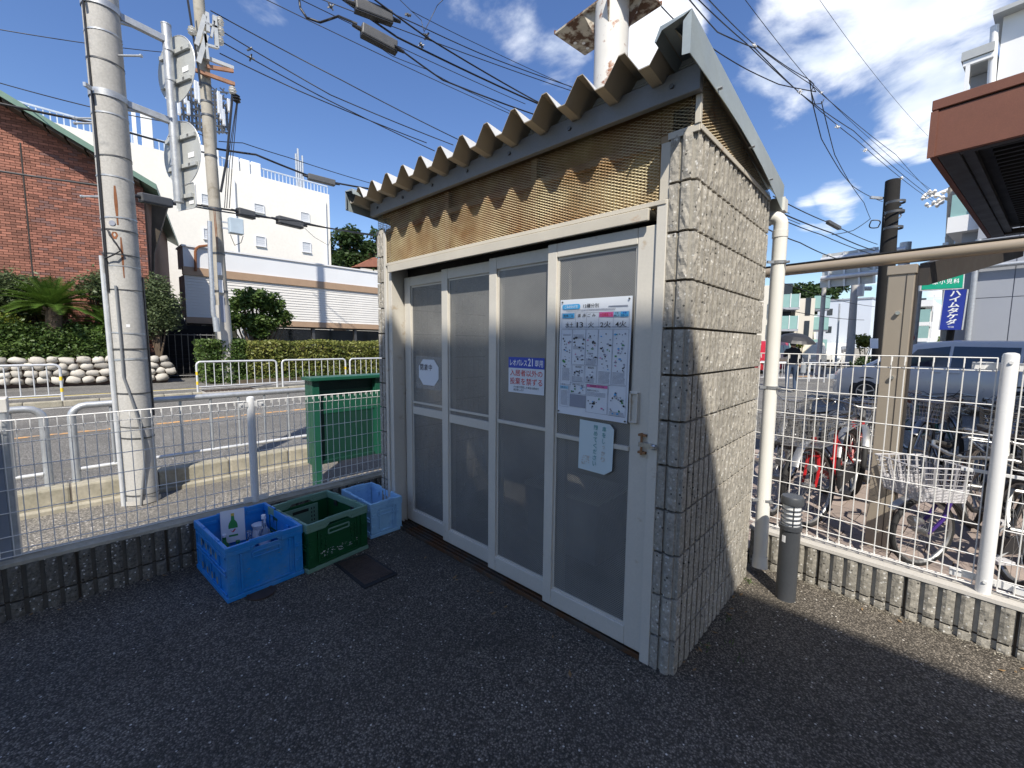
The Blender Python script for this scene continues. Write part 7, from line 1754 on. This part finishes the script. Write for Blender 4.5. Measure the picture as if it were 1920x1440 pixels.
obj('sign_face', MB().obox(c, RT*.42, FW*.05, UP*.16), 'sticker', sgd); obj('sign_band', MB().obox(c-UP*.12-FW*.06, RT*.42, FW*.004, UP*.05), 'car_red', sgd); obj('sign_leg', MB().cyl(c-UP*.16, Vector((c.x, c.y, 0)), .05, n=6), 'galv', sgd)
hs = thing('far_house', 'low far house with grey roof behind the blue sign', 'house', PD(1760, 640, 40)); c = PD(1752, 640, 38); c.z = 0
obj('wall', MB().obox(c+Vector((0, 0, 1.0)), E1*1.8, E2*3, Vector((0, 0, 1.0))), 'beige_wall', hs); obj('roof', MB().prism([c-E1*2.1+Vector((0, 0, 2.0)), c+E1*2.1+Vector((0, 0, 2.0)), c+Vector((0, 0, 2.9))], E2*3.2), 'closure', hs)
bwl = thing('brick_planter', 'low dark red brick planter in front of the dark pole', 'planter', PD(1610, 690, 14.5)); a = G(1587, 713, 0); 
pw = obj('planter_core', MB().obox(a+E1*.55+Vector((0, 0, .27)), E1*.55, E2*.12, Vector((0, 0, .27))), 'mortar', bwl)
bm2 = mesh_of(MB().box(-.10, .10, -.012, 0, -.028, .028), 'brick'); mesh_mats(bm2, 'brick'); inv = world_m(pw).inverted()
for j in range(8):
    for i in range(5): inst('brick', bm2, pw, inv @ (a+E1*(.11+i*.21+(.05 if j % 2 else 0))-E2*.122+Vector((0, 0, .04+j*.064))), (0, 0, raz))
def far_plant(label, px, py, dep, r, n, leaf, sd, name='tree', cat='tree', size=.16, base=None):
    p = PD(px, py, dep); rr = random.Random(sd); k = 7
    bl = [(p.x+rr.uniform(-.7, .7)*r, p.y+rr.uniform(-.7, .7)*r, p.z+rr.uniform(-.5, .5)*r, r*.42, r*.42, r*.36) for _ in range(k)]+[(p.x, p.y, p.z, r*.7, r*.7, r*.5)]
    return plant(name, label, cat, (p.x, p.y, 0), bl, n, size, leaf, 4, sd, shell=.3)
far_plant('dark tree behind the beige block roof', 1535, 556, 42, 2.2, 3200, 'leaf_tree', 71, size=.26)
far_plant('low tree left of the dark one behind the beige block', 1508, 556, 42, 1.5, 1800, 'leaf_tree', 72, size=.26)
far_plant('small round-topped tree far left over the beige block', 1483, 549, 42, .9, 900, 'leaf_tree', 73, size=.24)
far_plant('yellow-green sapling in front of the pale blue building', 1621, 640, 24, .55, 900, 'leaf_lime', 74, size=.10)
far_plant('second yellow-green sapling beside the apartment block', 1499, 640, 26, .45, 600, 'leaf_lime', 75, size=.10)
far_plant('bushy tree beyond the white balcony building', 1762, 648, 34, .9, 1200, 'leaf_bush', 76, size=.14)
far_plant('dark shrub on top of the brick planter', 1615, 680, 14.6, .32, 900, 'leaf_tree', 77, name='shrub', cat='shrub', size=.06)
# far guardrails beyond the yard
for i, (px, lab) in enumerate(((1500, 'distant guardrail hoop behind the walking person'), (1560, 'distant guardrail hoop in front of the white vans'), (1445, 'distant guardrail hoop left of the downpipe'))):
    b = G(px, 716-i, 0); t = thing('guardrail', lab, 'guardrail', b, 0, 'distant guardrail hoops'); L_ = 1.0
    pts = [b-RT*L_+Vector((0, 0, -.03)), b-RT*L_+Vector((0, 0, .72)), b-RT*(L_-.08)+Vector((0, 0, .8)), b+RT*(L_-.08)+Vector((0, 0, .8)), b+RT*L_+Vector((0, 0, .72)), b+RT*L_+Vector((0, 0, -.03))]
    pts = [Vector((p.x, p.y, max(p.z, -.03))) for p in pts]; obj('hoop', MB().tube(pts, .028, 8), 'galv_white', t, smooth=60)
    mb = MB(); 
    for k in range(1, 9): q = b-RT*L_+RT*(2*L_*k/9); q.z = 0; mb.cyl(q+Vector((0, 0, .15)), q+Vector((0, 0, .78)), .012, n=5)
    q1, q2 = b-RT*L_, b+RT*L_; mb.cyl((q1.x, q1.y, .15), (q2.x, q2.y, .15), .015, n=6); obj('infill_bars', mb, 'galv_white', t)
# walking person under a black umbrella ------------------------------------------
pp_ = G(1481, 735, 0); pn_ = thing('person', 'person walking away in dark top and jeans under a black umbrella, grey bag in hand', 'person', pp_, 0)
def skin_body(name, verts, edges, radii, mat, parent, sub=2):
    me = bpy.data.meshes.new(name); me.from_pydata([tuple(v) for v in verts], edges, []); o = bpy.data.objects.new(name, me); COL.objects.link(o)
    if parent: o.parent = parent
    sk = o.modifiers.new('skin', 'SKIN'); o.modifiers.new('sub', 'SUBSURF').levels = sub; o.modifiers['sub'].render_levels = sub
    for i, r in enumerate(radii): me.skin_vertices[0].data[i].radius = (r, r) if not isinstance(r, tuple) else r
    me.skin_vertices[0].data[0].use_root = True
    for m_ in ([mat] if isinstance(mat, str) else mat): me.materials.append(MT[m_])
    dg = bpy.context.evaluated_depsgraph_get(); m2 = bpy.data.meshes.new_from_object(o.evaluated_get(dg)); o.modifiers.clear(); o.data = m2; m2.polygons.foreach_set('use_smooth', [True]*len(m2.polygons))
    if not m2.materials: m2.materials.append(MT[mat])
    return o
V_ = [(0, 0, .92), (0, 0, 1.12), (0, 0, 1.34), (0, .01, 1.47), (0, .02, 1.60), (0, .02, 1.68),
      (.09, 0, .88), (.11, .06, .50), (.11, -.02, .10), (.11, .10, .035),
      (-.09, 0, .88), (-.11, -.08, .50), (-.11, -.26, .14), (-.11, -.16, .05),
      (.17, 0, 1.40), (.22, -.03, 1.14), (.22, .05, .92), (.22, .07, .84),
      (-.17, 0, 1.40), (-.22, .05, 1.18), (-.12, .20, 1.26), (-.08, .24, 1.30)]
E_ = [(0, 1), (1, 2), (2, 3), (3, 4), (4, 5), (0, 6), (6, 7), (7, 8), (8, 9), (0, 10), (10, 11), (11, 12), (12, 13), (2, 14), (14, 15), (15, 16), (16, 17), (2, 18), (18, 19), (19, 20), (20, 21)]
Rr = [.145, .13, .15, .055, .085, .08, .095, .065, .045, .04, .095, .065, .045, .04, .06, .045, .036, .04, .06, .045, .036, .04]
body = skin_body('body', V_, E_, Rr, 'cloth_dark', pn_)
MT_l = ['cloth_dark', 'jeans', 'skin', 'tyre']
body.data.materials.clear()
for m_ in MT_l: body.data.materials.append(MT[m_])
for p in body.data.polygons:
    z = p.center.z; x = abs(p.center.x)
    p.material_index = 3 if z < .09 else 1 if (z < .93 and x < .18) else 2 if (z > 1.50 or (x > .17 and z < .93)) else 0
pn_.rotation_euler = (0, 0, radians(15)); pn_.scale = (1, 1, .97)
obj('hair', MB().lathe([(.02, -.13), (.085, -.09), (.10, 0), (.085, .07), (.03, .105)], (0, .01, 1.66), 14), 'trim_black', pn_, local=True, smooth=60)
um = thing('umbrella', 'open black umbrella held over the walking person', 'umbrella', pp_+Vector((0, 0, 1.3))); um.rotation_euler = (radians(6), radians(8), 0)
mb = MB(); n = 8; vv = []
for k, (r, z) in enumerate(((.0, .62), (.18, .60), (.36, .53), (.50, .43), (.58, .34))):
    for j in range(n*3): a = 2*pi*j/(n*3); q = 1-.06*(1-abs(cos(a*n/2)))*(k/4); vv.append((r*q*cos(a), r*q*sin(a)+.0, z))
mb.add(vv, [(i*n*3+j, i*n*3+(j+1) % (n*3), (i+1)*n*3+(j+1) % (n*3), (i+1)*n*3+j) for i in range(4) for j in range(n*3)]); obj('canopy', mb, 'trim_black', um, local=True)
obj('shaft', MB().cyl((0, 0, .0), (0, 0, .68), .007, n=6), 'bike_steel', um, local=True); obj('handle', MB().tube([(0, 0, .03), (0, 0, -.06), (.02, 0, -.09), (.045, 0, -.07)], .012, 6), 'trim_black', um, local=True)
hb_ = thing('shoulder_bag', 'grey bag hanging from the walking person on the right', 'bag', pp_+Vector((.30, -.02, .62))); obj('bag_body', MB().box(-.04, .09, -.12, .12, 0, .32), 'bag_grey', hb_, local=True, bevel=.04); obj('strap', MB().tube([(.02, -.08, .31), (-.04, 0, .62), (.02, .08, .31)], .008, 5), 'bag_grey', hb_, local=True)
# ================================================================== OVERHEAD CABLES AND THEIR HARDWARE
def cable(label, pts, r, group=None, name='overhead_cable', cat='cable', sub=6, mat='cable'):
    """pts: (px, py, depth) anchors; the run between two anchors is straight in space with a slight sag"""
    P = [PD(*p) for p in pts]; out_ = []
    for a, b in zip(P[:-1], P[1:]):
        L = (b-a).length
        for i in range(sub): t = i/sub; out_.append(a.lerp(b, t)-Vector((0, 0, min(.25, L*.006)*4*t*(1-t))))
    out_.append(P[-1]); return obj(name, MB().tube(out_, r, 6), mat, None, label=label, cat=cat, group=group, smooth=60, loc=P[0])
G1 = 'cables strung along the near kerb'
cable('thick black cable running from the upper left closures down behind the shed roof', [(560, -60, 5.6), (745, 70, 6.3), (1010, 195, 8.2), (1480, 400, 17)], .014, G1)
cable('second thick cable just under the upper one, ending behind the roof ridge', [(690, -10, 5.9), (800, 70, 6.5), (1000, 187, 8.1), (1500, 420, 17)], .012, G1)
cable('cable lashed below the closures, reaching the roof beside the flashing ridge', [(740, 85, 6.1), (830, 150, 6.9), (1003, 215, 8.4)], .012, G1)
cable('thin messenger wire above the cable bundle', [(770, 20, 6.3), (900, 85, 7.2), (1075, 165, 8.6)], .005, G1)
cable('twisted cable with clips crossing to the roof, highest of the middle bundle', [(640, -20, 6.4), (780, 45, 7.0), (900, 100, 7.7), (1070, 162, 9.0), (1250, 250, 12)], .008, G1)
cable('loose coiled wire wrapped along the lower cable', [(660, 45, 6.0), (700, 80, 6.2), (735, 105, 6.4), (800, 130, 6.7), (850, 158, 7.0), (920, 190, 7.5), (960, 210, 8)], .005, G1)
cable('big black cable loop hanging at the top edge', [(560, -10, 5.6), (563, 15, 5.6), (575, 33, 5.6), (600, 42, 5.65), (635, 30, 5.7), (670, 45, 5.8)], .015, G1)
cable('thin wire swinging above the closures at the top edge', [(740, -10, 6.5), (790, 38, 6.5), (795, 60, 6.5), (820, 10, 6.5), (845, -15, 6.5)], .005, G1)
G2 = 'parallel wires crossing the blue sky on the left'
for i, (a, b, c) in enumerate((((395, 20, 14.0), (640, 150, 15.5), (860, 262, 18)), ((410, 55, 14.0), (620, 178, 15.5), (850, 272, 18)), ((415, 78, 14.0), (600, 180, 15.5), (815, 283, 18)), ((412, 100, 14), (560, 170, 15), (800, 268, 18)))):
    cable(['uppermost of the thin wires running from the second pole to the roof', 'second thin wire down from the second pole to the roof', 'third thin wire down from the second pole with dark clamps', 'lowest of the thin wires leaving the second pole top'][i], [a, b, c], .018, G2)
for i, (a, b) in enumerate((((480, -10, 12), (960, 215, 17)), ((545, -10, 12), (985, 195, 17)), ((575, -12, 11), (1100, 180, 15)))):
    cable(['thin wire from the top edge passing left of the closures', 'thin wire from the top edge just above its neighbour', 'thin wire from the top edge to the highest roof ridges'][i], [a, b], .012, G2)
G3 = 'wires crossing behind the near pole'
cable('faint thin wire high behind the near pole', [(-20, 52, 10), (168, 82, 11), (330, 100, 13)], .010, G3)
cable('thin wire over the brick roof, left of the near pole', [(-20, 150, 12), (180, 203, 12), (330, 232, 13), (400, 262, 14)], .014, G3)
cable('thick cable low over the brick roof to the second pole', [(-20, 190, 9), (185, 232, 10), (400, 290, 14)], .026, G3)
cable('cable crossing the brick wall', [(-20, 318, 8), (190, 348, 8.6), (262, 368, 9), (320, 378, 9.5), (440, 400, 12), (560, 415, 14), (700, 442, 20)], .020, G3)
cable('thick cable from the second pole past the white building to the shed roof', [(400, 278, 13.8), (480, 290, 14.5), (575, 328, 16), (630, 343, 17), (700, 355, 18)], .034, G3)
cable('thin clipped wire above the thick cable over the white building', [(410, 265, 14), (455, 268, 14.5), (540, 295, 16), (700, 345, 19)], .014, G3)
cable('lower cable with two closures crossing the white building', [(320, 376, 13), (440, 395, 14), (480, 403, 14.6), (560, 418, 16), (700, 440, 19)], .030, G3)
cable('hanging thin service wire left of the shed corner', [(565, 422, 15), (590, 445, 15), (616, 460, 15), (622, 440, 15.2), (640, 432, 15.5)], .008, G3)
cable('slack loop under the meter box of the second pole', [(432, 440, 13.5), (440, 460, 13.5), (452, 455, 13.5), (456, 442, 13.5)], .010, G3)
G4 = 'wires sweeping down to the far right pole'
for i, (l, pts, r) in enumerate((
    ('leftmost of the twisted cables sweeping from the top edge', [(1285, -10, 6), (1345, 60, 7), (1415, 90, 8), (1500, 175, 9.5), (1600, 245, 12), (1750, 372, 20)], .010),
    ('cable beside the twisted one sweeping to the right pole', [(1300, -10, 6), (1400, 82, 7.8), (1495, 170, 9.4), (1605, 262, 12), (1750, 378, 20)], .009),
    ('third cable of the sweeping bundle', [(1320, -10, 6), (1410, 80, 8), (1520, 158, 9.6), (1680, 290, 14), (1752, 366, 20)], .008),
    ('thin wire crossing the cloud parallel to the sweeping bundle', [(1390, -10, 8), (1515, 148, 11), (1640, 268, 15), (1745, 355, 21)], .007),
    ('thin wire furthest right across the big cloud', [(1530, -10, 9), (1640, 140, 12), (1740, 255, 17)], .005),
    ('twisted wire rising from behind the flashing', [(1240, 12, 7), (1262, 35, 7.2), (1345, 97, 8), (1400, 130, 8.6), (1460, 158, 9), (1530, 172, 9.4)], .010),
    ('cable curving from the flashing to the knot of wires', [(1420, 85, 8), (1480, 128, 8.8), (1515, 148, 9.2), (1530, 172, 9.4)], .008),
    ('twisted drop wire hanging from the knot to the dark pole', [(1518, 150, 9.3), (1524, 195, 9.5), (1540, 260, 10.5), (1575, 320, 12), (1600, 350, 14), (1640, 372, 17), (1655, 378, 18)], .011),
    ('second drop wire hanging from the knot to the dark pole', [(1540, 190, 9.6), (1552, 240, 10), (1565, 290, 11), (1595, 345, 13), (1620, 380, 15), (1632, 410, 17)], .010),
    ('short jumper at the knot of wires', [(1518, 150, 9.3), (1526, 158, 9.3), (1521, 172, 9.3), (1528, 195, 9.4), (1541, 194, 9.5), (1545, 186, 9.5)], .009))):
    cable(l, pts, r, G4)
G5 = 'wires low over the shelter on the right'
for l, pts, r in (
    ('thick cable emerging right of the shed to the dark pole', [(1440, 388, 11), (1560, 437, 14), (1640, 470, 18)], .018),
    ('thinner cable under the thick one right of the downpipe', [(1440, 400, 11), (1540, 440, 14), (1640, 478, 18)], .014),
    ('clipped wire with a black sleeve near the small cloud', [(1450, 368, 9), (1555, 418, 12), (1580, 430, 13), (1645, 458, 16)], .012),
    ('double wire passing under the shelter beam', [(1440, 430, 11), (1500, 455, 13), (1560, 482, 16), (1645, 505, 20)], .016),
    ('faint wire lowest beside the downpipe', [(1440, 520, 16), (1560, 560, 20), (1640, 575, 24)], .012),
    ('sagging wire across the apartment block', [(1440, 572, 14), (1520, 590, 16), (1620, 600, 20)], .012),
    ('loop of service wire left of the dark pole', [(1560, 440, 14), (1600, 432, 16), (1632, 410, 18)], .014)): cable(l, pts, r, G5)
# closures on the cables
def closure(label, a, b, w, h, boxy=True):
    A_, B__ = PD(*a), PD(*b); t = thing('cable_closure', label, 'cable closure', (A_+B__)/2, 0, 'black cable closures')
    mb = MB(); mb.beam(A_, B__, w, h); obj('closure_body', mb, 'closure_box', t, bevel=h*.12)
    d = (B__-A_).normalized()
    for p, s in ((A_, -1), (B__, 1)): obj('end_gland', MB().cyl(p, p+d*s*h*.8, h*.22, h*.14, n=8), 'trim_black', t)
    if boxy: obj('bottom_flange', MB().beam(A_-Vector((0, 0, h*.52)), B__-Vector((0, 0, h*.52)), w*.8, h*.12), 'trim_black', t)
closure('large black closure at the very top of the cable bundle', (665, 8, 5.9), (735, 35, 6.2), .13, .16)
closure('large weathered closure below the topmost one', (677, 55, 5.9), (743, 90, 6.2), .13, .15)
closure('slim closure on the cable above the white building', (577, 331, 16), (628, 344, 16.6), .22, .22, False)
closure('closure on the lower cable right of the second pole', (445, 396, 14.1), (476, 404, 14.6), .24, .24)
closure('longer closure on the lower cable across the white building', (520, 411, 15.2), (566, 422, 16), .26, .26)
closure('black closure between the near pole and the round signs', (262, 369, 8.9), (320, 381, 9.5), .15, .18)
closure('small black sleeve on the wire near the small cloud', (1552, 416, 12), (1574, 428, 12.8), .10, .10, False)
def knot(label, px, py, dep, s):
    t = thing('wire_spacer', label, 'wire spacer', PD(px, py, dep), 0, 'spacers and clamps on the wires'); rr = random.Random(int(px)); mb = MB(); c = PD(px, py, dep)
    for _ in range(4): d = Vector((rr.gauss(0, 1), rr.gauss(0, 1), rr.gauss(0, 1))).normalized()*s; mb.beam(c-d, c+d, s*.3, s*.3)
    obj('clamp_body', mb, 'steelband' if px < 1300 else 'insul', t)
    mb = MB(); mb.lathe([(s*.2, -s*.5), (s*.45, 0), (s*.2, s*.5)], tuple(c), 8); obj('insulator', mb, 'steelband' if px < 1300 else 'insul', t, smooth=50)
for l, px, py, dep, s in (('white spacer highest on the sweeping bundle', 1415, 86, 8, .05), ('white spacer at the knot of hanging wires', 1500, 172, 9.4, .055), ('small clamp right of the knot', 1540, 174, 9.6, .04), ('spacer halfway down the sweeping bundle', 1570, 238, 11, .06), ('spacer lower on the sweeping bundle', 1622, 282, 12.6, .06), ('lowest spacer of the sweeping bundle', 1690, 334, 16, .08),
    ('metal clamps beside the topmost closure', 765, 28, 6.4, .05), ('metal clamps where the middle cables meet', 800, 68, 6.6, .06), ('clamp on the lower cable left of the roof', 790, 85, 6.6, .045), ('upper dark clamp on the left parallel wires', 468, 92, 14.5, .10), ('lower dark clamp on the left parallel wires', 470, 108, 14.5, .12), ('clamps at the top left closure end', 620, 12, 5.8, .05)): knot(l, px, py, dep, s)

# ================================================================== APARTMENT BUILDING BEHIND THE VIEWER: its real shade falls over the car park
H_ = 9.0; y_e = 1.03-.60*H_; xw = -3.38+.60*H_
ab = thing('apartment_building', 'two storey cream apartment building facing the car park, behind the viewpoint', 'building', (9, y_e-4, 0))
obj('wall', MB().box(xw+.4, 22, y_e-9, y_e-.4, 0, H_-.25), 'cream', ab)
obj('roof', MB().prism([(xw, y_e-.0, H_-.25), (22, y_e-.02*(22-xw)*1.0, H_-.25), (22, y_e-9.4, H_-.25), (xw, y_e-9.4, H_-.25)], (0, 0, .25)), 'closure', ab)
for fl__ in (0, 1, 2):
    for k in range(5):
        x = xw+1.4+k*3.4; z = .9+fl__*2.8
        w = obj('window', MB().box(x, x+1.6, y_e-.398, y_e-.36, z, z+1.2), 'frame_w', ab); obj('pane', MB().box(x+.06, x+1.54, y_e-.359, y_e-.352, z+.06, z+1.14), 'win_dark', w)

wg = thing('apartment_wing', 'right wing of the apartment building whose shade falls over the van and yard', 'building', (9, 5, 0))
obj('wall', MB().box(4.6, 15, 1.7, 8.3, 0, H_-.25), 'cream', wg); obj('roof', MB().box(4.2, 15.4, 1.4, 8.6, H_-.25, H_), 'closure', wg)
